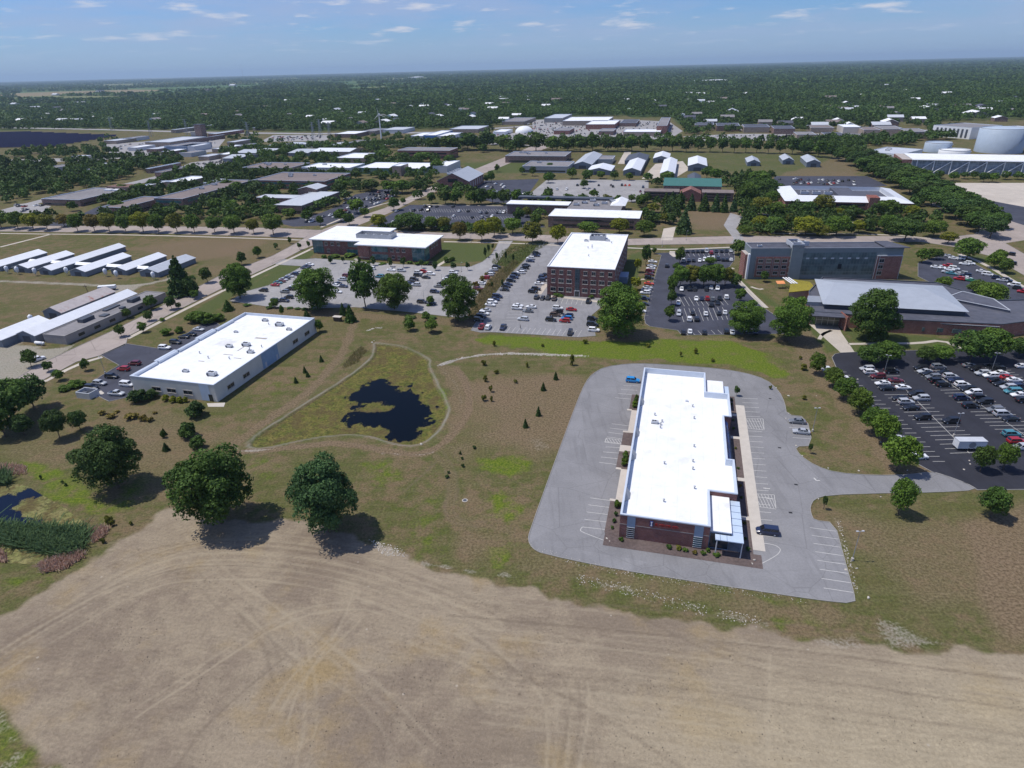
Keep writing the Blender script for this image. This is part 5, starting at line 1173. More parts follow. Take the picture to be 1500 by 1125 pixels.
# the shopping centre and sheds along the far road
mw = [('long white roofed store at the back of the shopping centre', (102.3,1228.5,-15,80.5,94.1,8), M_BRICKTAN, M_WHITE_ROOF), ('white roofed store with red front in the shopping centre', (134,1142.2,-15,48.2,85.1,8), M_BRICKRED, M_WHITE_ROOF), ('brick three storey block at the right of the shopping centre', (229,1033.1,-15,15.2,165.7,12), M_BRICKRED, M_ROOFMID),
      ('pale roofed store at the left of the shopping centre', (73.7,1307.1,-15,35.5,109.2,8), M_CONCDK, M_LTGREY), ('small red store amid the parked cars', (75.1,1067.2,-15,24.9,48,6), M_BRICKRED, M_ROOFMID), ('tan low restaurant amid the parked cars', (175.7,1015.9,-15,54.4,44.3,6), M_BRICKTAN, M_WHITE_ROOF), ('brown low restaurant left of the tan one', (141.7,1036.8,-15,21.8,46.2,6), M_BRICKBRN, M_ROOFMID),
      ('dark roofed store left of the brick block', (197.2,1178.9,-15,28,74.7,6), M_BRICKBRN, M_ROOFDK), ('white shed left of the blue shed by the far road', (-146.5,1035.6,-15,21,54.8,6), M_LTGREY, M_WHITE_ROOF), ('bright blue walled shed by the far road', (-124.9,1029.7,-15,19.7,78.6,7), M_BLUESHED, M_WHITE_ROOF), ('white shed right of the blue shed by the far road', (-103.9,1024.6,-15,22.8,54.2,6), M_LTGREY, M_WHITE_ROOF),
      ('pale low store by the far road', (-94.3,1140.4,-15,50.4,65.5,6), M_BRICKTAN, M_LTGREY), ('white low shop right of the pale low store', (-20.4,1081.6,-15,20.2,47.9,5), M_WHITE, M_WHITE_ROOF), ('tan house row store near the far trees', (-6.9,1276.5,-15,42.5,100.5,6), M_BRICKTAN, M_ROOFMID)]
for lb, q, wm, rm in mw: block('store', lb, q, wm, rm, cat='store', group='stores of the shopping centre')
dm = empty('dome_building', *(30.4,1114.5), 0, 'small white dome among the dark trees', 'building')
q = MB(); q.lathe((0,0,0), [(15*math.cos(t*math.pi/16), 10*math.sin(t*math.pi/16)) for t in range(8)], 28); q.build('dome', M_WHITE, dm, True)
# industry at the left
iw = [('grey walled works with flat roof at the far left yard', (-547.6,1031.5,-15,45,82.1,7), M_BRICKTAN, M_LTGREY), ('blue and grey works shed beside the grey walled works', (-485,961.4,-15,37.6,53.2,7), M_BLUEPANEL, M_ROOFMID), ('white roofed pale green shed in the works yard', (-465.6,957,-15,29.6,35.3,7), M_LTGREY, M_WHITE_ROOF), ('white roofed open shed right of the works tower', (-404.2,928.6,-15,15.2,50,5), M_BRICKTAN, M_WHITE_ROOF), ('long white roofed shed up the works yard', (-498.3,1049.9,-15,2.9,96.9,6), M_BRICKBRN, M_WHITE_ROOF),
      ('white roofed strip behind the brown office bar', (-398.2,736.9,-15,5.1,49.5,5), M_BRICKBRN, M_WHITE_ROOF), ('brown hip roofed office behind the brown bar', (-373.8,707.3,-15,9.8,40,5), M_BRICKBRN, M_ROOFBRN), ('white flat roof beyond the brown bar', (-286.4,622.8,-15,8.9,25.9,5), M_CONC, M_WHITE_ROOF), ('pale flat roofed block left of the white flat roof', (-327,633.8,-15,21.3,36,5.5), M_BRICKTAN, M_WHITE_DIRTY), ('long low building by the trees at far left', (-345.8,604.9,-15,8.7,42.4,5), M_BRICKTAN, M_LTGREY), ('white shed among the trees at far left', (-567.8,878.8,-15,21,14.3,5), M_CONC, M_WHITE_ROOF), ('flat grey roof among the trees at far left', (-474,724.2,-15,7.5,30.8,5), M_BRICKTAN, M_ROOFMID),
      ('white big roof at the far road left', (-624.3,1277.7,-15,10.3,159,6), M_BRICKTAN, M_WHITE_ROOF), ('low red and tan store at the far road', (-514.2,1178.3,-15,17.1,77.7,5), M_BRICKRED, M_LTGREY), ('white roofed store at the far road', (-476.9,1292.1,-15,5.6,94.2,5), M_BRICKTAN, M_WHITE_ROOF)]
for lb, q, wm, rm in iw: block('works_building', lb, q, wm, rm, cat='building', group='works and stores at the left')
rr = random.Random(31)
for q, nm in (((302.7,1089.6,-15,29.3,52.2,7), 'dark roofed'), ((327.3,1055.7,-15,34.1,49.8,8), 'dark roofed'), ((358,1021.4,-15,36.6,47.2,8), 'dark roofed'), ((390.5,988.1,-15,28.6,45.2,8), 'dark roofed'), ((447.6,995.7,-15,31.2,45.8,7), 'tan'), ((483.5,971.3,-15,23,45.2,9), 'white'), ((495,935.8,-15,20.4,42.2,8), 'tan'), ((517,928,-15,26.8,53.1,9), 'grey roofed'), ((527.4,883.9,-15,23.8,49.1,9), 'grey roofed'), ((394.4,915.1,-15,24,39.1,6), 'grey roofed'), ((425.2,897.4,-15,25,38.1,6), 'dark roofed'), ((449.3,872.7,-15,20.1,36.5,6), 'grey roofed')):
    o = block('apartment_block', None, q, {'tan':M_BRICKTAN,'white':M_CONC}.get(nm, rr.choice([M_BRICKTAN,M_BRICKBRN])), {'dark roofed':M_ROOFDK,'tan':M_ROOFBRN,'white':M_WHITE_ROOF}.get(nm, M_ROOFMID), par=.3)
    reg(o, nm+' low block', nm+' low blocks', 'behind the tree row', 'building', 'blocks beyond the tree row')
for q, nm in (((-646.9,1096.1,-15,23.4,42.7,5), 'pale'), ((-637,1126.5,-15,16.8,45.2,5), 'grey'), ((-544.8,976.2,-15,16.4,35.1,5), 'white'), ((-505.3,950.5,-15,19.7,33.6,5), 'pale'), ((-464.4,909.6,-15,14.7,31.3,5), 'white'), ((-430.2,887.3,-15,18.1,30,5), 'grey'), ((-419.9,1021.5,-15,14.2,39.3,5), 'pale'), ((-369,860.2,-15,14.4,28.9,5), 'white'), ((-385.8,842.6,-15,15.2,27.5,5), 'pale'), ((-382.3,957.5,-15,10.3,35,5), 'grey'), ((-340.5,948.1,-15,20.1,26.1,5), 'white'), ((-320.7,961.1,-15,23.4,36,5), 'pale'), ((-292.4,963.5,-15,19.1,36.3,5), 'white'), ((-246.8,944.2,-15,18.6,35.4,5), 'pale'), ((-227,966.5,-15,21,37.2,5), 'grey'), ((-595.3,811.8,-15,17.2,24.2,5), 'white'), ((-532.3,765.8,-15,15.9,27.9,5), 'grey'), ((-480.8,785,-15,12.8,29.4,5), 'pale'), ((-209.5,1160.1,-15,37.7,52.5,6), 'pale'), ((-277.2,1103.7,-15,36.4,47.4,6), 'white'), ((-240.8,1142.9,-15,22.5,51.1,6), 'grey')):
    o = block('works_shed', None, q, rr.choice([M_BRICKTAN,M_LTGREY,M_CREAM,M_BRICKBRN]), {'pale':M_LTGREY,'grey':M_ROOFMID,'white':M_WHITE_ROOF}[nm], par=.3)
    reg(o, nm+' roofed small shed', nm+' roofed small sheds', 'in the works quarter at left', 'shed', 'small sheds of the works quarter')
tw_ = empty('works_tower', *(-495.2,1111.2), A, 'dark brown tall works tower in the left yard', 'tower')
q = MB(); q.box(-6,6,-6,6,0,24); q.build('wall', M_BRICKBRN, tw_); q = MB(); q.box(-6.5,6.5,-6.5,6.5,24.02,25); q.build('roof', M_ROOFDK, tw_)
q = MB(); q.box(-16,-6.1,-5,5,0,14); q.build('annexe', M_CONCDK, tw_)
# houses and other roofs that show among the distant trees
HP = [(-895,1790,15),(1218,1609,20),(97,1890,14),(-127,1457,18),(-149,1899,18),(-106,1703,15),(-391,1683,16),(928,1313,15),(-730,2117,16),(-7,2175,27),(347,1992,17),(315,1560,13),(-1035,1742,17),(-252,1911,18),(-8,2368,20),(-1153,1735,13),(-224,2001,17),(929,1233,11),(1145,1614,14),(884,1423,18),(506,1178,11),(-260,1523,19),(-370,1442,14),(501,1735,15),(-1217,2287,20),(-1481,2321,29),(1167,1710,15),(341,2037,16),(-330,2049,18),(-627,1649,21),(850,1807,23),(595,1903,24),(683,1390,16),(23,1445,17),(82,2317,18),(-1625,2419,28),(-96,1673,14),(359,1706,15),(-4,1343,17),(354,1330,11),(-32,1700,21),(1045,1453,13),(-1047,1658,13),(950,1244,12),(415,1844,18),(57,1809,16),(-62,1517,13),(496,1877,14),(-322,1464,11),(-1378,2174,25),(1328,1822,18),(-801,1600,20),(996,1890,16),(1234,2088,24),(960,1549,13),(-1291,1958,23),(508,1799,17),(601,2279,22),(-1164,1968,17),(526,1756,17),(787,1544,19),(104,1758,20),(-45,1920,18),(622,2210,21),(-222,1395,11),(1209,1897,22),(-2124,3201,28),(-1417,2962,23),(-1713,2825,22),(-427,1802,21),(-341,1641,16),(-412,2336,20),(-220,1866,22),(-149,1899,18),(-106,2182,19),(-218,1326,21),(-261,1307,18),(-56,1414,19),(-227,1471,23),(-152,1528,18),(-275,2829,24),(0,1934,19),(82,2086,18),(152,2051,28),(227,2097,16),(336,2445,19),(293,1799,16),(287,1523,15),(368,1617,16),(336,1249,17),(350,1168,18),(408,1258,20),(487,1380,32),(374,1342,16),(429,1129,18),(450,1096,19),(506,1163,13),(489,1059,21),(529,1099,19),(546,1042,18),(564,1115,17),(572,1035,22),(620,1046,25),(653,1145,20),(631,1410,14),(691,1480,14),(672,1351,18),(720,1420,14),(781,1442,14),(758,1360,16),(719,1220,17),(673,1110,17),(854,1322,31),(922,1383,22),(886,1269,22),(970,1362,19),(851,1173,32),(816,1092,17),(696,2532,19),(752,2184,21),(1423,3836,37),(1069,2474,24),(1384,2541,22),(972,1637,16),(509,1557,13),(485,2240,17),(-507,1653,19),(-436,1541,18),(-690,2064,18),(-703,1825,18),(-758,1742,20),(-781,1679,19),(-881,1646,19),(-960,1672,16),(-1011,1646,22),(-1056,1640,22),(-1198,1706,23),(-346,1332,21),(-792,2528,19),(-649,2456,19),(-2015,2862,22),(-1386,2527,19),(-6705,13383,60),(-2932,5124,44),(-2023,4739,41),(-2476,6401,49),(-2850,4446,34)]
rr = random.Random(11)
kinds = [(M_LTGREY,'pale'),(M_ROOFMID,'grey'),(M_ROOFBRN,'brown'),(M_WHITE_ROOF,'white'),(M_ROOFDK,'dark')]
for (x,y,w) in HP:
    k = rr.choice([0,0,0,1,2,3,3,3,4]); mr, nm = kinds[k]
    w *= 1.2; d = w*rr.uniform(.6,.9)
    h_ = rr.uniform(5,7.5)
    o = gable('house', None, (x-w/2,y,rr.choice([-15,-12,-18,70,74]),w,d,h_), w*.14, rr.choice([M_BRICKTAN,M_BRICKBRN,M_CONC,M_WHITE]), mr, along='w', door=False)
    zone = 'at the left edge of the woodland' if x/y < -.28 else ('in the woodland left of centre' if x/y < .0 else ('in the woodland right of centre' if x/y < .35 else 'at the right of the woodland'))
    reg(o, nm+' roofed house', nm+' roofed houses', zone, 'house', 'houses among the distant trees')
far_b = [('long white sheds far off on the right skyline', (4812.6,8384.8,-96.2,465.8,518.4,9)), ('second white shed row beside the long skyline sheds', (5159.7,8530.1,-98.3,418.1,531.4,9)), ('white farm sheds on the left plain', (-3837,7684.4,110.2,524.3,70.4,7)), ('white elevator sheds on the far left plain', (-2068.3,5146.7,-40.6,194.7,133.7,7)), ('pale shed in the fields left of the mast', (-1840.1,2846.3,-26.4,62.9,104,7)), ('white shed far off at centre skyline', (-1127.1,9196.3,88.8,673,126.3,8)), ('far white roof beyond the trees at the skyline middle', (-794.2,11972,24.8,439.4,1474.7,8)), ('white store row far right of centre', (998,3930.1,-77,286.9,231.1,8)), ('pale sheds at the skyline left of the white shed', (-545,6710.9,-56.4,118.4,228.7,8))]
for lb, q in far_b: block('farm_shed', lb, q, M_WHITE, M_WHITE_ROOF, cat='shed', group='sheds on the plain')
# ---- livestock barns at the left
barns = [('leftmost white roofed barn running out of the frame', (-286.1,352.5,0,16.2,18.5,3)),]
def barn(label, fl, fr, ln, group='white roofed livestock barns'):
    """gable end facing the camera between two ground points, ln metres long"""
    x0,y0 = fl; x1,y1 = fr; w = math.hypot(x1-x0, y1-y0); a = math.degrees(math.atan2(y1-y0, x1-x0))
    return gable('barn', label, (x0,y0,A,w,ln,3.0), 1.9, M_BARNWALL, M_BARNROOF, cat='barn', group=group)
for lb, fl, fr, ln, mr in (('leftmost white roofed livestock barn, cut by the frame', (-296.02,352.89), (-284.94,349.25), 30, M_BARNROOF), ('second livestock barn from the left, white roof', (-275.92,347.81), (-265.42,345.2), 30, M_BARNROOF), ('longest livestock barn, its white roof running far back', (-257.43,341.66), (-249.18,339.3), 52, M_BARNROOF),
                         ('fourth livestock barn from the left, white roof', (-238.07,337.6), (-227.93,334.86), 32, M_BARNROOF), ('fifth livestock barn, two sheds left of the dark conifer', (-216.11,338.14), (-206.25,335.65), 30, M_BARNROOF), ('dull grey roofed livestock barn beside the dark conifer', (-197.91,333.07), (-186.39,329.75), 29, M_BARNGREY)):
    w_b = math.hypot(fr[0]-fl[0], fr[1]-fl[1])
    gable('barn', lb, (fl[0],fl[1],A,w_b,ln,2.7), 1.7, M_BARNWALL, mr, cat='barn', group='livestock barns')
gable('passage', 'low white roofed passage joining the barns', (*(-276.77,362.3),A-.5,82,3.0,2.0), .8, M_BARNWALL, M_BARNROOF, along='w', door=False)
gable('barn', 'old shed with rust streaked roof beside the gravel yard', (*(-208.64,270.33),A,10.5,30,3.2), 2.2, M_BARNWALL, M_RUST, cat='barn')
gable('barn', 'long white roofed shed behind the flat grey shed', (*(-201.52,242.91),A,9.5,54,3.2), 1.8, M_BARNWALL, M_BARNROOF, cat='barn')
gable('barn', 'white roofed shed cut by the left edge of the frame', (*(-213.78,239.4),A,11,22,3.2), 1.8, M_BARNWALL, M_BARNROOF, cat='barn')
fs_ = block('flat_shed', 'flat roofed grey block shed beside the concrete street', (*(-189.16,240.67),A,11.0,56,3.8), mat('block_wall',(0.33,0.30,0.28),.9,.1,.4,streak=.3), M_ROOFMID, par=.2, cap=M_CONCDK)
for k in range(6): q = MB(); q.box(11.0-.05,11.07,6+k*8,9+k*8,1.2,2.4); q.build('window', M_GLASS, fs_)
for x,y,w_,d_,h_ in ((3,14,3,6,1.5),(4,40,3,5,1.6),(7,32,2,2,.8),(2,28,2,8,.6),(6,22,3,3,.5)): q = MB(); q.box(x,x+w_,y,y+d_,3.55,3.6+h_); q.build('rooftop_unit', M_DKGREY, fs_)
bins = [(-277.13,344.64),(-270.17,342.75),(-258.03,339.16),(-240.77,338.97),(-217.01,334.43),(-208.72,330.03),(-186.99,325.8),(-209.11,262.75)]
for i, (x,y) in enumerate(bins):
    o = empty('feed_bin', x, y, 0); reg(o, 'white hopper bottomed feed bin', 'white feed bins', 'by the livestock barns', 'feed bin', 'feed bins by the barns')
    q = MB(); q.lathe((0,0,0), [(.2,.9),(.95,2.2),(.95,3.9),(.2,4.5)], 16); q.build('hopper', M_BARNROOF, o, True)
    for ax,ay in ((-.65,-.65),(.65,-.65),(.65,.65),(-.65,.65)): q = MB(); q.tube((ax,ay,0),(ax,ay,2.2),.06,n=5); q.build('leg', M_GREY, o)
tk = empty('gas_tank', *(-189.79,238.23), -15, 'white horizontal gas tank at the end of the flat shed', 'tank')
q = MB()
for k in range(8): pass
vs = []
q.tube((-2,0,1.0),(2,0,1.0),.6,n=14); q.tube((2,0,1.0),(2.35,0,1.0),.6,.3,n=14); q.tube((-2.35,0,1.0),(-2,0,1.0),.3,.6,n=14); q.build('vessel', M_WHITE, tk, True)
for x in (-1.3,1.3): q = MB(); q.box(x-.15,x+.15,-.5,.5,0,.55); q.build('cradle', M_GREY, tk)
# ---- wind turbine, mast, pylons
wt = empty('wind_turbine', *(-190.2,1037.6), 0, 'small white wind turbine standing by the far road', 'wind turbine')
q = MB(); q.tube((0,0,0),(0,0,36),1.1,.6,n=12); q.build('tower', M_WHITE, wt)
q = MB(); q.box(-1.2,1.2,-2.2,3.0,35.6,38); q.build('nacelle', M_WHITE, wt)
for a in (100,220,340):
    q = MB(); ca, sa = math.cos(R(a)), math.sin(R(a)); p = (ca*.8,-2.6,36.8+sa*.8); e_ = (ca*10,-2.6,36.8+sa*10)
    q.tube(p, e_, .35, .12, n=6); q.build('blade', M_WHITE, wt)
ms = empty('radio_mast', *(-4701.5,12750), 0, 'tall thin radio mast on the left skyline', 'mast')
q = MB(); hh = 260
for x,y in ((-2,-2),(2,-2),(0,2)): q.tube((x,y,0),(x*.7,y*.7,hh),.7,.5,n=4)
for k in range(40): z = k*hh/40; q.tube((-2,-2,z),(2,-2,z+hh/40),.3,n=3); q.tube((2,-2,z),(0,2,z+hh/40),.3,n=3)
q.build('lattice', M_GREY, ms)
pyl = [(-630.1,1214.4),(-570.1,1224.2),(-420.6,1114.9),(-303.7,1075.5),(-307.5,1131.9),(-276.2,1068.7),(-782.5,1365)]
for x,y in pyl:
    o = empty('power_pylon', x, y, -15); reg(o, 'thin grey steel power pylon', 'grey power pylons', 'near the far road', 'pylon', 'power pylons by the far road')
    q = MB()
    for sx,sy in ((-1,-1),(1,-1),(1,1),(-1,1)): q.tube((sx*2.4,sy*2.4,0),(sx*.5,sy*.5,26),.22,n=4)
    for k in range(7): z = k*3.6; r0 = 2.4-k*.27; r1 = 2.4-(k+1)*.27; q.tube((-r0,-r0,z),(r1,-r1,z+3.6),.14,n=3); q.tube((r0,-r0,z),(-r1,-r1,z+3.6),.14,n=3)
    q.build('lattice', M_GREY, o)
    for z in (19,22.5,26): q = MB(); q.tube((-4.5,0,z),(4.5,0,z),.2,n=4); q.build('cross_arm', M_GREY, o)
# ---- solar field
sA = [(-865.5,1074.9),(-1062.7,1366.9),(-946.5,1336.3),(-701.3,1160.9),(-707.6,1031.5)]
for k in range(16):
    t0 = k/15
    y0 = sA[0][1]+(sA[1][1]-sA[0][1])*t0
    x0 = sA[0][0]+(sA[1][0]-sA[0][0])*t0; x1 = sA[4][0]+(sA[2][0]-sA[4][0])*max(0,(t0-.55)/.45) if t0 > .55 else sA[4][0]+(sA[3][0]-sA[4][0])*t0/.55
    o = empty('solar_panel_row', x0, y0, 0); L = x1-x0
    reg(o, 'long dark row of solar panels', 'dark solar panel rows', 'in the solar field', 'solar panels', 'rows of the solar field')
    q = MB(); q.add([(0,-3,.8),(L,-3,.8),(L,2.6,3.4),(0,2.6,3.4),(0,-3,.7),(L,-3,.7),(L,2.6,3.3),(0,2.6,3.3)], [(0,1,2,3),(7,6,5,4),(0,4,5,1),(1,5,6,2),(2,6,7,3),(3,7,4,0)]); q.build('panels', M_NAVY, o)
    q = MB()
    for j in range(int(L//12)): q.tube((j*12+2,0,0),(j*12+2,0,2.1),.15,n=4)
    q.build('posts', M_GREY, o)
# ---------------------------------------------------------------- vehicles
def paint_mat():
    m = bpy.data.materials.new('car_paint'); t, b = nodes(m); g = NT(t)
    oi = g.n('ShaderNodeObjectInfo'); g.lk(oi.outputs['Color'], b.inputs['Base Color'])
    b.inputs['Roughness'].default_value = 0.32; b.inputs['Specular IOR Level'].default_value = 0.6; b.inputs['Coat Weight'].default_value = 0.4; b.inputs['Coat Roughness'].default_value = 0.08
    return m
M_CAR = paint_mat(); M_CARGLASS = glass('car_glass', (0.015,0.018,0.022), .06, .8)
M_HEAD = mat('headlamp', (0.75,0.76,0.78), .2, .02); M_TAIL = mat('tail_lamp', (0.35,0.015,0.015), .3, .02)
def loft(secs, cap=True):
    n = len(secs[0]); vs = [p for s in secs for p in s]; fs = []
    for j in range(len(secs)-1):
        for k in range(n): fs.append((j*n+k, j*n+(k+1)%n, (j+1)*n+(k+1)%n, (j+1)*n+k))
    if cap: fs += [tuple(range(n-1,-1,-1)), tuple(range((len(secs)-1)*n, len(secs)*n))]
    return vs, fs
def hull(b, prof, wd, mi=0):
    """lofted lower body: prof = (x, z_low, z_top, half width factor)"""
    secs = []
    for x, zl, zt, f in prof:
        w = wd*f; zm = zl+(zt-zl)*.55
        secs.append([(x,-w*.93,zl),(x,-w,zm),(x,-w*.93,zt-.06),(x,-w*.82,zt),(x,w*.82,zt),(x,w*.93,zt-.06),(x,w,zm),(x,w*.93,zl)])
    vs, fs = loft(secs); b.add(vs, [f[::-1] for f in fs], mi)
CAR = {  # length is along x, nose at +x
 'sedan':  dict(p=[(-2.35,.45,.92,.86),(-2.2,.3,1.0,.94),(-1.3,.2,1.02,1),(.7,.2,.98,1),(1.6,.22,.90,.98),(2.2,.3,.78,.9),(2.38,.42,.62,.78)], w=.92, cab=(-1.75,1.05,-.95,.28,.98,1.45,.80,.66), wh=(-1.4,1.42,.33)),
 'suv':    dict(p=[(-2.35,.5,1.05,.9),(-2.25,.35,1.12,.97),(-1.3,.25,1.14,1),(.8,.25,1.10,1),(1.6,.27,1.05,.98),(2.2,.35,.92,.92),(2.36,.5,.75,.82)], w=.97, cab=(-2.25,1.15,-1.95,.45,1.1,1.74,.86,.76), wh=(-1.4,1.45,.37)),
 'van':    dict(p=[(-2.5,.5,1.1,.93),(-2.4,.3,1.15,.98),(-1.3,.22,1.15,1),(1.0,.22,1.12,1),(1.8,.25,1.02,.98),(2.3,.35,.85,.9),(2.46,.48,.7,.8)], w=1.0, cab=(-2.42,1.6,-2.25,.75,1.12,1.86,.9,.8), wh=(-1.5,1.55,.36)),
 'pickup': dict(p=[(-2.8,.5,1.05,.92),(-2.7,.4,1.1,.98),(-.9,.3,1.1,1),(.9,.3,1.12,1),(1.9,.32,1.08,.98),(2.6,.4,.95,.92),(2.75,.55,.8,.85)], w=1.0, cab=(-.75,1.35,-.55,.75,1.1,1.82,.87,.76), wh=(-1.7,1.75,.40)),
}
def cab_quads(c, grow=0.0):
    x0,x1,t0,t1,z0,z1,wb,wt = c; g_ = grow
    B = [(x0-g_,-wb-g_,z0),(x1+g_,-wb-g_,z0),(x1+g_,wb+g_,z0),(x0-g_,wb+g_,z0)]; T = [(t0-g_,-wt-g_,z1),(t1+g_,-wt-g_,z1),(t1+g_,wt+g_,z1),(t0-g_,wt+g_,z1)]
    return B, T
def lerp3(a,b,t): return tuple(a[i]+(b[i]-a[i])*t for i in range(3))
CARMESH = {}
for kind, c in CAR.items():
    b = MB(); hull(b, c['p'], c['w'])
    B, T = cab_quads(c['cab'])
    b.add(B+T, [(0,1,5,4),(1,2,6,5),(2,3,7,6),(3,0,4,7),(4,5,6,7)])
    x0,x1,t0,t1,z0,z1,wb,wt = c['cab']
    b.box(t0+.02,t1-.02,-wt*.96,wt*.96,z1,z1+.035)
    if kind == 'pickup':
        pass
    gl_ = MB(); B2, T2 = cab_quads(c['cab'], .012)
    for i in range(4):                                     # one pane per side, two on the flanks
        a0,a1,u0,u1 = B2[i],B2[(i+1)%4],T2[i],T2[(i+1)%4]
        for s0,s1 in (((.06,.47),(.53,.94)) if i in (0,2) else ((.07,.93),)):
            q = [lerp3(lerp3(a0,a1,s),lerp3(u0,u1,s),v) for s,v in ((s0,.10),(s1,.10),(s1,.90),(s0,.90))]
            gl_.add(q, [(0,1,2,3)])
    if kind == 'pickup': gl_.box(-2.62,-.95,-.78,.78,1.08,1.112)
    wheel = MB(); r = c['wh'][2]
    wheel.tube((0,-.11,0),(0,.11,0),r,n=14,mi=0); wheel.tube((0,-.118,0),(0,.118,0),r*.6,n=10,mi=1)
    lamps = {}
    zf = c['p'][-2][2]-.12; xf = c['p'][-2][0]+.02; zr = c['p'][1][2]-.16; xr = c['p'][0][0]-.0
    hl = MB(); hl.box(xf-.06,xf+.09,-.2,.2,zf-.08,zf+.06); tl = MB(); tl.box(xr-.02,xr+.1,-.14,.14,zr-.12,zr+.1)
    far = MB(); far.v, far.f, far.m = list(b.v), list(b.f), list(b.m)
    far.add(gl_.v, gl_.f, 1)
    for sx in c['wh'][:2]:
        for sy in (-1,1): far.tube((sx,sy*(c['w']-.12)-.1,r),(sx,sy*(c['w']-.12)+.1,r),r,n=8,mi=2)
    CARMESH[kind] = dict(body=b.mesh('body', M_CAR), glass=gl_.mesh('windows', M_CARGLASS), wheel=wheel.mesh('wheel',[M_BLACK,M_LTGREY]), head=hl.mesh('headlight',M_HEAD), tail=tl.mesh('tail_light',M_TAIL),
        far=far.mesh('parked_car',[M_CAR,M_CARGLASS,M_BLACK]), lamp=(xf,zf,c['w']*.66,xr,zr), wh=c['wh'], w=c['w'])
PAINT = {'w':('white',(.80,.81,.82)),'s':('silver',(.45,.47,.50)),'g':('grey',(.16,.17,.185)),'k':('black',(.012,.013,.016)),'d':('dark blue',(.018,.028,.07)),'b':('bright blue',(.03,.19,.50)),'r':('red',(.38,.015,.02)),'m':('maroon',(.13,.015,.022)),'t':('teal',(.06,.22,.27)),'n':('brown',(.10,.07,.055)),'o':('orange red',(.62,.07,.02)),'e':('green',(.03,.22,.10)),'a':('azure',(.02,.26,.62))}
crng = random.Random(5)
CARROOT = {}
NCAR = [0]
def car(x, y, ang, c, where, kind=None, parts=True, label=None, group=None):
    kind = kind or crng.choice(['sedan','sedan','sedan','suv','suv','van' if crng.random() < .25 else 'suv'])
    cn, col = PAINT[c]; k = crng.uniform(.85,1.1); col = tuple(min(.85,v*k) for v in col)
    M = CARMESH[kind]; NCAR[0] += 1
    if parts:
        o = link(bpy.data.objects.new('parked_car', M['body'])); o.color = (*col,1)
        link(bpy.data.objects.new('windows', M['glass']), o)
        for sx in M['wh'][:2]:
            for sy in (-1,1):
                w_ = link(bpy.data.objects.new('wheel', M['wheel']), o); w_.location = (sx, sy*(M['w']-.11), M['wh'][2])
        if parts == 2:
            xf,zf,ly,xr,zr = M['lamp']
            for s in (-1,1):
                h_ = link(bpy.data.objects.new('headlight', M['head']), o); h_.location = (0,s*ly,0)
                t_ = link(bpy.data.objects.new('tail_light', M['tail']), o); t_.location = (0,s*(ly+.08),0)
    else:
        o = link(bpy.data.objects.new('parked_car', M['far'])); o.color = (*col,1)
    o.location = (x, y, .03); o.rotation_euler = (0,0,R(ang+crng.uniform(-2,2)))
    if label: tag(o, label, 'car', group)
    else:
        word = {'sedan':'sedan','suv':'estate','van':'van','pickup':'pickup'}[kind]
        reg(o, cn+' '+word, cn+' '+word+'s', where, 'car', group or 'cars parked in the lots')
    return o
def cars(where, ang, lst, parts=True, kind=None):
    for (x,y,c) in lst:
        a = ang+(180 if crng.random() < .35 else 0)
        k = kind
        if len(c) > 1: k = {'p':'pickup','v':'van','u':'suv','s':'sedan'}[c[1]]
        car(x, y, a, c[0], where, k, parts)
# the long building's own lot
car(*(40.76,191.75), -15, 'a', '', 'suv', 2, 'bright blue car with black soft top behind the long white roof', 'cars parked in the lots')
car(*(57.04,113.31), 165, 'd', '', 'van', 2, 'dark van alone on the right side of the long building', 'cars parked in the lots')
car(*(83.98,161.96), 165, 'g', '', 'sedan', 2, 'dark grey sedan, upper of two in the short bay', 'cars parked in the lots')
car(*(82.74,156.12), 165, 's', '', 'sedan', 2, 'silver sedan, lower of two in the short bay', 'cars parked in the lots')
# fresh black lot
cars('under the trees edging the black lot', 0, [(109,196.8,'w'),(109.6,188.3,'w'),(109.7,179.8,'d'),(108.1,169.8,'g'),(107.5,151,'s')], 2)
cars('at the low corner of the black lot', 0, [(108,141.9,'wu')], 2)
cars('in the black lot\'s first row', -1, [(122,196.1,'s'),(122,193.4,'w'),(122.6,190.1,'mu'),(121.5,185,'w'),(121,181.6,'k'),(121.4,174.5,'k'),(121.7,172,'s'),(121.2,168.3,'k'),(121.2,162.4,'ku')], 2)
cars('in the black lot\'s second row', -1, [(129.3,194,'k'),(126.9,186.8,'m'),(126.4,181.8,'w'),(127.7,176.9,'k'),(127.7,174.1,'su'),(128,160,'ku')], 2)
cars('in the black lot\'s third row', -1, [(140.3,195.6,'k'),(140.1,193.1,'s'),(140.4,191.2,'k'),(140.2,188.6,'g'),(139.7,185.5,'k'),(140.1,183,'ku'),(140.1,173.9,'d'),(139.5,168.6,'ku')], 2)
cars('in the black lot\'s fourth row', -1, [(146.7,196.3,'g'),(145.9,192,'k'),(146.1,188.8,'su'),(146.2,186.2,'d'),(146.1,182.7,'wu'),(145.7,179.3,'k'),(145.9,176.9,'wu'),(145.8,173.6,'ku'),(145.3,170.9,'k'),(144.9,165.7,'g'),(145.5,163.2,'s'),(145.7,160.3,'k')], 2)
cars('in the black lot\'s fifth row', -1, [(157.8,196.8,'g'),(158.3,194,'k'),(157.9,190.5,'s'),(159.3,188.5,'w'),(158.6,185,'k'),(158.6,182.5,'k'),(159.1,180,'s'),(158.4,177.1,'t'),(157.7,171.2,'k'),(140,151.9,'t'),(138.7,148.1,'r'),(137.9,145,'s')], 2)
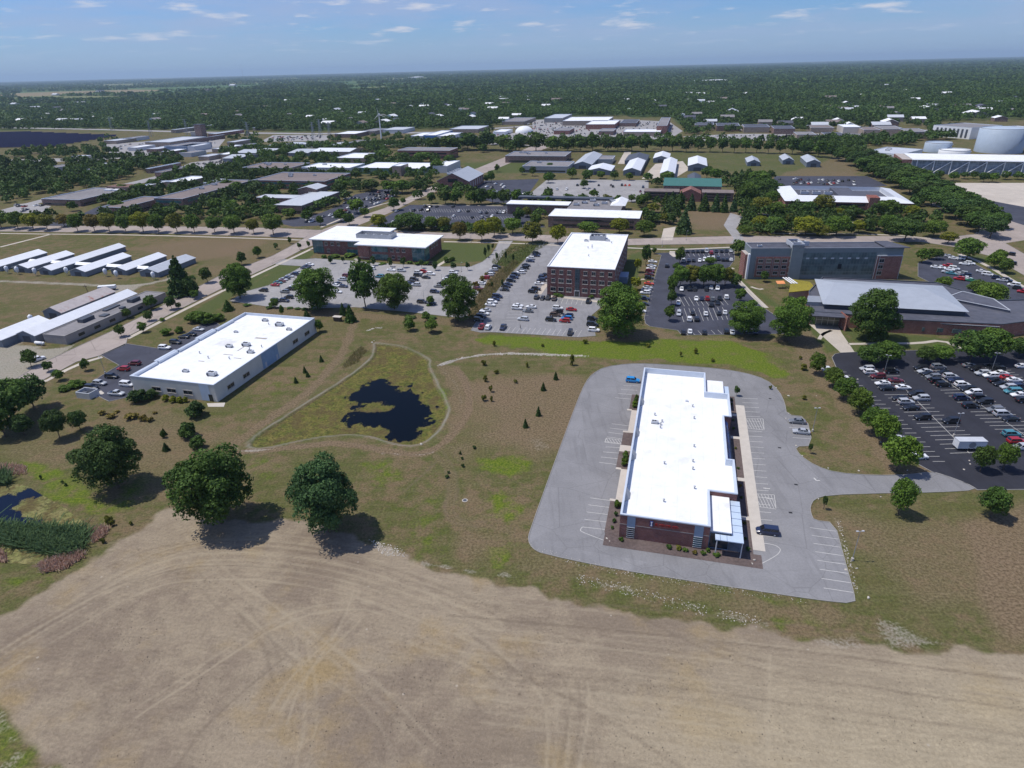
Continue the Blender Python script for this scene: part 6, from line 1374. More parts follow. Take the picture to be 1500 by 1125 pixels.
cars('in the black lot\'s last row at right', -1, [(163.7,194.7,'k'),(164.4,193.1,'k'),(164.2,190.4,'w'),(163.8,187.2,'r'),(164.7,185.1,'w'),(162.8,180.3,'d'),(158.8,174.8,'w'),(174.8,195.2,'w')], 2)
# brick office lot
cars('along the verge west of the brick office', -15, [(15.9,357.4,'k'),(15.2,353.1,'d'),(12,347.6,'w'),(11.7,342.1,'d'),(9.2,334.2,'k'),(8.2,329.1,'k'),(6.8,324.8,'g'),(5.9,320.5,'w'),(3.2,317.1,'k'),(2.4,312.4,'d'),(0.8,306.8,'k'),(-0.8,301.3,'d'),(-1.8,298.1,'k'),(-2.5,292.9,'k'),(-5.8,283,'d'),(-7,279.2,'d'),(-8.1,275.5,'w'),(-8.9,271.8,'w'),(-10.9,264.7,'s'),(-11.5,260.5,'w'),(-12.6,257.1,'k'),(-13.5,253.1,'k')])
cars('on the lower edge of the brick office lot', 75, [(-11.8,245,'rp'),(-9.2,244.1,'w'),(-3.1,243.7,'dp'),(23.7,235.9,'ku')])
cars('at the right edge of the brick office lot', -15, [(34.5,250.5,'k'),(33.7,244.2,'k'),(33.5,238.2,'w')])
cars('along the brick office west wall', -15, [(17.8,315.8,'k'),(16.9,311.2,'d'),(15.9,306.7,'d'),(14.6,301.2,'w'),(12.6,292.7,'k'),(11,288.7,'ku')])
cars('nosed to the brick office front', 75, [(12.4,280.6,'k'),(15.1,279.4,'k'),(17.6,279.2,'k'),(20.4,278,'n'),(35.5,273.1,'k')])
cars('in the middle of the brick office lot', -15, [(3.6,269.9,'w'),(3,266.4,'w'),(9.3,267.7,'w'),(7.7,262.5,'g'),(5.3,252.6,'s')])
cars('in the cluster before the brick office', -15, [(21,265.1,'w'),(26.8,262.9,'r'),(20.6,259.9,'k'),(19.2,256.6,'n'),(24.6,254.9,'d'),(23.8,252.1,'b'),(17,250.9,'ku'),(22.7,249.3,'r')])
# pale lot before the glass office
cars('along the left lawn of the pale lot', -15, [(-110.5,346.3,'w'),(-111.1,342.9,'d'),(-111.6,339.7,'d'),(-113.1,330.8,'s'),(-113.7,327.7,'d'),(-115.1,324.7,'s'),(-116,321.2,'d'),(-116.7,318.9,'s'),(-116.9,316,'m'),(-117.9,313.7,'t'),(-118.1,309.8,'r'),(-121,301.2,'k')])
cars('in the left inner row of the pale lot', -15, [(-107.4,311.2,'w'),(-107.5,306.7,'w'),(-108.2,302.4,'k'),(-109.6,298.2,'g'),(-105,289.6,'k')])
cars('on the lower edge of the pale lot', -15, [(-109.5,285,'k'),(-105.5,284.7,'d'),(-40.4,277.9,'k'),(-35.8,275.7,'k')])
cars('in the second row of the pale lot', -15, [(-96.3,321.9,'k'),(-82.7,328.1,'d'),(-84.7,322.2,'m'),(-85.8,316.3,'s'),(-86.6,309.5,'d'),(-86.2,306.1,'w'),(-82.5,304.7,'d'),(-83.5,296.2,'w')])
cars('near the glass office doors', -15, [(-74.3,335.1,'w'),(-63,331.5,'w'),(-57.3,329.7,'s'),(-67.1,319.5,'t')])
cars('in the middle row of the pale lot', -15, [(-47.7,325.1,'w'),(-44.9,326.1,'r'),(-40.9,322.1,'w'),(-47.4,320.2,'k'),(-42.7,316.2,'k'),(-48.4,313.2,'k'),(-49.7,310.4,'k'),(-49.8,306.4,'d'),(-50.6,302.1,'w'),(-46.5,304,'s')])
cars('in the right row of the pale lot', -15, [(-29.2,323.5,'w'),(-30.6,316.4,'d'),(-31.7,312.4,'w'),(-33.7,305.1,'k'),(-35,300.8,'g'),(-35.9,292.4,'d')])
cars('along the bank right of the pale lot', -15, [(-6.8,331.7,'ku'),(-8.2,326.7,'s'),(-9.6,321.8,'g'),(-10.3,318.2,'w'),(-12.2,312.5,'ru'),(-14.1,303.5,'w'),(-17.7,288.9,'w'),(-15.4,296,'m')])
cars('by the mown lawn right of the glass office', -15, [(-42.9,341.6,'k')])
# dark lot behind the brick office
cars('along the left kerb of the dark lot', -15, [(77.4,334.7,'w'),(75.4,327,'w'),(73.7,322.1,'w'),(72.3,317.2,'m'),(70.9,311.9,'m'),(69.5,305.6,'k'),(67.7,296.8,'o'),(65.8,290.6,'s'),(64.5,287.6,'s'),(63.1,283.1,'w'),(61.1,274.9,'d'),(59.1,267.6,'k'),(56.4,259,'w')])
car(*(83.18,326.3), 75, 'k', '', 'suv', True, 'black car driving down the dark lane behind the brick office', 'cars parked in the lots')
cars('in the back row of the dark lot', 75, [(98.1,354,'d'),(101.1,353.7,'k'),(104.1,353.5,'k'),(106.7,353.2,'k'),(109.3,352.9,'k'),(111.8,353.5,'s'),(113.4,349.6,'r'),(117.1,353,'k'),(120.1,352.7,'k'),(122.9,353.1,'k'),(125.5,352.9,'s')])
cars('in the second row of the dark lot', 75, [(94.2,335.9,'w'),(97.1,335.6,'d'),(99.6,335.4,'k'),(102.9,335.1,'w'),(105.6,335.5,'w'),(108.7,338.7,'w'),(111.6,339.8,'w'),(113.4,336.9,'k'),(115.5,335.3,'k'),(117.6,335.1,'k'),(119.8,334.9,'w')])
cars('below the trees in the dark lot', 75, [(81.2,287.3,'w'),(84.8,287,'k'),(87.3,286.8,'k'),(92.6,286.3,'k'),(95.4,288.2,'w'),(98,286.9,'w')])
cars('in the middle of the dark lot', 75, [(84.3,273.2,'w'),(86.7,273,'d'),(89.1,272.8,'r'),(91.2,271.7,'g'),(94.5,272.4,'k'),(98.1,274,'w'),(75,268.3,'w'),(88.5,264.5,'k'),(92,267,'k')])
cars('in the near row of the dark lot', 75, [(71.8,254.5,'s'),(77.8,254.9,'k'),(83,253.7,'w'),(88.7,254.1,'k'),(91.5,254.7,'w'),(74.5,247.7,'w'),(77.5,247.5,'k')])
cars('on the lower edge of the dark lot', 75, [(68.4,233.6,'k'),(71.2,234.2,'w'),(76.6,233.1,'k'),(85.3,233.2,'k'),(87.5,232.4,'w'),(96.3,231.8,'k'),(93.5,234.9,'w')])
car(*(111.81,309.01), -60, 'k', '', 'suv', True, 'black car on the lane beside the slab building walk', 'cars parked in the lots')
# lot behind the auditorium
cars('in the upper row behind the auditorium', -40, [(235.1,331,'s'),(234.7,327,'w'),(237.8,326.7,'w'),(233.7,316.7,'w'),(236.8,317,'w'),(233.5,303.2,'w'),(233,298.1,'w'),(233.4,291.9,'d'),(233.4,288.6,'s'),(235.5,288.4,'d'),(233.6,281.2,'wv'),(232.2,276.2,'k'),(230.8,271.4,'r')], False)
cars('in the lower row behind the auditorium', -40, [(216.2,312,'w'),(218.8,311.7,'w'),(223.3,313.8,'r'),(220.6,307.9,'w'),(223.6,308.9,'w'),(216.5,303.5,'s'),(217.3,301.1,'t'),(219.8,299.8,'s'),(222.4,300.7,'s'),(221.9,297.3,'d'),(219.8,293,'w'),(219,289.8,'e'),(215.4,292.3,'r'),(221.5,276.1,'w')], False)
car(*(268.27,332.04), 135, 'k', '', 'suv', False, 'farther of two black cars on the street at the right edge', 'cars on the streets')
car(*(256.81,315.2), 135, 'k', '', 'suv', False, 'nearer of two black cars on the street at the right edge', 'cars on the streets')
# left side
car(*(-163.16,299.27), 70, 'd', '', 'suv', True, 'blue car on the gravel drive beside the dark conifer', 'cars on the streets')
car(*(-169.71,282.16), 70, 'm', '', 'suv', True, 'maroon car parked by the end of the flat grey shed', 'cars on the streets')
car(*(-180.15,222.68), 60, 'w', '', 'suv', True, 'white car half behind a small tree at the gravel yard', 'cars on the streets')
cars('at the left of the cream warehouse', -10, [(-140.1,216.2,'m'),(-141.7,211.5,'ru'),(-142.5,205.3,'k'),(-143.7,199.9,'s'),(-144.8,196.8,'k')], 2)
cars('by the cream warehouse corner', -10, [(-133.4,198.4,'wv'),(-133.3,191.5,'sp')], 2)
cars('in the upper lot of the cream warehouse', -10, [(-135.9,230.8,'w'),(-134.1,236.2,'k'),(-133.4,241.9,'k'),(-131.7,244.4,'k'),(-130.8,250,'s')], True)
# lots a little further off
cars('in the dark lot behind the street trees', 75, [(-84,489.1,'s'),(-77.8,471.1,'w'),(-80.6,450.8,'w'),(-71.2,490.1,'k'),(-65.7,492,'k'),(-60.2,488.8,'k'),(-42.1,502.3,'k'),(-39,466.5,'w'),(-36.1,483.2,'w'),(-29.4,482.4,'k'),(-25.4,460.2,'k'),(-20,476.3,'s'),(-15.5,475.7,'k'),(-18.5,459.4,'s'),(-14.6,458.9,'k'),(-11.2,463.2,'w'),(-7.4,474.7,'k'),(-5.4,474.5,'s'),(-2.9,474.2,'w'),(-64.1,505.1,'k'),(-59.8,504.5,'k'),(-54.9,503.9,'k')], False)
cars('by the brick gabled hall', 60, [(-18.3,590.3,'w'),(-13.8,582.4,'k'),(-10.5,604.1,'w'),(-4.8,595.7,'s'),(-2.9,584.4,'w'),(-12.3,561.4,'w'),(-8.8,560.9,'w'),(14.4,551.1,'w')], False)
cars('in the scattered pale lot', 75, [(38.5,567.7,'w'),(43.2,567,'w'),(51.4,565.9,'w'),(62.9,585.5,'k'),(68.8,563.3,'w'),(70.4,543.2,'k'),(75.2,562.4,'k'),(81.4,582.7,'k'),(92.1,581.1,'n'),(92.8,573.8,'k'),(101.5,579.7,'k'),(104.5,579.3,'o'),(108,578.7,'o'),(117.7,566.6,'d'),(111.6,547.1,'m'),(109.6,525.3,'k'),(74.2,533.2,'w')], False)
cars('on the drive of the slab building', 10, [(225.4,586.9,'w'),(258.8,589.4,'w')], False)
# lots too far off to tell single cars apart, as one scatter
far_q = []
def far_cars(P, n, seed):
    r_ = random.Random(seed); xs = [p[0] for p in P]; ys = [p[1] for p in P]
    def inside(x,y):
        c = False
        for i in range(len(P)):
            (ax,ay),(bx,by) = P[i-1],P[i]
            if (ay > y) != (by > y) and x < (bx-ax)*(y-ay)/(by-ay)+ax: c = not c
        return c
    k = 0
    while k < n:
        x,y = r_.uniform(min(xs),max(xs)), r_.uniform(min(ys),max(ys))
        rx, ry = 3.0, 17.0                                     # snapped to stalls
        a_ = R(-15); u_ = x*math.cos(a_)+y*math.sin(a_); v_ = -x*math.sin(a_)+y*math.cos(a_); u_ = round(u_/rx)*rx; v_ = round(v_/ry)*ry+r_.choice([0,5.5])
        x,y = u_*math.cos(a_)-v_*math.sin(a_), u_*math.sin(a_)+v_*math.cos(a_)
        if inside(x,y): far_q.append((x,y,75,r_.choice('wwwssgkkkkddrm'))); k += 1
for P,n,sd_ in (([(-54.7,1067.3),(51.6,1308.1),(135.8,1368.5),(294.6,1230.7),(263.4,1051.1),(59.8,1006.8)],420,1),([(-139.35,547.63),(-129.34,568.63),(-104.82,582.14),(-92.99,563.58),(-107.34,514.25),(-118.19,489.2)],60,2),([(-134.92,483.75),(-120.64,513.18),(-119.16,481.87),(-145.84,450.48),(-155.77,451.6)],14,3),([(246.18,595.99),(309.42,585.96),(298,551.07),(238.13,560.02)],40,4),([(-150.2,1058.9),(-54.2,1056.3),(-52.2,1014.2),(-145.9,1026.9)],25,6),([(-378.5,1072.6),(-292.2,1072.7),(-310.8,1144.5),(-394.2,1154.1)],60,7),([(-618.6,1058.4),(-568,1107.2),(-466.7,1104.3),(-434.3,998.9),(-510.6,932.1)],60,8),([(-377.3,810.5),(-353.3,844),(-321.2,782.6),(-340.6,752.8)],30,9),([(376.1,957.2),(519.6,992.5),(602.7,980.6),(571,926.6),(398.3,895.6)],90,10),([(262.6,986.2),(340.9,997.2),(422.5,975.7),(376.7,909.7),(264.3,937.1)],60,11),([(-422.08,560.3),(-411.8,565.08),(-385.23,546.7),(-376.74,523.25),(-398.34,525.89)],10,12),([(-565.6,744.1),(-548.4,741.3),(-442.56,588.23),(-445.95,575.77)],10,13)):
    far_cars(P, n, sd_)
V_, Q_, C_ = [], [], []
pr = np.array([(-2.3,-.9,.3),(2.3,-.9,.3),(2.3,.9,.3),(-2.3,.9,.3),(-2.3,-.9,.95),(2.3,-.9,.85),(2.3,.9,.85),(-2.3,.9,.95),(-1.6,-.75,.95),(1.0,-.75,.9),(1.0,.75,.9),(-1.6,.75,.95),(-1.0,-.65,1.5),(.3,-.65,1.5),(.3,.65,1.5),(-1.0,.65,1.5)])
pf = [(0,1,5,4),(1,2,6,5),(2,3,7,6),(3,0,4,7),(4,5,6,7),(8,9,13,12),(9,10,14,13),(10,11,15,14),(11,8,12,15),(12,13,14,15)]
for (x,y,a_,c) in far_q:
    ca,sa = math.cos(R(a_)), math.sin(R(a_)); n_ = len(V_)
    V_ += [(x+p[0]*ca-p[1]*sa, y+p[0]*sa+p[1]*ca, p[2]+.04) for p in pr]; Q_ += [tuple(i+n_ for i in f) for f in pf]
    C_ += [PAINT[c][1]]*5+[(.02,.022,.026)]*4+[PAINT[c][1]]
me = np_mesh('distant_cars', np.array(V_), np.array(Q_))
at = me.attributes.new('tone', 'FLOAT_COLOR', 'FACE'); at.data.foreach_set('color', np.array([(*c,1) for c in C_], np.float32).ravel())
m = bpy.data.materials.new('distant_car_paint'); t, b = nodes(m); g = NT(t); g.lk(g.attr('tone').outputs['Color'], b.inputs['Base Color']); b.inputs['Roughness'].default_value = .35; me.materials.append(m)
tag(link(bpy.data.objects.new('distant_cars', me)), 'hundreds of tiny parked cars in the far lots and shopping centre', 'cars', kind='stuff')
# box trailer
tr = empty('box_trailer', *(124.16,146.03), -3, 'pale box trailer parked among empty stalls of the black lot', 'trailer')
q = MB(); q.box(-3.7,3.7,-1.2,1.2,.7,2.9); q.build('box', M_BARNROOF, tr)
q = MB(); q.box(-3.75,3.75,-1.24,1.24,2.9,3.0); q.build('roof', M_LTGREY, tr)
q = MB(); q.lathe((0,0,0), [(.9,0),(.9,.03)], 20); e_ = q.build('emblem', M_GREY, tr); e_.rotation_euler = (R(90),0,0); e_.location = (0.0,-1.21,1.8)
q = MB(); q.box(1.1,3.4,-1.23,-1.205,1.1,2.3); q.build('side_panel', M_WHITE, tr)
for x in (-.7,.7):
    for s in (-1,1): q = MB(); q.tube((x,s*1.1-.12,.42),(x,s*1.1+.12,.42),.42,n=14); q.build('wheel', M_BLACK, tr)
q = MB(); q.tube((3.7,.6,.7),(5.2,0,.6),.07,n=6); q.tube((3.7,-.6,.7),(5.2,0,.6),.07,n=6); q.build('drawbar', M_DKGREY, tr)
# white truck trailer by the gravel yard
ft = empty('flat_wagon', *(-202.53,309.85), 10, 'white covered wagon standing on the gravel by the barns', 'wagon')
q = MB(); q.box(-4,4,-1.2,1.2,1.0,2.4); q.build('box', M_WHITE, ft); q = MB(); q.box(-3.8,3.8,-1.1,1.1,.6,1.0); q.build('frame', M_DKGREY, ft)
for x in (-3,-2,2,3):
    q = MB(); q.tube((x,-1.15,.45),(x,1.15,.45),.45,n=12); q.build('wheel', M_BLACK, ft)

# ---------------------------------------------------------------- painted stall lines
def lines_between(b, a0, a1, c0, c1, n, w=.13, z=.03):
    for k in range(n+1):
        t_ = k/n
        p = (a0[0]+(c0[0]-a0[0])*t_, a0[1]+(c0[1]-a0[1])*t_); q_ = (a1[0]+(c1[0]-a1[0])*t_, a1[1]+(c1[1]-a1[1])*t_)
        b.add([(x,y,z) for x,y in strip_poly([p,q_], w)], [(0,1,2,3) if False else (3,2,1,0)])
def pline(b, pts, w=.14, z=.032):
    for i in range(len(pts)-1):
        b.add([(x,y,z) for x,y in strip_poly([pts[i],pts[i+1]], w)], [(3,2,1,0)])
b = MB()
for a_ in (((37.23,189.22),(42.02,188.7),(33.15,180.67),(39.18,179.13),3),((29.48,164.17),(34.38,162.64),(26.18,154.3),(31.68,152.58),4),((25.77,151.41),(30.69,150.72),(22.94,143.75),(28.58,142.18),3),((18.68,128.12),(24.24,126.62),(15.56,117.08),(21.11,115.89),4),
          ((73.06,178.11),(77.97,177.48),(53.94,112.83),(58.19,112.07),23),((67.47,114.87),(72.76,113.39),(62.25,96.16),(67.58,94.74),7),((80.7,159.56),(86.04,158.52),(79.39,153.89),(84.21,152.92),1)):
    lines_between(b, *a_)
for P in ([(15.56,117.08),(14.95,116.25),(15.02,115.4),(20.41,111.91)], [(53.26,110.23),(57,109.64),(58.13,108.25),(57.7,107.17),(56.1,105.71),(51.12,102.94)]): pline(b, smooth_poly(P, 2, False))
def hatch(c, n):
    (a0,a1,c1,c0) = c; pline(b, [a0,a1,c1,c0,a0])
    for k in range(n):
        t0, t1 = k/n, min(1,(k+1.4)/n)
        pline(b, [(a0[0]+(a1[0]-a0[0])*t0, a0[1]+(a1[1]-a0[1])*t0), (c0[0]+(c1[0]-c0[0])*t1, c0[1]+(c1[1]-c0[1])*t1)], .11)
hatch([(69.22,165.18),(74.96,164.89),(72.98,158.38),(67.9,159.8)], 7); hatch([(58.7,128.24),(64.08,127.45),(62.43,121.83),(57.41,123.36)], 7); hatch([(26.68,156.03),(31.55,154.68),(30.99,152.5),(25.98,153.83)], 6)
pline(b, [(76.82,134.2),(76.98,132.99),(77.84,132.95)], .3); pline(b, [(62.45,130.37),(64.03,130.01)], .3); pline(b, [(61.91,126.15),(63.29,125.82)], .3)
tag(b.build('road_marking', M_LINE), 'white stall lines and hatching on the grey lot', kind='structure')
b = MB()
for a_ in (((118.54,180.44),(128.48,180.14),(117.9,143.91),(129.7,144.05),16),((137.5,194.69),(149.27,194.88),(138.17,149.45),(150.21,149.06),22),((121.01,197.08),(132.04,196.99),(118.54,180.44),(128.48,180.14),6),((112.63,166.96),(115.84,166.8),(110.96,140.24),(114.13,140.1),11),((158.67,198.78),(170.14,199.24),(158.96,169.76),(169.01,169.23),16),((111.28,195.45),(114.7,195.25),(112.63,166.96),(115.84,166.8),11)): lines_between(b, *a_, .13, .034)
for P in ([(127.85,188.14),(122.99,143.68)], [(143.37,194.67),(144.17,149.34)], [(164.28,199.02),(163.99,169.5)]): pline(b, P, .13, .037)
for a_ in (((77.71,277.64),(76.9,264.96),(96.72,274.26),(96.28,265.31),9),((73.91,262.25),(71.82,245.78),(92.83,262.63),(90.5,247.65),9),((69.62,236.04),(69.86,231.68),(93.6,236.65),(94,232.23),9),((98.04,353.72),(97.39,345.09),(127.19,355.4),(125.09,345.34),10),((81.22,343.77),(83.81,343.53),(55.8,255.01),(58.96,254.78),17)): lines_between(b, *a_, .13, .034)
tag(b.build('road_marking', M_LINE), 'pale stall lines on the black lots', kind='structure')
b = MB()
for a_ in (((-7.79,240.48),(-6.2,246.45),(26.38,232.76),(28.74,239.52),17),((17.1,358.44),(20.21,358.15),(-12.15,255.67),(-8.93,255.44),34),((21,273.41),(22.43,279.95),(40.28,267.39),(42.2,274.62),9),((0.61,274.93),(11.45,274.12),(-2.22,252.52),(8.45,251.78),6),((18.6,269.9),(28.75,267.35),(14.87,248.14),(24.63,245.9),6)): lines_between(b, *a_, .12, .028)
for a_ in (((-53.09,330.47),(-40.35,326.85),(-52.91,299.04),(-41.64,293.94),11),((-38.05,325.41),(-25.61,321.89),(-38.33,287.57),(-26.5,284.67),12),((-89.36,329.82),(-77.75,326.34),(-88.77,295.56),(-76.65,291.54),12),((-113.63,347.66),(-107.41,345.74),(-123.5,300.38),(-116.59,297.73),18),((-11.07,324.33),(-6.76,322.72),(-18.34,288.03),(-13.73,285.67),12),((-115.39,319.84),(-105.29,316.66),(-113.18,295.39),(-103.09,292.57),8)): lines_between(b, *a_, .12, .028)
for a_ in (((-75.61,499.44),(-72.82,486.2),(0.72,489.91),(3.16,476.94),40),((-72.2,473.84),(-69.61,461.8),(3.98,462.41),(6.23,450.72),40)): lines_between(b, *a_, .14, .034)
tag(b.build('road_marking', M_LINE), 'pale stall lines on the grey office lots', kind='structure')
# ---------------------------------------------------------------- trees
def leaf_mat(name):
    m = bpy.data.materials.new(name); t, b = nodes(m); g = NT(t)
    oi = g.n('ShaderNodeObjectInfo'); a = g.attr('tone')
    s = g.n('ShaderNodeSeparateColor'); g.lk(a.outputs['Color'], s.inputs[0])
    c = g.mix(s.outputs[0], (0.42,0.50,0.40), (1.55,1.45,1.20))
    c = g.mix(1.0, oi.outputs['Color'], c, 'MULTIPLY')
    c = g.mix(g.math('MULTIPLY', g.math('SUBTRACT', oi.outputs['Random'], 0.5), 0.5, True), c, (0.10,0.11,0.02))
    tr_ = g.n('ShaderNodeBsdfTranslucent'); g.lk(c, tr_.inputs[0])
    g.lk(c, b.inputs['Base Color']); b.inputs['Roughness'].default_value = .7; b.inputs['Specular IOR Level'].default_value = .25
    mx = g.n('ShaderNodeMixShader'); mx.inputs[0].default_value = .22; g.lk(b.outputs[0], mx.inputs[1]); g.lk(tr_.outputs[0], mx.inputs[2])
    g.lk(mx.outputs[0], t.nodes['Material Output'].inputs[0])
    return m
M_LEAF = leaf_mat('leaves')
def leaf_quads(P, Nrm, size, r):
    """leaf sprays: quads at P facing roughly along Nrm"""
    n = len(P); d = Nrm+r.normal(0,.75,(n,3)); d /= np.linalg.norm(d,axis=1)[:,None]+1e-9
    u = np.cross(d, r.normal(0,1,(n,3))); u /= np.linalg.norm(u,axis=1)[:,None]+1e-9; v = np.cross(d,u)
    s = (size*r.uniform(.55,1.35,n))[:,None]; k = r.uniform(.55,1.0,n)[:,None]
    return np.stack([P-u*s-v*s*k*.6, P+u*s*.7-v*s*k, P+u*s+v*s*k*.7, P-u*s*.6+v*s*k],1).reshape(-1,3)
def crown_mesh(name, n, seed, kind, leaf, nl=None):
    """foliage in unit size: one across, from the first branch to 1 up; leaf = spray size"""
    r = np.random.default_rng(seed); L = []
    if kind == 'broad': nl = nl or 26; z0, zc, rz, rr_ = .16, .575, .40, .40
    elif kind == 'great': nl = nl or 60; z0, zc, rz, rr_ = .08, .52, .50, .41
    elif kind == 'round': nl = nl or 18; z0, zc, rz, rr_ = .14, .55, .36, .38
    elif kind == 'cone': nl = nl or 0; z0 = .06
    elif kind == 'column': nl = nl or 10; z0, zc, rz, rr_ = .06, .52, .42, .30
    else: nl = nl or 8; z0, zc, rz, rr_ = .0, .42, .40, .36
    pts, nr, tn = [], [], []
    if kind == 'cone':
        k = n; z = z0+(1-z0)*(1-np.sqrt(r.random(k)))**1.0; a = r.random(k)*2*np.pi
        tier = .82+.18*np.sin(z*60); rad = .5*(1-(z-z0)/(1-z0))**.85*tier*np.sqrt(r.uniform(.45,1.05,k))*(1+.12*np.sin(a*5+z*9))
        P = np.stack([np.cos(a)*rad,np.sin(a)*rad,z-rad*.12],1); N_ = np.stack([np.cos(a),np.sin(a),np.full(k,.35)],1)
        T = np.clip(r.normal(.45,.22,k),0,1)
    else:
        C = []; 
        for i in range(nl):
            for _ in range(30):
                q = r.normal(0,1,3); q /= np.linalg.norm(q); f = r.uniform(.40 if kind == 'great' else .55,1.06 if kind == 'great' else 1.0)
                c = np.array([q[0]*rr_*f*.85, q[1]*rr_*f*.85, zc+q[2]*rz*f*.8])
                if all(np.linalg.norm((c-d[0])*[1,1,.9]) > (.09 if kind == 'great' else .13) for d in C): break
            C.append((c, r.uniform(.12,.20)*(.82 if kind == 'great' else (1.15 if kind != 'broad' else 1)), r.normal(.5,.17)))
        per = n//nl+1; PP, NN, TT = [], [], []
        for i,(c,rad,t_) in enumerate(C):
            q = r.normal(0,1,(per,3)); q /= np.linalg.norm(q,axis=1)[:,None]
            q[:,2] = np.where(q[:,2] < -.45, -q[:,2], q[:,2])
            f = r.uniform(.62,1.08,per)[:,None]
            p = c+q*rad*f*np.array([1,1,.85])
            keep = np.ones(per,bool)
            for j,(c2,r2,_) in enumerate(C):
                if j != i: keep &= np.linalg.norm(p-c2,axis=1) > r2*.55
            o = (p-np.array([0,0,zc-.1]))*[1,1,1.1]; o /= np.linalg.norm(o,axis=1)[:,None]+1e-9
            PP.append(p[keep]); NN.append((q*.6+o*.5)[keep]); TT.append(np.clip(r.normal(t_,.2,per),0,1)[keep])
        P, N_, T = np.concatenate(PP), np.concatenate(NN), np.concatenate(TT)
    V = leaf_quads(P, N_, leaf, r); Q = np.arange(len(V)).reshape(-1,4)
    me = np_mesh(name, V, Q); me.materials.append(M_LEAF)
    at = me.attributes.new('tone','FLOAT_COLOR','FACE'); at.data.foreach_set('color', np.repeat(T[:,None],4,1).astype(np.float32).ravel())
    return me
def trunk_mesh(seed, kind):
    b = MB(); r = random.Random(seed); top = .6 if kind != 'cone' else .9
    p = (0,0,-.02); rad = .030
    for k in range(4):
        q = (p[0]+r.uniform(-.02,.02), p[1]+r.uniform(-.02,.02), p[2]+top/4); b.tube(p,q,rad,rad*.78,n=7); p = q; rad *= .78
    if kind != 'cone':
        for k in range(7):
            a = k*2.4+r.uniform(-.3,.3); z = .2+.06*k; e = (math.cos(a)*r.uniform(.22,.34), math.sin(a)*r.uniform(.22,.34), z+r.uniform(.16,.3)); m_ = (e[0]*.5,e[1]*.5,z+.08)
            b.tube((0,0,z),m_,.014,.010,n=5); b.tube(m_,e,.010,.004,n=5)
    return b.mesh('trunk', M_BARK)
PROTO = {'big':[crown_mesh('crown',30000,s,'great',.0125,60) for s in (1,2,3)], 'mid':[crown_mesh('crown',7000,s,'broad',.024,34) for s in (11,12,13,14)], 'round':[crown_mesh('crown',2400,s,'round',.038) for s in (21,22,23,24)],
         'cone':[crown_mesh('crown',1100,s,'cone',.05) for s in (31,32,33)], 'column':[crown_mesh('crown',600,s,'column',.06) for s in (41,42)], 'shrub':[crown_mesh('foliage',520,s,'shrub',.075) for s in (51,52,53)], 'bushbig':[crown_mesh('foliage',2600,s,'shrub',.040,14) for s in (54,55)]}
TRUNK = {k:[trunk_mesh(i+7,k) for i in range(2)] for k in ('broad','cone')}
TONE = {'dark':(.066,.126,.026), 'mid':(.088,.160,.026), 'green':(.105,.180,.026), 'yellow':(.210,.235,.018), 'olive':(.150,.160,.024), 'rust':(.190,.150,.036), 'blue':(.066,.132,.052), 'deep':(.055,.106,.030)}
WORD = {'dark':'dark green','mid':'green','green':'fresh green','yellow':'yellow green','olive':'olive green','rust':'browning','blue':'blue green','deep':'very dark'}
trng = random.Random(99)
NTREE = [0]
def tree(p, kind, tone, where, label=None, noun=None, group=None, name='tree'):
    x,y,h,w = p; NTREE[0] += 1
    noun = noun or ('conifer' if kind == 'cone' else ('slender tree' if kind == 'column' else 'tree'))
    o = empty('conifer' if kind == 'cone' else name, x, y, trng.uniform(0,360))
    c = link(bpy.data.objects.new('crown', trng.choice(PROTO[kind])), o)
    c.scale = (w*1.04, w*1.04, h*(0.99 if kind == 'big' else 1.08)); k = trng.uniform(.85,1.15); T = TONE[tone]; c.color = (T[0]*k,T[1]*k,T[2]*k,1)
    tk = link(bpy.data.objects.new('trunk', trng.choice(TRUNK['cone' if kind == 'cone' else 'broad'])), o); s = max(w*.75, h*.55); tk.scale = (s, s, h)
    if label: tag(o, label, 'tree', group)
    else: reg(o, WORD[tone]+' '+noun, WORD[tone]+' '+noun+'s', where, 'tree', group or 'trees')
    return o
def trees(where, kind, tones, lst, noun=None, group=None):
    for i,p in enumerate(lst):
        tree(p, kind, tones[i%len(tones)] if isinstance(tones,(list,tuple)) else tones, where, None, noun, group)
NSH = [0]
def shrub(x, y, h, w, tone, where, big=False, noun='shrub'):
    o = link(bpy.data.objects.new('shrub', trng.choice(PROTO['bushbig' if big else 'shrub']))); o.location = (x,y,-.05); o.scale = (w,w,h); o.rotation_euler = (0,0,trng.uniform(0,6.28))
    k = trng.uniform(.85,1.15); o.color = tuple(v*k for v in TONE[tone])+(1,)
    reg(o, WORD[tone]+' '+noun, WORD[tone]+' '+noun+'s', where, 'shrub', 'shrubs')
    return o
tree((-103.6,137.6,18.1,17.6), 'big', 'deep', '', 'leftmost of the three great dark trees above the bare soil', group='great trees at the edge of the bare soil')
tree((-70.2,121.9,20.7,20.7), 'big', 'dark', '', 'middle and widest of the three great trees at the soil edge', group='great trees at the edge of the bare soil')
tree((-43.4,117.6,20.3,16.8), 'big', 'blue', '', 'rightmost, dome shaped great tree at the edge of the soil', group='great trees at the edge of the bare soil')
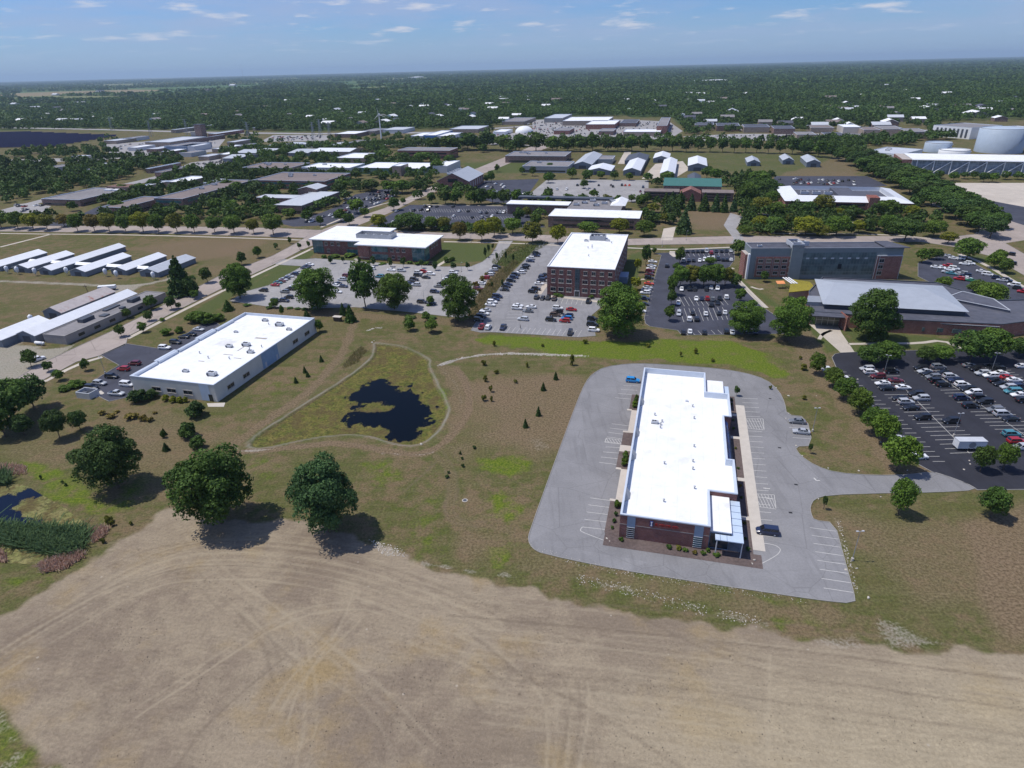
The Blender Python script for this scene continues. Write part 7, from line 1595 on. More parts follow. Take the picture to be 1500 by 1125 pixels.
for p,lb,tn in (((-128.9,291.5,17.8,16.1),'bushy tree on the lawn left of the pale lot','mid'),((-86.6,272.2,19.5,21.1),'big lobed tree at the left lower edge of the pale lot','mid'),((-65.5,274.3,19.5,13.4),'taller narrow tree beside the twin tree under the pale lot','dark'),((-51.9,270.6,17.1,18.1),'broad full tree at the middle lower edge of the pale lot','mid'),((-22,253.9,20,17.6),'open crowned tree at the right lower corner of the pale lot','mid'),
                ((42.1,232.8,21.1,21.1),'big dark tree in front of the brick office right corner','mid'),((91.7,231,13.8,15.8),'full tree at the lower right corner of the dark lot','mid'),((106,223.8,17.7,16.9),'full tree left of the concrete entrance walk','mid'),((136.5,221.1,20.9,19.7),'tall broad tree in front of the pale hipped roof','dark')):
    tree(p, 'big' if p[3] > 14 else 'mid', tn, '', lb, group='large trees round the lots')
trees('edging the black lot', 'mid', ('green','green','mid','green','mid'), [(103.7,194.3,7.1,6),(104.8,184.4,6.5,7.1),(104.2,175.8,7,7.2),(104.3,166.5,7.8,7.7),(102.5,155,7.9,7.7),(102.5,149.5,8.8,7.5),(99.2,136.3,9.9,9.4)])
trees('on the islands of the black lot', 'mid', ('dark','mid'), [(125,200.8,6.7,9.5),(132.4,202.1,7.2,10.5),(144.7,201.3,5.6,7.1),(151,202.1,5.6,8.1),(160.2,200.4,11.1,14.1),(168.2,201.7,11.4,11.8),(180.1,204.5,6.7,8.2)])
trees('on the small green island by the trailer', 'mid', ('dark','mid'), [(120.2,135.4,7.1,5.6),(126.3,135.7,7.3,5.2)])
tree((89.9,118.7,9.2,6), 'mid', 'mid', '', 'lone round tree below the connecting road on dry grass')
tree((110.5,117.1,7.2,6.9), 'mid', 'dark', '', 'low round tree near the right edge on dry grass')
trees('beside the grey lot', 'column', 'deep', [(73.5,121.4,4,1.5),(80.7,145.6,3.3,1.5),(71.8,179.9,3.5,2.4)])
trees('in the clump at the left edge', 'mid', ('dark','deep'), [(-154.9,172.8,15.1,15.8),(-155.3,182.5,10.9,11.4),(-152.6,165.3,10.8,9.3),(-147,165.9,6.7,6.9)])
trees('by the left clump', 'mid', 'deep', [(-135.2,163.7,9.1,7.2),(-131.8,168.4,6.1,5.6)], noun='round tree')
trees('along the left concrete street', 'round', ('dark','mid','dark'), [(-155.9,212.1,4.6,3.7),(-160.6,204.4,4.2,4.3),(-169.6,212.3,3.8,4.2),(-179.2,217,6.5,6.1),(-153.9,249.5,4.6,4.3),(-160.9,245.4,5.3,4.8),(-158.3,263.4,4.7,4.8),(-170.1,267.6,4.2,4.8),(-164.8,278.8,6.8,6.2),(-155.3,278.1,6.2,5.6),(-150.8,292.2,4.4,4.9),(-155.9,318.5,7.9,7),(-149.9,350.9,7,6.5),(-145.9,364.8,6.5,5.5),(-152.5,278.8,2.7,3.1)], group='street trees')
tree((-160.2,300.1,17.7,15.2), 'cone', 'deep', '', 'large dark conifer at the end of the livestock barns')
tree((-154,296.5,10.1,7.9), 'round', 'deep', '', 'dark round tree at the foot of the large conifer')
for x,y,h,w in [(-136.9,261.1,5.9,9.5),(-131.3,259,6.1,10.6),(-127.8,261.3,4.1,8.3),(-142.5,246.4,3.5,5.6),(-138.3,248.4,3.3,4.8),(-152.4,263,1.7,3)]: shrub(x,y,h,w,'green','above the cream warehouse', True)
for x,y,h,w in [(-123,186.4,5.4,7.6),(-120.3,188.7,3.8,5.9),(-99.6,175.6,6.1,7.7)]: shrub(x,y,h,w,'deep','at the front of the cream warehouse', True)
for x,y,h,w in [(-96.4,162.7,5.8,6.8),(-90.8,156.4,4.5,5.1),(-103.7,162.6,3.1,1.8)]: shrub(x,y,h,w,'dark','on the bank below the cream warehouse', True)
for x,y,h,w in [(-114.4,186.5,2.8,2.7),(-111.4,185.4,2.8,2.7),(-108.9,184.8,2.6,2.7),(-107.1,185.1,2.3,2.2)]: shrub(x,y,h,w,'yellow','under the warehouse end windows')
for x,y,h,w in [(-130.7,178.1,1.7,3),(-126.5,175.7,1.9,3.4),(-119.6,174.9,2.5,4.7),(-115.2,173.4,2.2,3),(-112.8,172.8,2,2.5),(-113.7,177.7,1.1,1.7),(-126.5,179.2,1,2.2)]: shrub(x,y,h,w,'rust','in the rocky bed before the warehouse')
for x,y,h,w in [(-153.7,196.1,2.2,5.1),(-151.7,198.5,3.2,6.1),(-149.6,199,2.5,4.3)]: shrub(x,y,h,w,'mid','behind the walled bin enclosure', True)
trees('under the pale lot', 'cone', 'dark', [(-87,256.8,5.5,4.7),(-73.4,264.2,5.4,3.6),(-68.4,256.3,7.2,5.8),(-127.8,274.3,4.8,5.6)])
trees('under the pale lot', 'round', ('mid','green'), [(-78.7,245.2,5,4.5),(-100.5,265.3,4.8,2.7),(-41.3,244.2,4.9,5.6),(-32.3,241.4,5.7,6.1),(-35.9,254.1,4.2,4.3),(-107.1,276.4,4.6,4.4),(-36.1,274.9,4.5,4),(-109.3,277.5,2.1,3.1)], noun='young tree')
trees('before the glass office', 'column', 'deep', [(-99.5,349.1,4.8,3.8),(-92.5,348.5,4.1,2.7),(-82.6,344.9,4.8,2.6),(-74.7,342.8,5.5,3.7),(-64.7,339.3,5.5,3.3),(-57.3,337.3,5.8,4.1),(-47.1,335.1,5,3.3),(-39.3,330.5,5.3,3.6),(-29.6,328.4,4.9,4.3),(-22.1,329,4.6,3.3)], group='young trees before the glass office')
trees('by the street junction', 'column', 'dark', [(-126.4,381.5,4.4,3.3),(-120.9,382.5,5.3,2.5),(-137,397.5,4.5,3),(-141.5,384.5,4,3.3),(-146,366.3,6.2,5.2)])
trees('by the curved drive', 'column', 'deep', [(-13.3,354,6.1,2.3),(-11.5,359.7,6.2,2.3),(-9.3,368.6,4.3,2),(-6.6,343.5,5.6,1.9),(-1.7,343.1,6.3,1.9),(2.4,340,5.5,1.9),(-3.5,299.4,4,1.7),(-8.4,295.5,4,1.6)])
trees('beside the brick office right wall', 'column', 'yellow', [(66.1,317.7,7.5,5.2),(59.8,289,6.5,6.4),(54.7,268.1,8.6,6.6),(50,250.5,7.9,6.3)])
trees('by the dark lane', 'round', ('dark','mid'), [(72.8,329.7,10.6,6.1),(91.1,332,8.8,6.2),(86,318.4,4.3,4.6),(75,280.8,9.7,6),(71.4,266.9,6.9,4.8),(66.1,247.8,6.8,5.4),(81.9,352.3,3.7,3.1)])
trees('in the grove of the dark lot', 'mid', ('mid','olive','mid'), [(81.7,292.5,10,9.1),(87.1,293.1,9.4,9.8),(92.6,291.6,10.3,9.7),(98,291.2,10.3,9.7),(103.1,291.9,8.8,8.4),(106.4,328,4,6.5)])
trees('by the slab building', 'round', ('dark','mid'), [(106.9,289.4,6.9,6.8),(102.5,269.1,6.2,5.8),(122.6,320.2,8.4,7.7),(122.4,311.6,5.2,6.2),(123.5,296.7,5.5,4.6),(127.7,346.5,8.1,10.6),(124.8,306.7,3.9,4.8),(215.1,322.1,7.8,7.8),(226.3,327.6,5.5,6.5)])
trees('in the long boulevard row at left', 'mid', ('olive','green','green','yellow','olive','rust','green','rust','olive','green','yellow','green','olive','green','mid','green'), [(-380.1,467.8,11.6,14.8),(-366.7,466.3,11.6,13.8),(-352.2,462.5,11.6,13.2),(-339,458.9,11,13.1),(-326.5,455.5,10.9,12.5),(-320.7,465.6,8.3,10.8),(-301,448.5,11.3,11.4),(-288.3,447.2,11.7,12.3),(-275.9,443.8,12.9,12.7),(-263.9,442.5,10.7,11.7),(-251.4,441.1,13.3,14),(-239,437.8,11.9,11.6),(-225.7,436.4,12.7,12.5),(-213.5,435.1,11.8,12),(-198.9,433.5,10.9,12),(-184.6,430,12,13.7),(-170.7,428.5,9.5,9.1),(-155.6,423.1,13.5,15.3)], group='boulevard trees')
trees('behind the glass office', 'mid', ('yellow','dark','green','olive','rust','yellow','yellow','green','olive','yellow','green','yellow','green'), [(-87.6,435.6,8.6,12),(-66,427.2,11,21.8),(-51.2,425.6,8.4,10.9),(-42.9,424.7,8.4,10.9),(-30.2,395.4,10.8,10.6),(-16.4,392.2,12.7,11.8),(-8.9,402.1,12.2,12),(2.8,408.2,10.1,13.1),(14.6,384,12,13.2),(29.7,380.8,10.8,10.6),(51.2,404.9,6.9,15.6),(70.5,402.9,9.1,12.9),(84.4,394.1,9.4,11.8)], group='boulevard trees')
tree((110.2,398.7,14.6,11.5), 'cone', 'blue', '', 'blue green spruce on the dry lawn by the street')
trees('before the white ringed roofs', 'mid', ('yellow','olive','green','yellow','dark','green','olive','mid'), [(181.6,385.7,10.9,19.9),(188.5,381.5,6.7,12.3),(198.7,382.2,11.4,15.6),(215.5,389.3,7.4,10.5),(231.2,367,12.4,19.8),(252.7,374.8,9.7,15.3),(251.4,358.6,6.5,10.1),(232.3,389.3,9.8,11.3),(225.4,436.2,5.5,10.2),(217.7,443.8,12.2,15.5),(257.9,436.8,9.7,15.8),(269.7,426.6,7.5,11.4),(205,440.8,9,14),(182.4,434.6,10.3,12.9),(174.8,444.4,11.7,16.5),(166.2,394.5,9.4,14),(158.7,400.9,8.8,12),(184.5,413.5,7.3,10.6),(145.3,389.5,5.7,9.2),(228.1,399,5.9,9.4),(236.3,432.7,5.5,9.2)])
trees('left of the white ringed roofs', 'mid', ('mid','dark'), [(211.2,550.2,14,20.6),(203.4,510.4,13.7,17.6),(179.5,483,15.1,15.2),(200.3,538.6,9.3,11.2),(196.6,480.8,9.4,12.1)])
trees('round the lot behind the auditorium', 'mid', ('mid','green'), [(241,326.3,10.4,15),(243.8,309.5,7.8,9.6),(243.2,301.3,7.1,7.3),(199.8,280,5.3,8.2),(210.1,271.3,5.7,10.4),(204.7,256.1,9.4,13.3),(223.6,327.9,5.5,6.8),(252.6,318.7,6.8,7)])
# the dark belt running up the right side
bl = []
for row, (dx,dy) in enumerate(((-14,-2),(4,0),(20,-3))):
    pass
trees('in the dark belt at the right', 'mid', ('dark','deep','dark'), [(355.7,697.4,12.8,24.3),(348.5,662.5,12.8,23.1),(343.1,630.5,12.8,23.4),(334.3,593.8,12.7,22.1),(328.2,564.2,12.7,22.2),(322.6,537.3,12.7,21.3),(315.9,509.8,12.6,21.3),(311.3,487.3,12.6,20.5),(305.7,464.2,12.5,20.5),(300.9,443,12.4,19.7),(295.3,421.4,12.3,19.7),(290.1,401.7,12.3,18.9),(285.4,383.6,12.2,18.1),(283.5,369.9,11.9,15.9),(364.4,649.9,12.6,22.7),(359,619,12.7,21.7),(352.6,586.9,12,21.9),(344.9,554.5,12,20.7),(338,525.2,12.4,20.8),(331.7,498.7,11.9,19.9),(324.4,472.1,11.7,19.9),(319.2,450.1,11.7,19),(313.1,427.9,11.7,18.2),(306.3,405.8,11.2,16.5),(302.8,390.8,9.8,12.6),(371.6,683.7,12,21),(354.2,578.9,10.2,20.4)], group='trees of the dark belt')
trees('before the glass fronted plant', 'round', ('dark','mid'), [(372.5,591.6,5,8.6),(372.3,579.8,6.6,9),(381.1,578.4,6.6,9),(383.9,562.9,7,10),(399,571.8,6,8.3),(406.1,570.6,6,7.7),(402.9,552.7,8,9.8),(409.7,551.7,7.9,10.3),(428.8,563.3,7,8.8),(438.4,561.8,6.5,8.8),(441.2,557.7,6.4,8.1)])
trees('before the green roofed hall', 'cone', ('dark','blue'), [(119.9,490.6,8.7,8.3),(121.5,477.4,11.4,9),(126.7,474.2,11.8,9),(133.3,468.4,11.2,8.4),(141.7,464.9,12,9.3),(149.1,461.5,12,8.3),(154.1,458.5,11.5,7.3),(161.4,460,10.2,6.3),(205.8,564.8,12,10),(213.8,601.1,8.1,7.5)])
trees('beside the courtyard office', 'round', ('mid','dark','olive'), [(99.2,482.7,9.5,8.6),(107.9,500.3,7.3,8.4),(104.6,462.2,7.2,10.8),(100,433.4,5.4,11.1),(81.9,479.8,9.5,9.1),(75.7,496.3,7.7,9.4),(69.9,525.5,6.5,9.3),(7.4,439.7,10.6,9.3),(13.7,458.9,6.8,8.7),(18.8,432.1,7.7,9.2),(95.3,444.8,7.9,8),(105.8,428.5,6.4,8.2),(96.5,504.6,5.9,6.9),(92.8,409.9,4.9,6.1)])
trees('round the brick gabled hall', 'round', ('dark','mid'), [(-49,515.1,11.5,12.9),(-40.6,511.3,12.5,12.8),(-60.3,519.4,8.6,8.2),(-28.7,509.7,11,10.1),(-20.6,508.7,11.9,12.8),(-11.6,513.1,10.5,11.8),(-2.9,506.4,11.8,13.2),(7.2,505.1,11.9,10.6),(-19.6,617.7,6.5,6.4),(-14.4,613,10.6,8.2),(-87.1,495.6,9.2,11.4),(-82.8,516.7,5.6,4.9),(-71.8,574,5,4.8)])
trees('between the left brick buildings', 'round', ('mid','dark','green'), [(-147.8,658.4,7.5,9.5),(-120.4,584.4,9.8,18.2),(-103.7,575.1,9.7,16.7),(-91,569.9,11.2,18.9),(-80.1,578.6,8.7,15.6),(-147.1,581.2,11,16.9),(-166.1,609,7.5,11.3),(-143.2,605.7,7.4,12.5),(-113.9,488.7,10.4,14.4),(-118.9,458.4,8.5,11.6),(-110.4,446.5,8,9.5),(-104.7,472.9,6.5,8.5),(-131,448.8,6.3,6.7),(-144,461.3,7.7,9.8),(-160.3,474.7,7.3,12),(-175,481.2,8.4,12.2),(-189.4,490.3,8.1,12.4),(-197.4,483.8,8.4,13.2),(-214.2,500.8,9.7,14.7),(-214.5,533.6,9.2,14.5),(-226.4,507.5,9.8,13.8),(-238.9,583.8,10.5,16.9),(-255.7,603.7,10.3,16.2),(-243.7,523.2,7.6,12),(-265.9,555.2,6.4,10.4),(-249.4,505.1,5.8,10.6),(-255.9,490.8,7.7,11.4),(-261.7,486.6,5.7,9.2),(-316.6,546.7,10.5,15.9),(-311.2,517.9,9,14.1),(-333.8,597,9.6,16.1),(-339.9,634.5,7.7,14.4),(-350.6,599.4,8.6,13.6)])
trees('by the green glass building', 'round', ('mid','dark'), [(-72.8,691.9,12.9,17),(-61.5,730.6,12.2,16.4),(-148,798.5,11.6,24.3),(-120.3,775.1,11.3,22.1),(-97.6,770.9,11.2,23.5),(-157.2,781.9,10,19.1),(-117.2,680.4,7.8,8.4),(-98.1,668.1,8.9,8.9),(-85.1,675.1,8.3,9.7),(-158.9,647.4,6.2,6.7),(-117.7,641,9.2,9.2)])
trees('round the white gable barns', 'round', ('mid','dark'), [(61.8,625.2,9.5,11.6),(74,607.2,10.4,12.5),(88.5,621,7,9.6),(99.8,611.1,8.1,9.5),(113.4,609,6.9,8.8),(128.4,598.8,7.9,10.5),(145.2,596.2,8.9,14.8),(183.9,605.9,10.9,13.8),(189.5,597.1,10.1,13.6),(66.8,571.3,7.1,9.5),(37.9,605,8.7,10),(25.2,648.1,8.7,8),(44.8,681.5,7.7,8.4),(-10,681.3,7.8,6.3),(15.4,658.5,7.5,7.5)])
# far rows and groves (still single trees)
trees('in the tree row beyond the mown field', 'round', ('dark','mid','dark'), [(-90.2,875.6,17.6,26.5),(-72.1,871.8,19.1,28.1),(-50.5,882.4,20.8,32),(-26.2,877.2,22.3,33.6),(-3.1,864.8,19.7,27.9),(16,853.3,19.6,24.1),(37.5,848.8,23.3,30.8),(58.8,844.4,18.6,23.9),(77.3,840.5,17.8,22.1),(92.4,837.3,18.5,22),(107.3,834.2,19.3,20.2),(125.4,830.4,17.6,20.2),(137.7,827.8,18.3,20.1),(153.9,824.4,18.2,21.7),(170.1,821,18.2,19.9),(188.4,817.1,17.3,19.9),(201.9,814.3,18,19.8),(216,804.4,17.9,17.9),(229.2,801.7,17.1,16.3),(243.1,798.8,17.1,16.2),(256.9,795.9,16.3,14.5),(267.8,786.9,16.1,14.4),(280.5,784.3,16.1,14.3),(292.5,781.8,15.3,14.3),(302.8,773.1,15.9,14.1),(315.2,770.6,15.1,14.1),(325.9,762,16.3,17),(334,747.8,16,16.7),(343.1,733.9,16.4,17.9),(352,720.4,16.1,17.6),(349.1,698.6,13.1,14.3)], group='trees of the far row')
# ---- all the woodland farther off, past the nearest three hundred trees
wr = np.random.default_rng(77)
def zone(poly, n):
    P = np.array(poly); out = np.zeros((0,2))
    while len(out) < n:
        q = np.stack([wr.uniform(P[:,0].min(),P[:,0].max(),n), wr.uniform(P[:,1].min(),P[:,1].max(),n)],1)
        out = np.concatenate([out, q[inpoly(q,P)]])
    return out[:n]
def inpoly(q, P):
    ins = np.zeros(len(q),bool)
    for i in range(len(P)):
        (ax,ay),(bx,by) = P[i-1],P[i]
        if abs(by-ay) < 1e-9: continue
        ins ^= ((ay > q[:,1]) != (by > q[:,1])) & (q[:,0] < (bx-ax)*(q[:,1]-ay)/(by-ay)+ax)
    return ins
foot_boxes = []; HOUSE = []
bpy.context.view_layer.update()
for o in list(COL.objects):                                   # footprints of everything already built, so that no far tree stands in one
    if o.type == 'MESH' and o.name.startswith(('wall','roof','panels','shell','end_wall','dome','ring','courtyard','west_roof')):
        c_ = [o.matrix_world @ Vector(k) for k in o.bound_box]
        if o.parent and o.parent.name.startswith('house'): HOUSE.append((o.parent.matrix_world @ Vector((o.bound_box[6][0]/2,0,0)), o.bound_box[6][0]))
        M_ = o.matrix_world.inverted(); foot_boxes.append((M_, o.bound_box[0][0]-3, o.bound_box[6][0]+3, o.bound_box[0][1]-5, o.bound_box[6][1]+3, min(k.x for k in c_)-5, max(k.x for k in c_)+5, min(k.y for k in c_)-5, max(k.y for k in c_)+5))
def clear_of_buildings(q):
    ok = np.ones(len(q),bool)
    for M_,x0,x1,y0,y1,bx0,bx1,by0,by1 in foot_boxes:
        s = np.where((q[:,0] > bx0)&(q[:,0] < bx1)&(q[:,1] > by0)&(q[:,1] < by1))[0]
        if len(s) == 0: continue
        p = q[s]; lx = M_[0][0]*p[:,0]+M_[0][1]*p[:,1]+M_[0][3]; ly = M_[1][0]*p[:,0]+M_[1][1]*p[:,1]+M_[1][3]
        ok[s] &= ~((lx > x0)&(lx < x1)&(ly > y0)&(ly < y1))
    return ok
def wood(q): 
    ok = clear_of_buildings(q)
    for c_,w_ in HOUSE: ok &= ~((np.abs(q[:,0]-c_.x) < w_*.55)&(q[:,1] > c_.y-44)&(q[:,1] < c_.y+8))
    for P in OPEN: ok &= ~inpoly(q,P)
    for P in PAVED: ok &= ~inpoly(q,np.array(P))
    return q[ok]
LV, LT = [], []
def add_wood(q, w, h, n, leaf, seed):
    """n leaf sprays per crown on a lumpy dome"""
    if len(q) == 0: return
    r = np.random.default_rng(seed); N = len(q)
    W_ = w*r.uniform(.75,1.3,N); H_ = h*r.uniform(.75,1.25,N); T0 = np.clip(r.normal(.45,.22,N)+.16*np.sin(q[:,0]*.013+2*np.sin(q[:,1]*.004))+.12*np.sin(q[:,1]*.009+q[:,0]*.002),0,1)
    d = r.normal(0,1,(N,n,3)); d /= np.linalg.norm(d,axis=2)[:,:,None]; d[:,:,2] = np.abs(d[:,:,2])*1.0-.18
    lump = 1+.22*np.sin(d[:,:,0]*5+r.uniform(0,6,N)[:,None])*np.cos(d[:,:,1]*5+r.uniform(0,6,N)[:,None])
    f = r.uniform(.72,1.0,(N,n))*lump
    P = np.empty((N,n,3)); P[:,:,0] = q[:,0,None]+d[:,:,0]*f*W_[:,None]*.5; P[:,:,1] = q[:,1,None]+d[:,:,1]*f*W_[:,None]*.5; P[:,:,2] = H_[:,None]*(.42+.58*d[:,:,2]*f)
    V = leaf_quads(P.reshape(-1,3), d.reshape(-1,3)+[0,0,.25], leaf, r)
    LV.append(V); LT.append(np.clip((T0[:,None]+r.normal(0,.16,(N,n))).ravel(),0,1))
add_wood(wood(zone([(-826.6,949.3),(-731.1,976.9),(-584.5,979.4),(-313.5,742.8),(-296.66,682.03),(-388.51,696.59),(-411.36,673.68),(-435.35,614.7),(-456.09,590.04),(-515.08,572.26)], 330)), 11, 12, 150, 1.0, 1)     # left groves
add_wood(wood(zone([(-573.7,755.5),(-544.9,782.4),(-412,700.3),(-445.89,630.83),(-461.34,597.42)], 60)), 11, 11, 150, 1.0, 2)
add_wood(wood(zone([(-412.3,994),(-359.7,932.2),(-216.3,968.1),(-167.4,1032.1),(-107.6,1058.9),(-94.8,923.9),(-169.6,923.9),(-280,856.7),(-334.1,827.4)], 210)), 10, 11, 110, 1.0, 3)
add_wood(wood(zone([(-114,928.2),(-87.5,1075.7),(62.9,1059.1),(454.7,899.6),(422.7,824.6),(-87.4,846)], 240)), 11, 12, 110, 1.05, 4)
add_wood(wood(zone([(349.5,841),(439.7,868.5),(569.1,907.9),(580.9,868.6),(493.3,808.7),(435.5,821.7),(386.9,725.3),(356.97,697.1),(335.4,747.5)], 220)), 11, 11, 110, 1.05, 5)
add_wood(wood(zone([(-281.7,679.66),(-231.66,699.19),(-155.17,677.37),(-133.75,523.24),(-158.56,460.71),(-201.03,456.66),(-251.11,480.55),(-250,538.18)], 130)), 10, 10, 170, .8, 6)
add_wood(wood(zone([(-400.9,940.9),(-315.5,972.6),(-230.4,833.5),(-175.6,958.9),(-87.4,846),(-78.8,755.8),(-151.3,658.99),(-266.83,677.3),(-314.2,764.4)], 190)), 10, 10, 140, .9, 9)
add_wood(wood(zone([(-415.2,719.6),(-310.9,798.4),(-252.06,674.96),(-232.18,535.89),(-246.49,470.72),(-283.71,474.96),(-341.26,549.91)], 120)), 10, 10, 140, .9, 10)
add_wood(wood(zone([(-600.7,730.2),(-473.3,860.3),(-328.5,801.6),(-151.4,818.2),(-76.7,733.3),(-68.41,645.85),(-100.02,518.9),(-131.02,448.83),(-412.12,484.89)], 420)), 9, 8.5, 150, .85, 11)
add_wood(wood(zone([(-783.1,1307),(-509,1289.1),(-436.2,1097),(-286.4,1092.7),(-111.9,1104.7),(-94.8,923.9),(-212.5,949.9),(-362.4,901.9),(-387.5,864.1),(-574,960.8)], 300)), 9, 8, 110, 1.0, 18)
add_wood(wood(zone([(-1008.3,1367),(-1250.7,1462.5),(-1777.3,1571.6),(-2078.7,1846.7),(-534.5,1356.4),(-509,1289.1),(-812.7,1358.3)], 70)), 10, 9, 80, 1.2, 19)
add_wood(wood(zone([(-83.5,805),(73.2,813.4),(75.81,622.99),(30.56,621.95),(8.79,504.91),(-77.07,510.4),(-100.02,518.9),(-68.41,645.85)], 130)), 9, 8.5, 150, .85, 12)
add_wood(wood(zone([(9.02,516.09),(138.28,613.09),(132.49,489.01),(111.03,421.74),(85.91,408.75),(6.98,417.29)], 80)), 8, 8, 170, .75, 13)
add_wood(wood(zone([(172.15,483.91),(211.07,478.9),(296.01,467.98),(267.67,376.68),(244.55,379.1),(145.34,389.53)], 110)), 8.5, 8.5, 170, .75, 14)
add_wood(wood(zone([(228.64,699.51),(255.11,619.09),(223.35,551.84),(174.61,483.59),(179.74,541.51)], 40)), 9, 9, 150, .85, 15)
add_wood(wood(zone([(377.3,739.2),(392.4,736.1),(331.93,582.39),(310.07,563.39),(309.42,585.96)], 30)), 9, 8, 150, .85, 16)
add_wood(wood(zone([(-87.15,443.92),(-1.97,422.19),(-2,403.18),(-84.27,427.16)], 36)), 6, 5, 150, .6, 17)
add_wood(wood(zone([(226.08,628.17),(267.59,634.39),(180.29,414),(148.3,398.28)], 26)), 9, 9, 170, .8, 7)
add_wood(wood(zone([(244.2,932.8),(579.1,924.5),(677.6,880.1),(797.4,1043.6),(702,1129.9),(290.6,1117.2)], 420)), 11, 10, 70, 1.25, 8)
def belt(y0, y1, sp, w, h, n, leaf, seed, keep=1.0):
    s = np.random.default_rng(seed); ys = np.arange(y0,y1,sp); Q = []
    for y in ys:
        xm = .92*y+120; k = int(2*xm/sp); Q.append(np.stack([s.uniform(-xm,xm,k), y+s.uniform(-sp,sp,k)*.6],1))
    q = np.concatenate(Q); q = q[s.random(len(q)) < keep]
    # the woodland is patchy: it thins out in glades
    g_ = np.sin(q[:,0]*.011+1.3*np.sin(q[:,1]*.006))*np.sin(q[:,1]*.008+.7*np.sin(q[:,0]*.005))
    q = q[(g_ < .90)|(s.random(len(q)) < .5)]
    add_wood(wood(q), w, h, n, leaf, seed)
belt(1130, 1700, 10.5, 13, 11.5, 46, 1.45, 21, .96)
belt(1700, 2600, 14.5, 17, 12.5, 28, 2.3, 22)
belt(2600, 4300, 23, 27, 13, 18, 4.2, 23)
belt(4300, 6500, 42, 46, 13.5, 12, 7.5, 24, .95)
s_ = np.random.default_rng(29); y_ = 6500*(13000/6500)**s_.random(11000); x_ = s_.uniform(-.27,.98,11000)*y_
add_wood(wood(np.stack([x_,y_],1)), 82, 14, 10, 13, 29)
def strips(y0, y1, cnt, seed):                                # hedgerows and shelter belts on the plain
    s = np.random.default_rng(seed); Q = []
    for _ in range(cnt):
        y = y0*(y1/y0)**s.random(); x = s.uniform(-.95*y,.95*y); L = s.uniform(.05,.25)*y; a = R(-15)+s.normal(0,.12); k = int(L/60)+3
        t_ = np.linspace(0,1,k)*L; Q.append(np.stack([x+t_*math.cos(a), y+t_*math.sin(a)+s.normal(0,14,k)],1))
    q = np.concatenate(Q); add_wood(q[clear_of_buildings(q)], 70, 13, 12, 11, seed)
strips(3000, 6500, 60, 31); strips(6500, 13000, 150, 32); strips(13000, 30000, 260, 33)
V = np.concatenate(LV); T = np.concatenate(LT); Q = np.arange(len(V)).reshape(-1,4)
wme = np_mesh('woodland', V, Q); at = wme.attributes.new('tone','FLOAT_COLOR','FACE'); at.data.foreach_set('color', np.repeat(T[:,None],4,1).astype(np.float32).ravel())
wme.materials.append(M_LEAF)
wo_ = tag(link(bpy.data.objects.new('woodland', wme)), 'wide mass of distant trees running to the skyline', 'woodland', kind='stuff'); wo_.color = (.058,.122,.026,1)
print('trees', NTREE[0], 'woodland quads', len(Q))
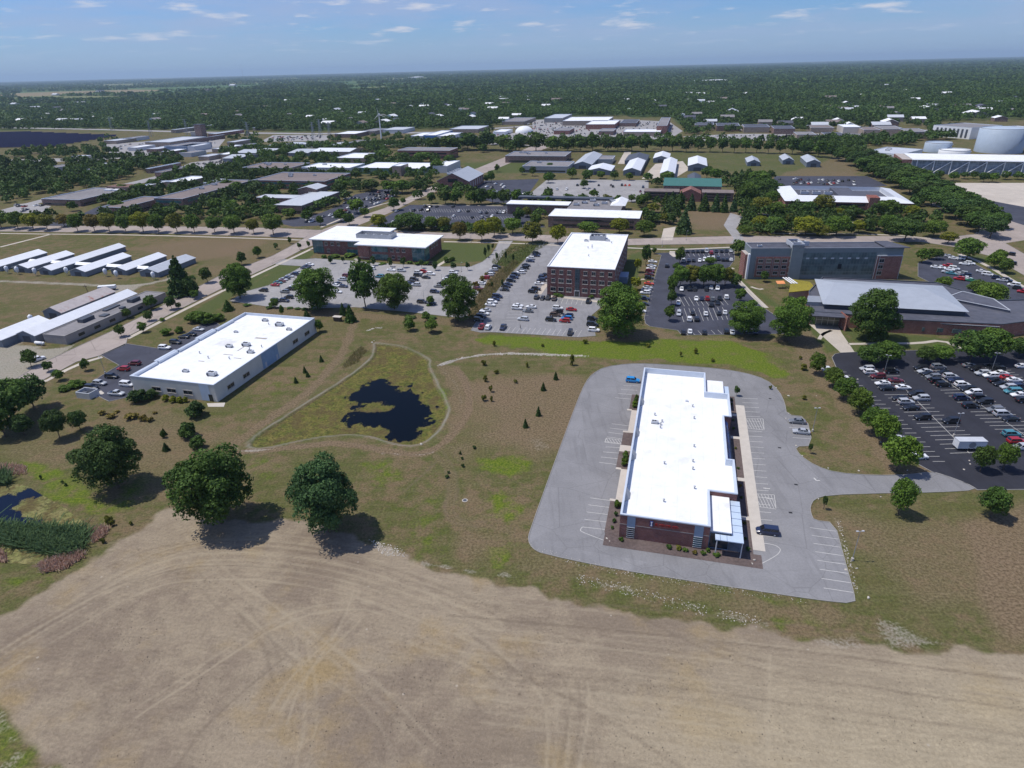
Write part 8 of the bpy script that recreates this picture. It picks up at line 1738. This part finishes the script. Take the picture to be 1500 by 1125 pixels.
# ---------------------------------------------------------------- ponds
def pond(name, poly, open_poly, isl, z, label, alg1, alg2, waterc):
    P = np.array(offset_poly(poly, 1.5)); x0,x1,y0,y1 = P[:,0].min(),P[:,0].max(),P[:,1].min(),P[:,1].max(); st = .45
    xs = np.arange(x0-1,x1+1,st); ys = np.arange(y0-1,y1+1,st); gx_,gy_ = np.meshgrid(xs,ys); q = np.stack([gx_.ravel(),gy_.ravel()],1)
    ins = inpoly(q,P).reshape(gx_.shape); id_ = np.arange(q.shape[0]).reshape(gx_.shape)
    f = ins[:-1,:-1]&ins[:-1,1:]&ins[1:,1:]&ins[1:,:-1]; Q_ = np.stack([id_[:-1,:-1][f],id_[:-1,1:][f],id_[1:,1:][f],id_[1:,:-1][f]],1)
    global PX, PY
    sx, sy = PX, PY; PX, PY = q[:,0], q[:,1]
    d = sdist(open_poly, 30)+(vnoise(4,5)-.5)*4.0+(vnoise(1.5,6)-.5)*3.4
    if isl: d = np.maximum(d, -(sdist(isl, 30)+(vnoise(3,8)-.5)*2.4))
    PX, PY = sx, sy
    w_ = sstep(-d,-1.8,2.0)
    used = np.unique(Q_); mp = np.zeros(len(q),int); mp[used] = np.arange(len(used))
    me = np_mesh(name, np.concatenate([q[used],np.full((len(used),1),z)],1), mp[Q_])
    at = me.attributes.new('open','FLOAT_COLOR','POINT'); at.data.foreach_set('color', np.repeat(w_[used,None],4,1).astype(np.float32).ravel())
    m = bpy.data.materials.new(name+'_surface'); t, b = nodes(m); g = NT(t); Pn = g.pos()
    s_ = g.n('ShaderNodeSeparateColor'); g.lk(g.attr('open').outputs['Color'], s_.inputs[0])
    n1 = g.noise(Pn,.35,6,.65); n2 = g.noise(Pn,1.6,5,.65)
    k = g.ramp(g.math('ADD', s_.outputs[0], g.math('MULTIPLY', g.math('SUBTRACT', n2, .5), 2.0)), .42, .58)
    ca = g.mix(g.ramp(n1,.38,.62), alg1, alg2)
    ca = g.mix(1.0, ca, g.ramp(n2,.3,.7,.62,1.3), 'MULTIPLY')
    hole = g.ramp(g.noise(Pn,.8,6,.7,loc=(5,5,0)),.53,.62)
    ca = g.mix(g.math('MULTIPLY',hole,.75), ca, (.045,.045,.02))
    br = g.ramp(g.noise(Pn,.16,5,.65,loc=(2,9,0)),.46,.60); ca = g.mix(g.math('MULTIPLY',br,.9), ca, g.mix(g.ramp(n2,.4,.6),(.085,.062,.030),(.12,.10,.04)))
    g.lk(g.mix(k, ca, waterc), b.inputs['Base Color'])
    g.lk(g.math('ADD', g.math('MULTIPLY', k, -.85), .92), b.inputs['Roughness'])
    b.inputs['Specular IOR Level'].default_value = .07
    g.lk(g.bump(g.math('MULTIPLY', n2, g.math('SUBTRACT',1.0,k)), .5, .12), b.inputs['Normal'])
    me.materials.append(m)
    o = link(bpy.data.objects.new(name, me)); tag(o, label, 'pond', kind='structure')
pond('pond_water', POND, [(-48.44,199.17),(-51,192.98),(-54.93,186.69),(-53.25,184.18),(-49,183.01),(-51.07,177.13),(-52.26,172.78),(-53.41,167.78),(-50.23,165.58),(-47.75,167.5),(-43.93,168.14),(-40.07,165.09),(-36.19,161.33),(-33.24,157.74),(-30.05,157.59),(-26.85,158.96),(-25.87,166.42),(-24.42,177.1),(-28.48,182.39),(-30.22,187.81),(-34.09,193.08),(-35.3,190.08),(-37.16,188.68),(-40.56,192.92),(-43.42,196.21),(-45.94,198.49)], [(-50.19,177.08),(-47.15,181.5),(-43,181.75),(-38.62,179.2),(-41,175.27),(-46.51,176)], -.42, 'small pond half covered by yellow green weed', (.150,.130,.040), (.095,.105,.026), (.003,.005,.008))
pond('pond_water', POND2, [(-155.03,136.51),(-132.45,134.7),(-130.44,136.37),(-130.16,141.22),(-126.28,139.2),(-121.89,136.31),(-123.15,136.07),(-125.22,134.4),(-126.09,131.59),(-125.81,130.18),(-120.91,127),(-115.16,123.37),(-119.21,123.02),(-124.47,123.48),(-144.04,123.21)], None, -.40, 'blue pond at the left edge with a pale weed mat', (.215,.195,.085), (.165,.170,.062), (.006,.012,.030))
# ---- reeds and dry tufts
def blades(name, poly, n, h, w, cols, label, seed, lean=.55):
    q = zone(poly, n); r = np.random.default_rng(seed); N = len(q)
    a = r.random(N)*2*np.pi; u = np.stack([np.cos(a),np.sin(a),np.zeros(N)],1)*w*.5; H_ = h*r.uniform(.5,1.2,N); ln = r.normal(0,lean,(N,2))*H_[:,None]
    B = np.concatenate([q,np.full((N,1),-.5)],1); Tp = np.stack([q[:,0]+ln[:,0],q[:,1]+ln[:,1],H_],1)
    V = np.stack([B-u,B+u,Tp+u*.35,Tp-u*.35],1).reshape(-1,3); me = np_mesh(name, V, np.arange(4*N).reshape(-1,4))
    at = me.attributes.new('tone','FLOAT_COLOR','FACE'); c = np.array(cols)[r.integers(0,len(cols),N)]*r.uniform(.75,1.25,(N,1)); at.data.foreach_set('color', np.concatenate([c,np.ones((N,1))],1).astype(np.float32).ravel())
    m = bpy.data.materials.new(name+'_blades'); t, b = nodes(m); g = NT(t); g.lk(g.attr('tone').outputs['Color'], b.inputs['Base Color']); b.inputs['Roughness'].default_value = .9; b.inputs['Specular IOR Level'].default_value = .1; me.materials.append(m)
    tl_ = g.n('ShaderNodeBsdfTranslucent'); g.lk(g.attr('tone').outputs['Color'], tl_.inputs[0]); mx = g.n('ShaderNodeMixShader'); mx.inputs[0].default_value = .4; g.lk(b.outputs[0], mx.inputs[1]); g.lk(tl_.outputs[0], mx.inputs[2]); g.lk(mx.outputs[0], t.nodes['Material Output'].inputs[0])
    tag(link(bpy.data.objects.new(name, me)), label, name.replace('_',' '), kind='stuff')
G1 = [(.120,.190,.085),(.150,.225,.095),(.100,.165,.080)]
blades('reeds', [(-144.04,123.21),(-123.91,122.69),(-113.47,121.78),(-102,120.35),(-99.77,117.1),(-98.32,113.31),(-100.96,112.05),(-103.48,112.14),(-111.83,114.5),(-119.62,116.65),(-138.62,116.65)], 7000, 1.6, .4, G1, 'dense dark green reeds beside the left pond', 1, .95)
blades('reeds', [(-143.69,145.29),(-139.42,146.08),(-134.29,141.39),(-134.89,140.18),(-140.12,140.4)], 700, 2.0, .4, G1, 'small clump of dark reeds at the frame edge', 2)
PK = [(.50,.32,.25),(.58,.40,.31),(.44,.29,.22),(.60,.47,.36)]
blades('dry_grass', [(-105.53,108.71),(-102.74,111.23),(-98.04,112.85),(-96.64,111.01),(-98.71,107.19),(-102.46,106.06)], 1500, .9, .35, PK, 'pinkish dry tufts below the reeds', 3)
blades('dry_grass', [(-100.11,119.04),(-99.92,121.52),(-96.64,120.89),(-95.99,117.44),(-97.47,115.59)], 700, .9, .35, PK, 'pinkish dry tufts right of the reeds', 4)
blades('dry_grass', [(-146.18,148.7),(-141.54,150.18),(-135.1,148.54),(-132.74,144.49),(-139.13,145.42),(-143.94,145.63)], 900, .8, .35, PK, 'pinkish dry tufts above the left pond', 5)
blades('dry_grass', [(-123.26,115.15),(-116.79,113.99),(-113.58,110.29),(-119.83,110.52)], 500, .8, .35, PK, 'pinkish dry tufts at the frame edge under the reeds', 6)
TG = [(.24,.21,.09),(.30,.25,.12),(.19,.19,.07),(.33,.27,.15)]
blades('tall_grass', [(-13.94,256.62),(-8.55,283.3),(-0.37,317.32),(5.42,342.41),(2.46,345.43),(-3.92,327.46),(-10.38,308.82),(-16.07,279.98),(-17.98,255.25)], 5000, .8, .3, TG, 'tall dry grass on the verge between the two lots', 7)
blades('tall_grass', [(-9.63,343.77),(-2.85,369.5),(19.07,390.34),(25.34,382.89),(9.42,350.42),(-0.34,322.17),(-5.71,325.11)], 3500, .8, .3, [(.13,.18,.05),(.17,.20,.07),(.21,.20,.08)], 'green tall grass on the upper verge', 8)
blades('tall_grass', [(-61.25,209.49),(-60.38,220.43),(-58.06,228.15),(-55.13,223.98),(-56.47,213.98),(-60.23,208.26)], 900, .7, .3, TG, 'rough grass clump on the pond bank', 9)
# ---- shrubs and saplings
for x,y,tn,w in ((0.6,-1.2,'mid',1.3),(11.2,-1.3,'dark',1.5),(13.2,-1.2,'olive',1.6),(14.6,-1.5,'mid',1.5),(16.6,-1.9,'rust',1.4),(18.4,-1.7,'mid',1.5),(19.4,-.6,'mid',1.4),(21.2,-1.6,'mid',1.7)): shrub(*mb_pt(x,y), 1.2, w, tn, 'in the bed along the end wall')
for x,y,h,w,tn in ((-1.4,10.8,2.4,2.0,'green'),(-1.8,12.2,1.3,1.4,'dark'),(-1.5,7.5,1.6,1.2,'deep'),(-1.6,5.0,1.4,1.2,'deep'),(-1.8,2.6,1.0,1.0,'dark'),(-1.6,29.5,2.6,2.4,'green'),(-1.5,32.0,2.2,2.0,'dark'),(-1.7,34.3,1.8,1.8,'mid'),(-1.4,62.5,2.6,2.4,'green'),(-1.4,65.3,2.2,2.0,'mid'),(-1.2,68.0,2.0,1.6,'dark')): shrub(*mb_pt(x,y), h, w, tn, 'in the beds left of the long building')
for x,y,h,w,tn in ((27.8,1.5,1.6,1.2,'deep'),(27.7,5.5,.8,.8,'dark'),(27.8,11.0,.9,.9,'olive'),(27.7,21,.9,.9,'dark'),(27.8,26,1.0,1.0,'rust'),(27.7,34,.9,.9,'dark'),(27.6,44,.9,.9,'olive'),(27.7,55,1.0,1.0,'dark'),(27.8,60,.9,.8,'dark'),(27.6,70,1.2,1.1,'deep'),(28.0,73,1.0,1.0,'deep')): shrub(*mb_pt(x,y), h, w, tn, 'in the bed right of the long building')
trees('left of the grey lot', 'cone', 'deep', [(15,195,2.9,1.9),(10.3,187.1,2.8,2),(7.9,170.2,3.1,1.9),(3.7,163.3,2.9,1.8)], noun='small conifer')
trees('on the bank west of the pond', 'cone', 'deep', [(-70.3,214.8,2.6,1.8),(-73.8,205.6,2.5,1.7),(-71.8,202.1,2.2,1.7),(-74.6,197.4,2.4,1.6),(-99.4,155.3,2.5,2.3),(-104.2,164.2,2.2,1.6)], noun='small conifer')
for x,y,h,w in [(-9.9,208.2,2.7,2.2),(-5.4,201.1,1.9,1.9),(1.2,193.2,1.9,1.6),(-9.1,194.8,2.9,1.9),(-7.1,187,3.4,1.6),(-9.2,180.9,3,2),(5.5,205.6,2.3,1.5),(-6.7,180.3,2.3,1.3),(-6.5,225.6,2.7,1.8),(28.6,226,2.3,2.4),(51.9,221.2,2,2.3),(61.9,211.7,2.6,1.5),(68,213.8,2.6,2),(72.1,206.3,1.7,1.5),(84.3,184,1.9,1.3),(92.2,176.4,1.8,1.7),(103.6,206.7,1.7,1.5),(21.7,206.3,5.1,2.2),(12.1,223.7,1.6,1.3),(101,197.7,2.8,2.8)]: shrub(x,y,max(h,1.2),max(w,.9),'olive','staked on the grass round the pond', noun='sapling')
for x,y,h,w in [(-14.9,149.6,1.2,0.9),(-11,152.3,1.2,1.2),(-14.2,146.9,1,0.9),(-13.8,143.2,1.2,1.1),(-17.6,138.3,1.2,1.3),(-17.4,140.4,1,0.7),(-126.7,142.3,1.7,0.9),(-119.7,140.2,1.2,0.9),(-118,138.9,1.2,0.9)]: shrub(x,y,max(h,.8),max(w,.9),'deep','as dark dots on the dry grass', noun='low bush')
for x,y,h,w in [(-97.9,123.2,2.4,2),(-96.4,121.9,2.3,1.5),(-92,122,1.3,1.1),(-95,115.7,1.9,1.3)]: shrub(x,y,h,w,'olive','beside the left pond ditch', noun='low bush')
for x,y,h,w in [(-19.3,288.1,3.7,4.5),(-16.6,300.4,3.2,4),(-13.8,309.1,3.3,3.4),(-17.7,273.5,2.7,2.8),(-11.6,318.3,2.4,2.8),(-7.9,327.8,2.4,2.9),(-14.6,291.8,2.5,2.6),(-10.2,301,2.3,2.3)]: shrub(x,y,max(h,.8),w,'rust','on the verge between the two lots')
for x,y,h,w in [(-100.1,275,1,3.7),(-96.3,273.8,1,3.7),(-92.6,272.6,1.3,3.7),(-121.6,280.3,1.3,4.4),(-43.4,257.9,1.7,5.9),(-33.9,257.2,1.4,5.3),(-109.6,275.7,1.7,3.7),(-36.9,274,1.1,3.1)]: shrub(x,y,max(h,.7),w,'dark','in the clipped line under the pale lot')
for x,y,h,w in [(-100.7,362.1,1.9,8.7),(-92.2,362.8,2.7,7.9),(-106.4,361.2,2.1,4.7),(-55,345.1,2.1,3.8),(-50.1,342,2.4,4.5),(-45.6,341.6,2.4,4.5),(-70.2,345.1,1.2,5.3),(-78.4,348.6,1.3,3.8),(21.7,282.9,2,3.8),(23.8,281.8,1.4,3.2),(37.4,278.8,2.1,3.1),(-34.3,346,3.6,4.5),(-31.8,348.6,2.9,3.8)]: shrub(x,y,max(h,.8),w,'mid','in the planting by the office walls')
# ---- bare young trees stand as poles; lamp posts
def lamp_post(p, q_, where, heads=2):
    """p ground point, height from the photo"""
    x,y,h,_ = p
    o = empty('lamp_post', x, y, trng.uniform(-30,10)); reg(o, 'grey lamp post', 'grey lamp posts', where, 'lamp post', 'lamp posts of the lots')
    b = MB(); b.tube((0,0,0),(0,0,.7),.28,n=10); b.build('base', M_CONC, o)
    b = MB(); b.tube((0,0,.7),(0,0,h),.075,.05,n=8); b.build('pole', M_GREY, o)
    for s in ((-1,1) if heads == 2 else (1,)):
        b = MB(); b.tube((0,0,h-.1),(s*.4,0,h),.04,n=6); b.box(min(s*.35,s*.85),max(s*.35,s*.85),-.15,.15,h-.04,h+.07); b.build('lamp_head', M_LTGREY, o)
for wh_, L in (('at the right edge of the grey lot', [(71.8,103.9,7.9,0.7),(86.4,157,7.7,1)]), ('in the black lot', [(124.3,152.5,7.4,1),(162.8,193,6.8,1.1),(126.3,193,7,1.1)]), ('in the pale lot', [(-108.5,290,6,1.3),(-40.1,282.8,4.6,1.3),(-69.8,318.4,4.6,1.4),(-34.3,312,3.5,1.4),(-25.2,326.8,5.1,1.4)]), ('in the brick office lot', [(21.7,267,4.1,1.2),(5.3,253.6,3.3,1.2)]), ('by the cream warehouse', [(-147.3,209.3,6.4,1)]), ('in the dark lot', [(89.2,266.5,6.8,1.2),(87.8,292,2.6,1.3),(89.7,366.7,6.7,1.2)]), ('along the boulevard', [(-140.2,406.6,6,1.3),(-123.5,421.6,5.3,1.4),(107.4,381.3,5.7,1.2),(137,373.3,4.8,1.2),(-23.1,389.5,5,1.3)])):
    for p in L: lamp_post(p, None, wh_, 1 if 'pale' in wh_ or 'boule' in wh_ else 2)
up = empty('utility_pole', *(-200.05,291.94), 0, 'leaning dark wooden pole between the barns and the flat shed', 'pole')
b = MB(); b.tube((0,0,0),(-.9,0,8.5),.16,.12,n=8); b.build('pole', M_WOOD, up)
b = MB(); b.box(-1.9,.1,-.08,.08,7.6,7.8); b.build('cross_arm', M_WOOD, up)
# walled bin enclosure
en = empty('bin_enclosure', *(-145.94,190.09), -15.4, 'pale walled bin enclosure at the corner of the warehouse lot', 'enclosure')
b = MB()
for a_ in ((0,5.6,0,.25),(0,.25,.25,3.6),(5.35,5.6,.25,3.6),(0,5.6,3.6,3.85)): b.box(*a_,-.1,2.2)
b.build('wall', M_LTGREY, en)
b = MB(); b.box(.8,2.6,.8,2.6,0,1.5); b.box(3.0,4.8,.8,2.6,0,1.4); b.build('bin', M_DKGREY, en)
sheet('footpath', [(-139.32,189.74),(-138.51,193.18),(-140.91,195.35),(-141.98,192.36)], .05, M_CONC)
# kiosk and boxes
ki = empty('notice_shelter', *(-74.24,257.54), -15, 'small dark shelter with pale top on the dry bank', 'shelter')
b = MB(); b.box(-1.6,1.6,-.8,.8,0,1.9); b.build('body', M_WOOD, ki); b = MB(); b.box(-1.9,1.9,-1.1,1.1,1.9,2.05); b.build('roof', M_CONC, ki)
mh = empty('manhole_cover', *(-12.42,128.36), 0, 'round pale manhole cover on the dry grass by the track', 'manhole')
b = MB(); b.lathe((0,0,0), [(.7,-.05),(.7,.06),(.52,.08),(.5,.05)], 20); b.build('ring', M_CONC, mh); b = MB(); b.lathe((0,0,.06), [(.49,0),(.49,.03)], 16); b.build('cover', M_DKGREY, mh)
for x,y in ((71.13,131.46),(81.82,177.46),(73.69,148.72),(65.29,120.42)):
    o = empty('drain_grate', x, y, -15); reg(o, 'small dark drain grate', 'drain grates', 'in the grey lot', 'drain', 'drain grates'); b = MB(); b.box(-.4,.4,-.3,.3,.022,.035); b.build('grate', M_BLACK, o)
# rocks
def rock_mesh(seed):
    bm = bmesh.new(); bmesh.ops.create_icosphere(bm, subdivisions=2, radius=.5); r = random.Random(seed)
    s = [Vector((r.uniform(-1,1),r.uniform(-1,1),r.uniform(-1,1))).normalized() for _ in range(9)]; k = [r.uniform(.28,.42) for _ in s]
    for v in bm.verts:
        for n_,d_ in zip(s,k):
            e_ = v.co.dot(n_)-d_
            if e_ > 0: v.co -= n_*e_*.9
    me = bpy.data.meshes.new('rock'); bm.to_mesh(me); bm.free(); me.materials.append(M_ROCK); return me
ROCKS = [rock_mesh(i) for i in range(4)]
rk = random.Random(8)
def rock(p, s, where):
    o = link(bpy.data.objects.new('rock', rk.choice(ROCKS))); o.location = (p[0],p[1],s*.18); o.scale = (s*rk.uniform(.9,1.6),s,s*rk.uniform(.6,.9)); o.rotation_euler = (0,0,rk.uniform(0,6))
    reg(o, 'pale rock', 'pale rocks', where, 'rock', 'rocks along the kerbs')
for p in [(71.2,104.53),(70.87,102.65),(71.55,101.4),(69.1,101.08),(68.74,97.15),(69.78,93.2),(83.72,167.59),(88.29,178.99),(86.62,184.88),(81.76,164.76)]: rock(p, rk.uniform(.3,.7), 'beside the right edge of the grey lot')
for p in [(78.58,149.56),(78.11,144.38),(82.37,138.29),(74.13,125.38),(75.85,124.76),(97.03,178.52),(102.5,150.23),(89.64,136.72),(89.41,125.58),(102.12,136.48)]: rock(p, rk.uniform(.3,.65), 'beside the connecting road')
for p in [(21.09,111.88),(20.62,112.83),(50.33,103.59),(51.13,104.61)]: rock(p, rk.uniform(.35,.7), 'at the corners of the mulch bed')
for p in [(-4.07,218.88),(13.25,216.54),(28.44,213.74),(-54.37,234.12),(-54.8,232.05),(-25.79,209.16),(115.51,189.35),(132.04,196.99),(-26.41,155.19)]: rock(p, rk.uniform(.4,.8), 'by the stony swale and the pond')
for p in [(116.64,136.16),(119.81,138.55),(120.66,140.13)]: rock(p, rk.uniform(.35,.7), 'at the green island by the trailer')
def scatter_stones(name, P, n, s0, s1, label, seed, m=None):
    q = zone(P, n); r = np.random.default_rng(seed); base = np.array([v.co[:] for v in ROCKS[0].vertices]); F = [tuple(p.vertices) for p in ROCKS[0].polygons]
    V_, Q_ = [], []
    for (x,y) in q:
        s = r.uniform(s0,s1); a = r.random()*6.28; ca,sa = math.cos(a)*s,math.sin(a)*s; k = len(V_)*len(base)
        V_.append(np.stack([x+base[:,0]*ca*1.3-base[:,1]*sa, y+base[:,0]*sa*1.3+base[:,1]*ca, base[:,2]*s*.7+s*.1],1)); Q_ += [tuple(i+k for i in f) for f in F]
    me = np_mesh(name, np.concatenate(V_), np.array(Q_)); me.materials.append(m or M_ROCK)
    tag(link(bpy.data.objects.new(name, me)), label, 'stones', kind='stuff')
scatter_stones('gravel', strip_poly(smooth_poly([(-26.92,208.05),(-21.16,213.68),(-15,216.39),(-2.28,218.13),(12.96,215.93),(27.94,213.77)],1,False), 1.6), 420, .15, .55, 'pale stones lining the dry swale', 1)
scatter_stones('gravel', strip_poly(smooth_poly([(-59.4,244.68),(-56.83,247.57),(-53.51,248.12)],1,False), 1.2), 60, .15, .5, 'short line of pale stones north of the pond', 2)
scatter_stones('gravel', strip_poly(smooth_poly([(3.06,110.73),(15.12,104.22),(34.24,98.72),(57.16,92.9)],1,False), 2.0), 260, .06, .22, 'pale stones strewn along the lower kerb', 3)
scatter_stones('gravel', strip_poly(smooth_poly([(12.54,100.45),(23.96,96.58),(33.86,91.88),(46.99,87.35)],1,False), 3.0), 320, .06, .25, 'pale rubble line at the edge of the bare soil', 4)
scatter_stones('gravel', [(74.48,116.52),(75.76,117.22),(68.45,94.34),(67.73,94)], 90, .08, .3, 'pale stones strewn along the right kerb', 5)
scatter_stones('gravel', [(-33.71,114.63),(-26.76,112.05),(-23.19,108.36),(-29.62,109.03)], 200, .08, .3, 'pale broken stones at the soil edge below the right great tree', 6)
scatter_stones('clods', [(-92.11,89.07),(-66.12,113.5),(-19.89,103.18),(18.86,90.62),(89.16,77.4),(75.92,59.34),(-70.84,63.05)], 2600, .05, .17, 'clods and stones lying on the graded soil', 7, mat('clod_soil',(.17,.135,.10),.95,.3,1.0))
# people
def person(x, y, ang, top, legs, label, hair=(.03,.02,.015)):
    """standing figure grown from a jointed skeleton"""
    nodes_ = [((0,0,.95),.15),((0,0,1.15),.145),((0,0,1.38),.17),((0,0,1.50),.07),((0,.01,1.58),.075),((0,.01,1.70),.085),
              ((.11,0,.90),.10),((.12,.04,.50),.07),((.12,-.02,.10),.05),((.12,.10,.05),.045),((-.11,0,.90),.10),((-.12,-.08,.50),.07),((-.12,-.16,.12),.05),((-.12,-.05,.05),.045),
              ((.20,0,1.42),.07),((.26,-.04,1.15),.05),((.24,.06,.90),.04),((.23,.09,.80),.03),((-.20,0,1.42),.07),((-.26,.04,1.15),.05),((-.25,.10,.92),.04),((-.24,.13,.82),.03)]
    E_ = [(0,1),(1,2),(2,3),(3,4),(4,5),(0,6),(6,7),(7,8),(8,9),(0,10),(10,11),(11,12),(12,13),(2,14),(14,15),(15,16),(16,17),(2,18),(18,19),(19,20),(20,21)]
    me = bpy.data.meshes.new('person'); me.from_pydata([n_[0] for n_ in nodes_], E_, [])
    o = link(bpy.data.objects.new('person', me)); md = o.modifiers.new('skin','SKIN'); 
    for i,n_ in enumerate(nodes_): me.skin_vertices[0].data[i].radius = (n_[1],n_[1]*.85)
    me.skin_vertices[0].data[0].use_root = True
    sb = o.modifiers.new('smooth','SUBSURF'); sb.levels = 1; sb.render_levels = 1
    m = bpy.data.materials.new('clothes'); t, b_ = nodes(m); g = NT(t); tc_ = g.n('ShaderNodeTexCoord'); sp_ = g.n('ShaderNodeSeparateXYZ'); g.lk(tc_.outputs['Object'], sp_.inputs[0])
    c = g.mix(g.math('GREATER_THAN', sp_.outputs[2], .97), legs, top); c = g.mix(g.math('GREATER_THAN', sp_.outputs[2], 1.49), c, (.42,.27,.20)); g.lk(c, b_.inputs['Base Color']); b_.inputs['Roughness'].default_value = .9; me.materials.append(m)
    o.location = (x,y,.03); o.rotation_euler = (0,0,R(ang)); tag(o, label, 'person')
    h = MB(); h.lathe((0,-.01,1.70), [(.09,-.03),(.105,.02),(.09,.08),(.04,.11)], 10); h.build('hair', mat('dark_hair',hair,.8,.1), o, True)
person(*(4.01,243.07), 100, (.02,.02,.03), (.02,.02,.03), 'person in dark clothes walking across the brick office lot')
person(*(-11.27,350.2), 60, (.03,.03,.04), (.04,.04,.06), 'person in dark clothes on the curved drive edge')

# ---------------------------------------------------------------- the air
hz = MB(); hz.box(-41500,41500,-41500,46000,-3.5,300); 
hm = bpy.data.materials.new('haze_air'); hm.use_nodes = True; t = hm.node_tree; t.nodes.clear()
ou = t.nodes.new('ShaderNodeOutputMaterial'); pv = t.nodes.new('ShaderNodeVolumePrincipled')
pv.inputs['Color'].default_value = (.60,.80,1.0,1); pv.inputs['Density'].default_value = 0.000045; pv.inputs['Anisotropy'].default_value = 0.1
t.links.new(pv.outputs[0], ou.inputs['Volume'])
ho_ = tag(hz.build('haze', hm), 'thin blue air over the plain', 'haze', kind='stuff')
write_labels()
print('cars', NCAR[0], 'objects', len(COL.objects))
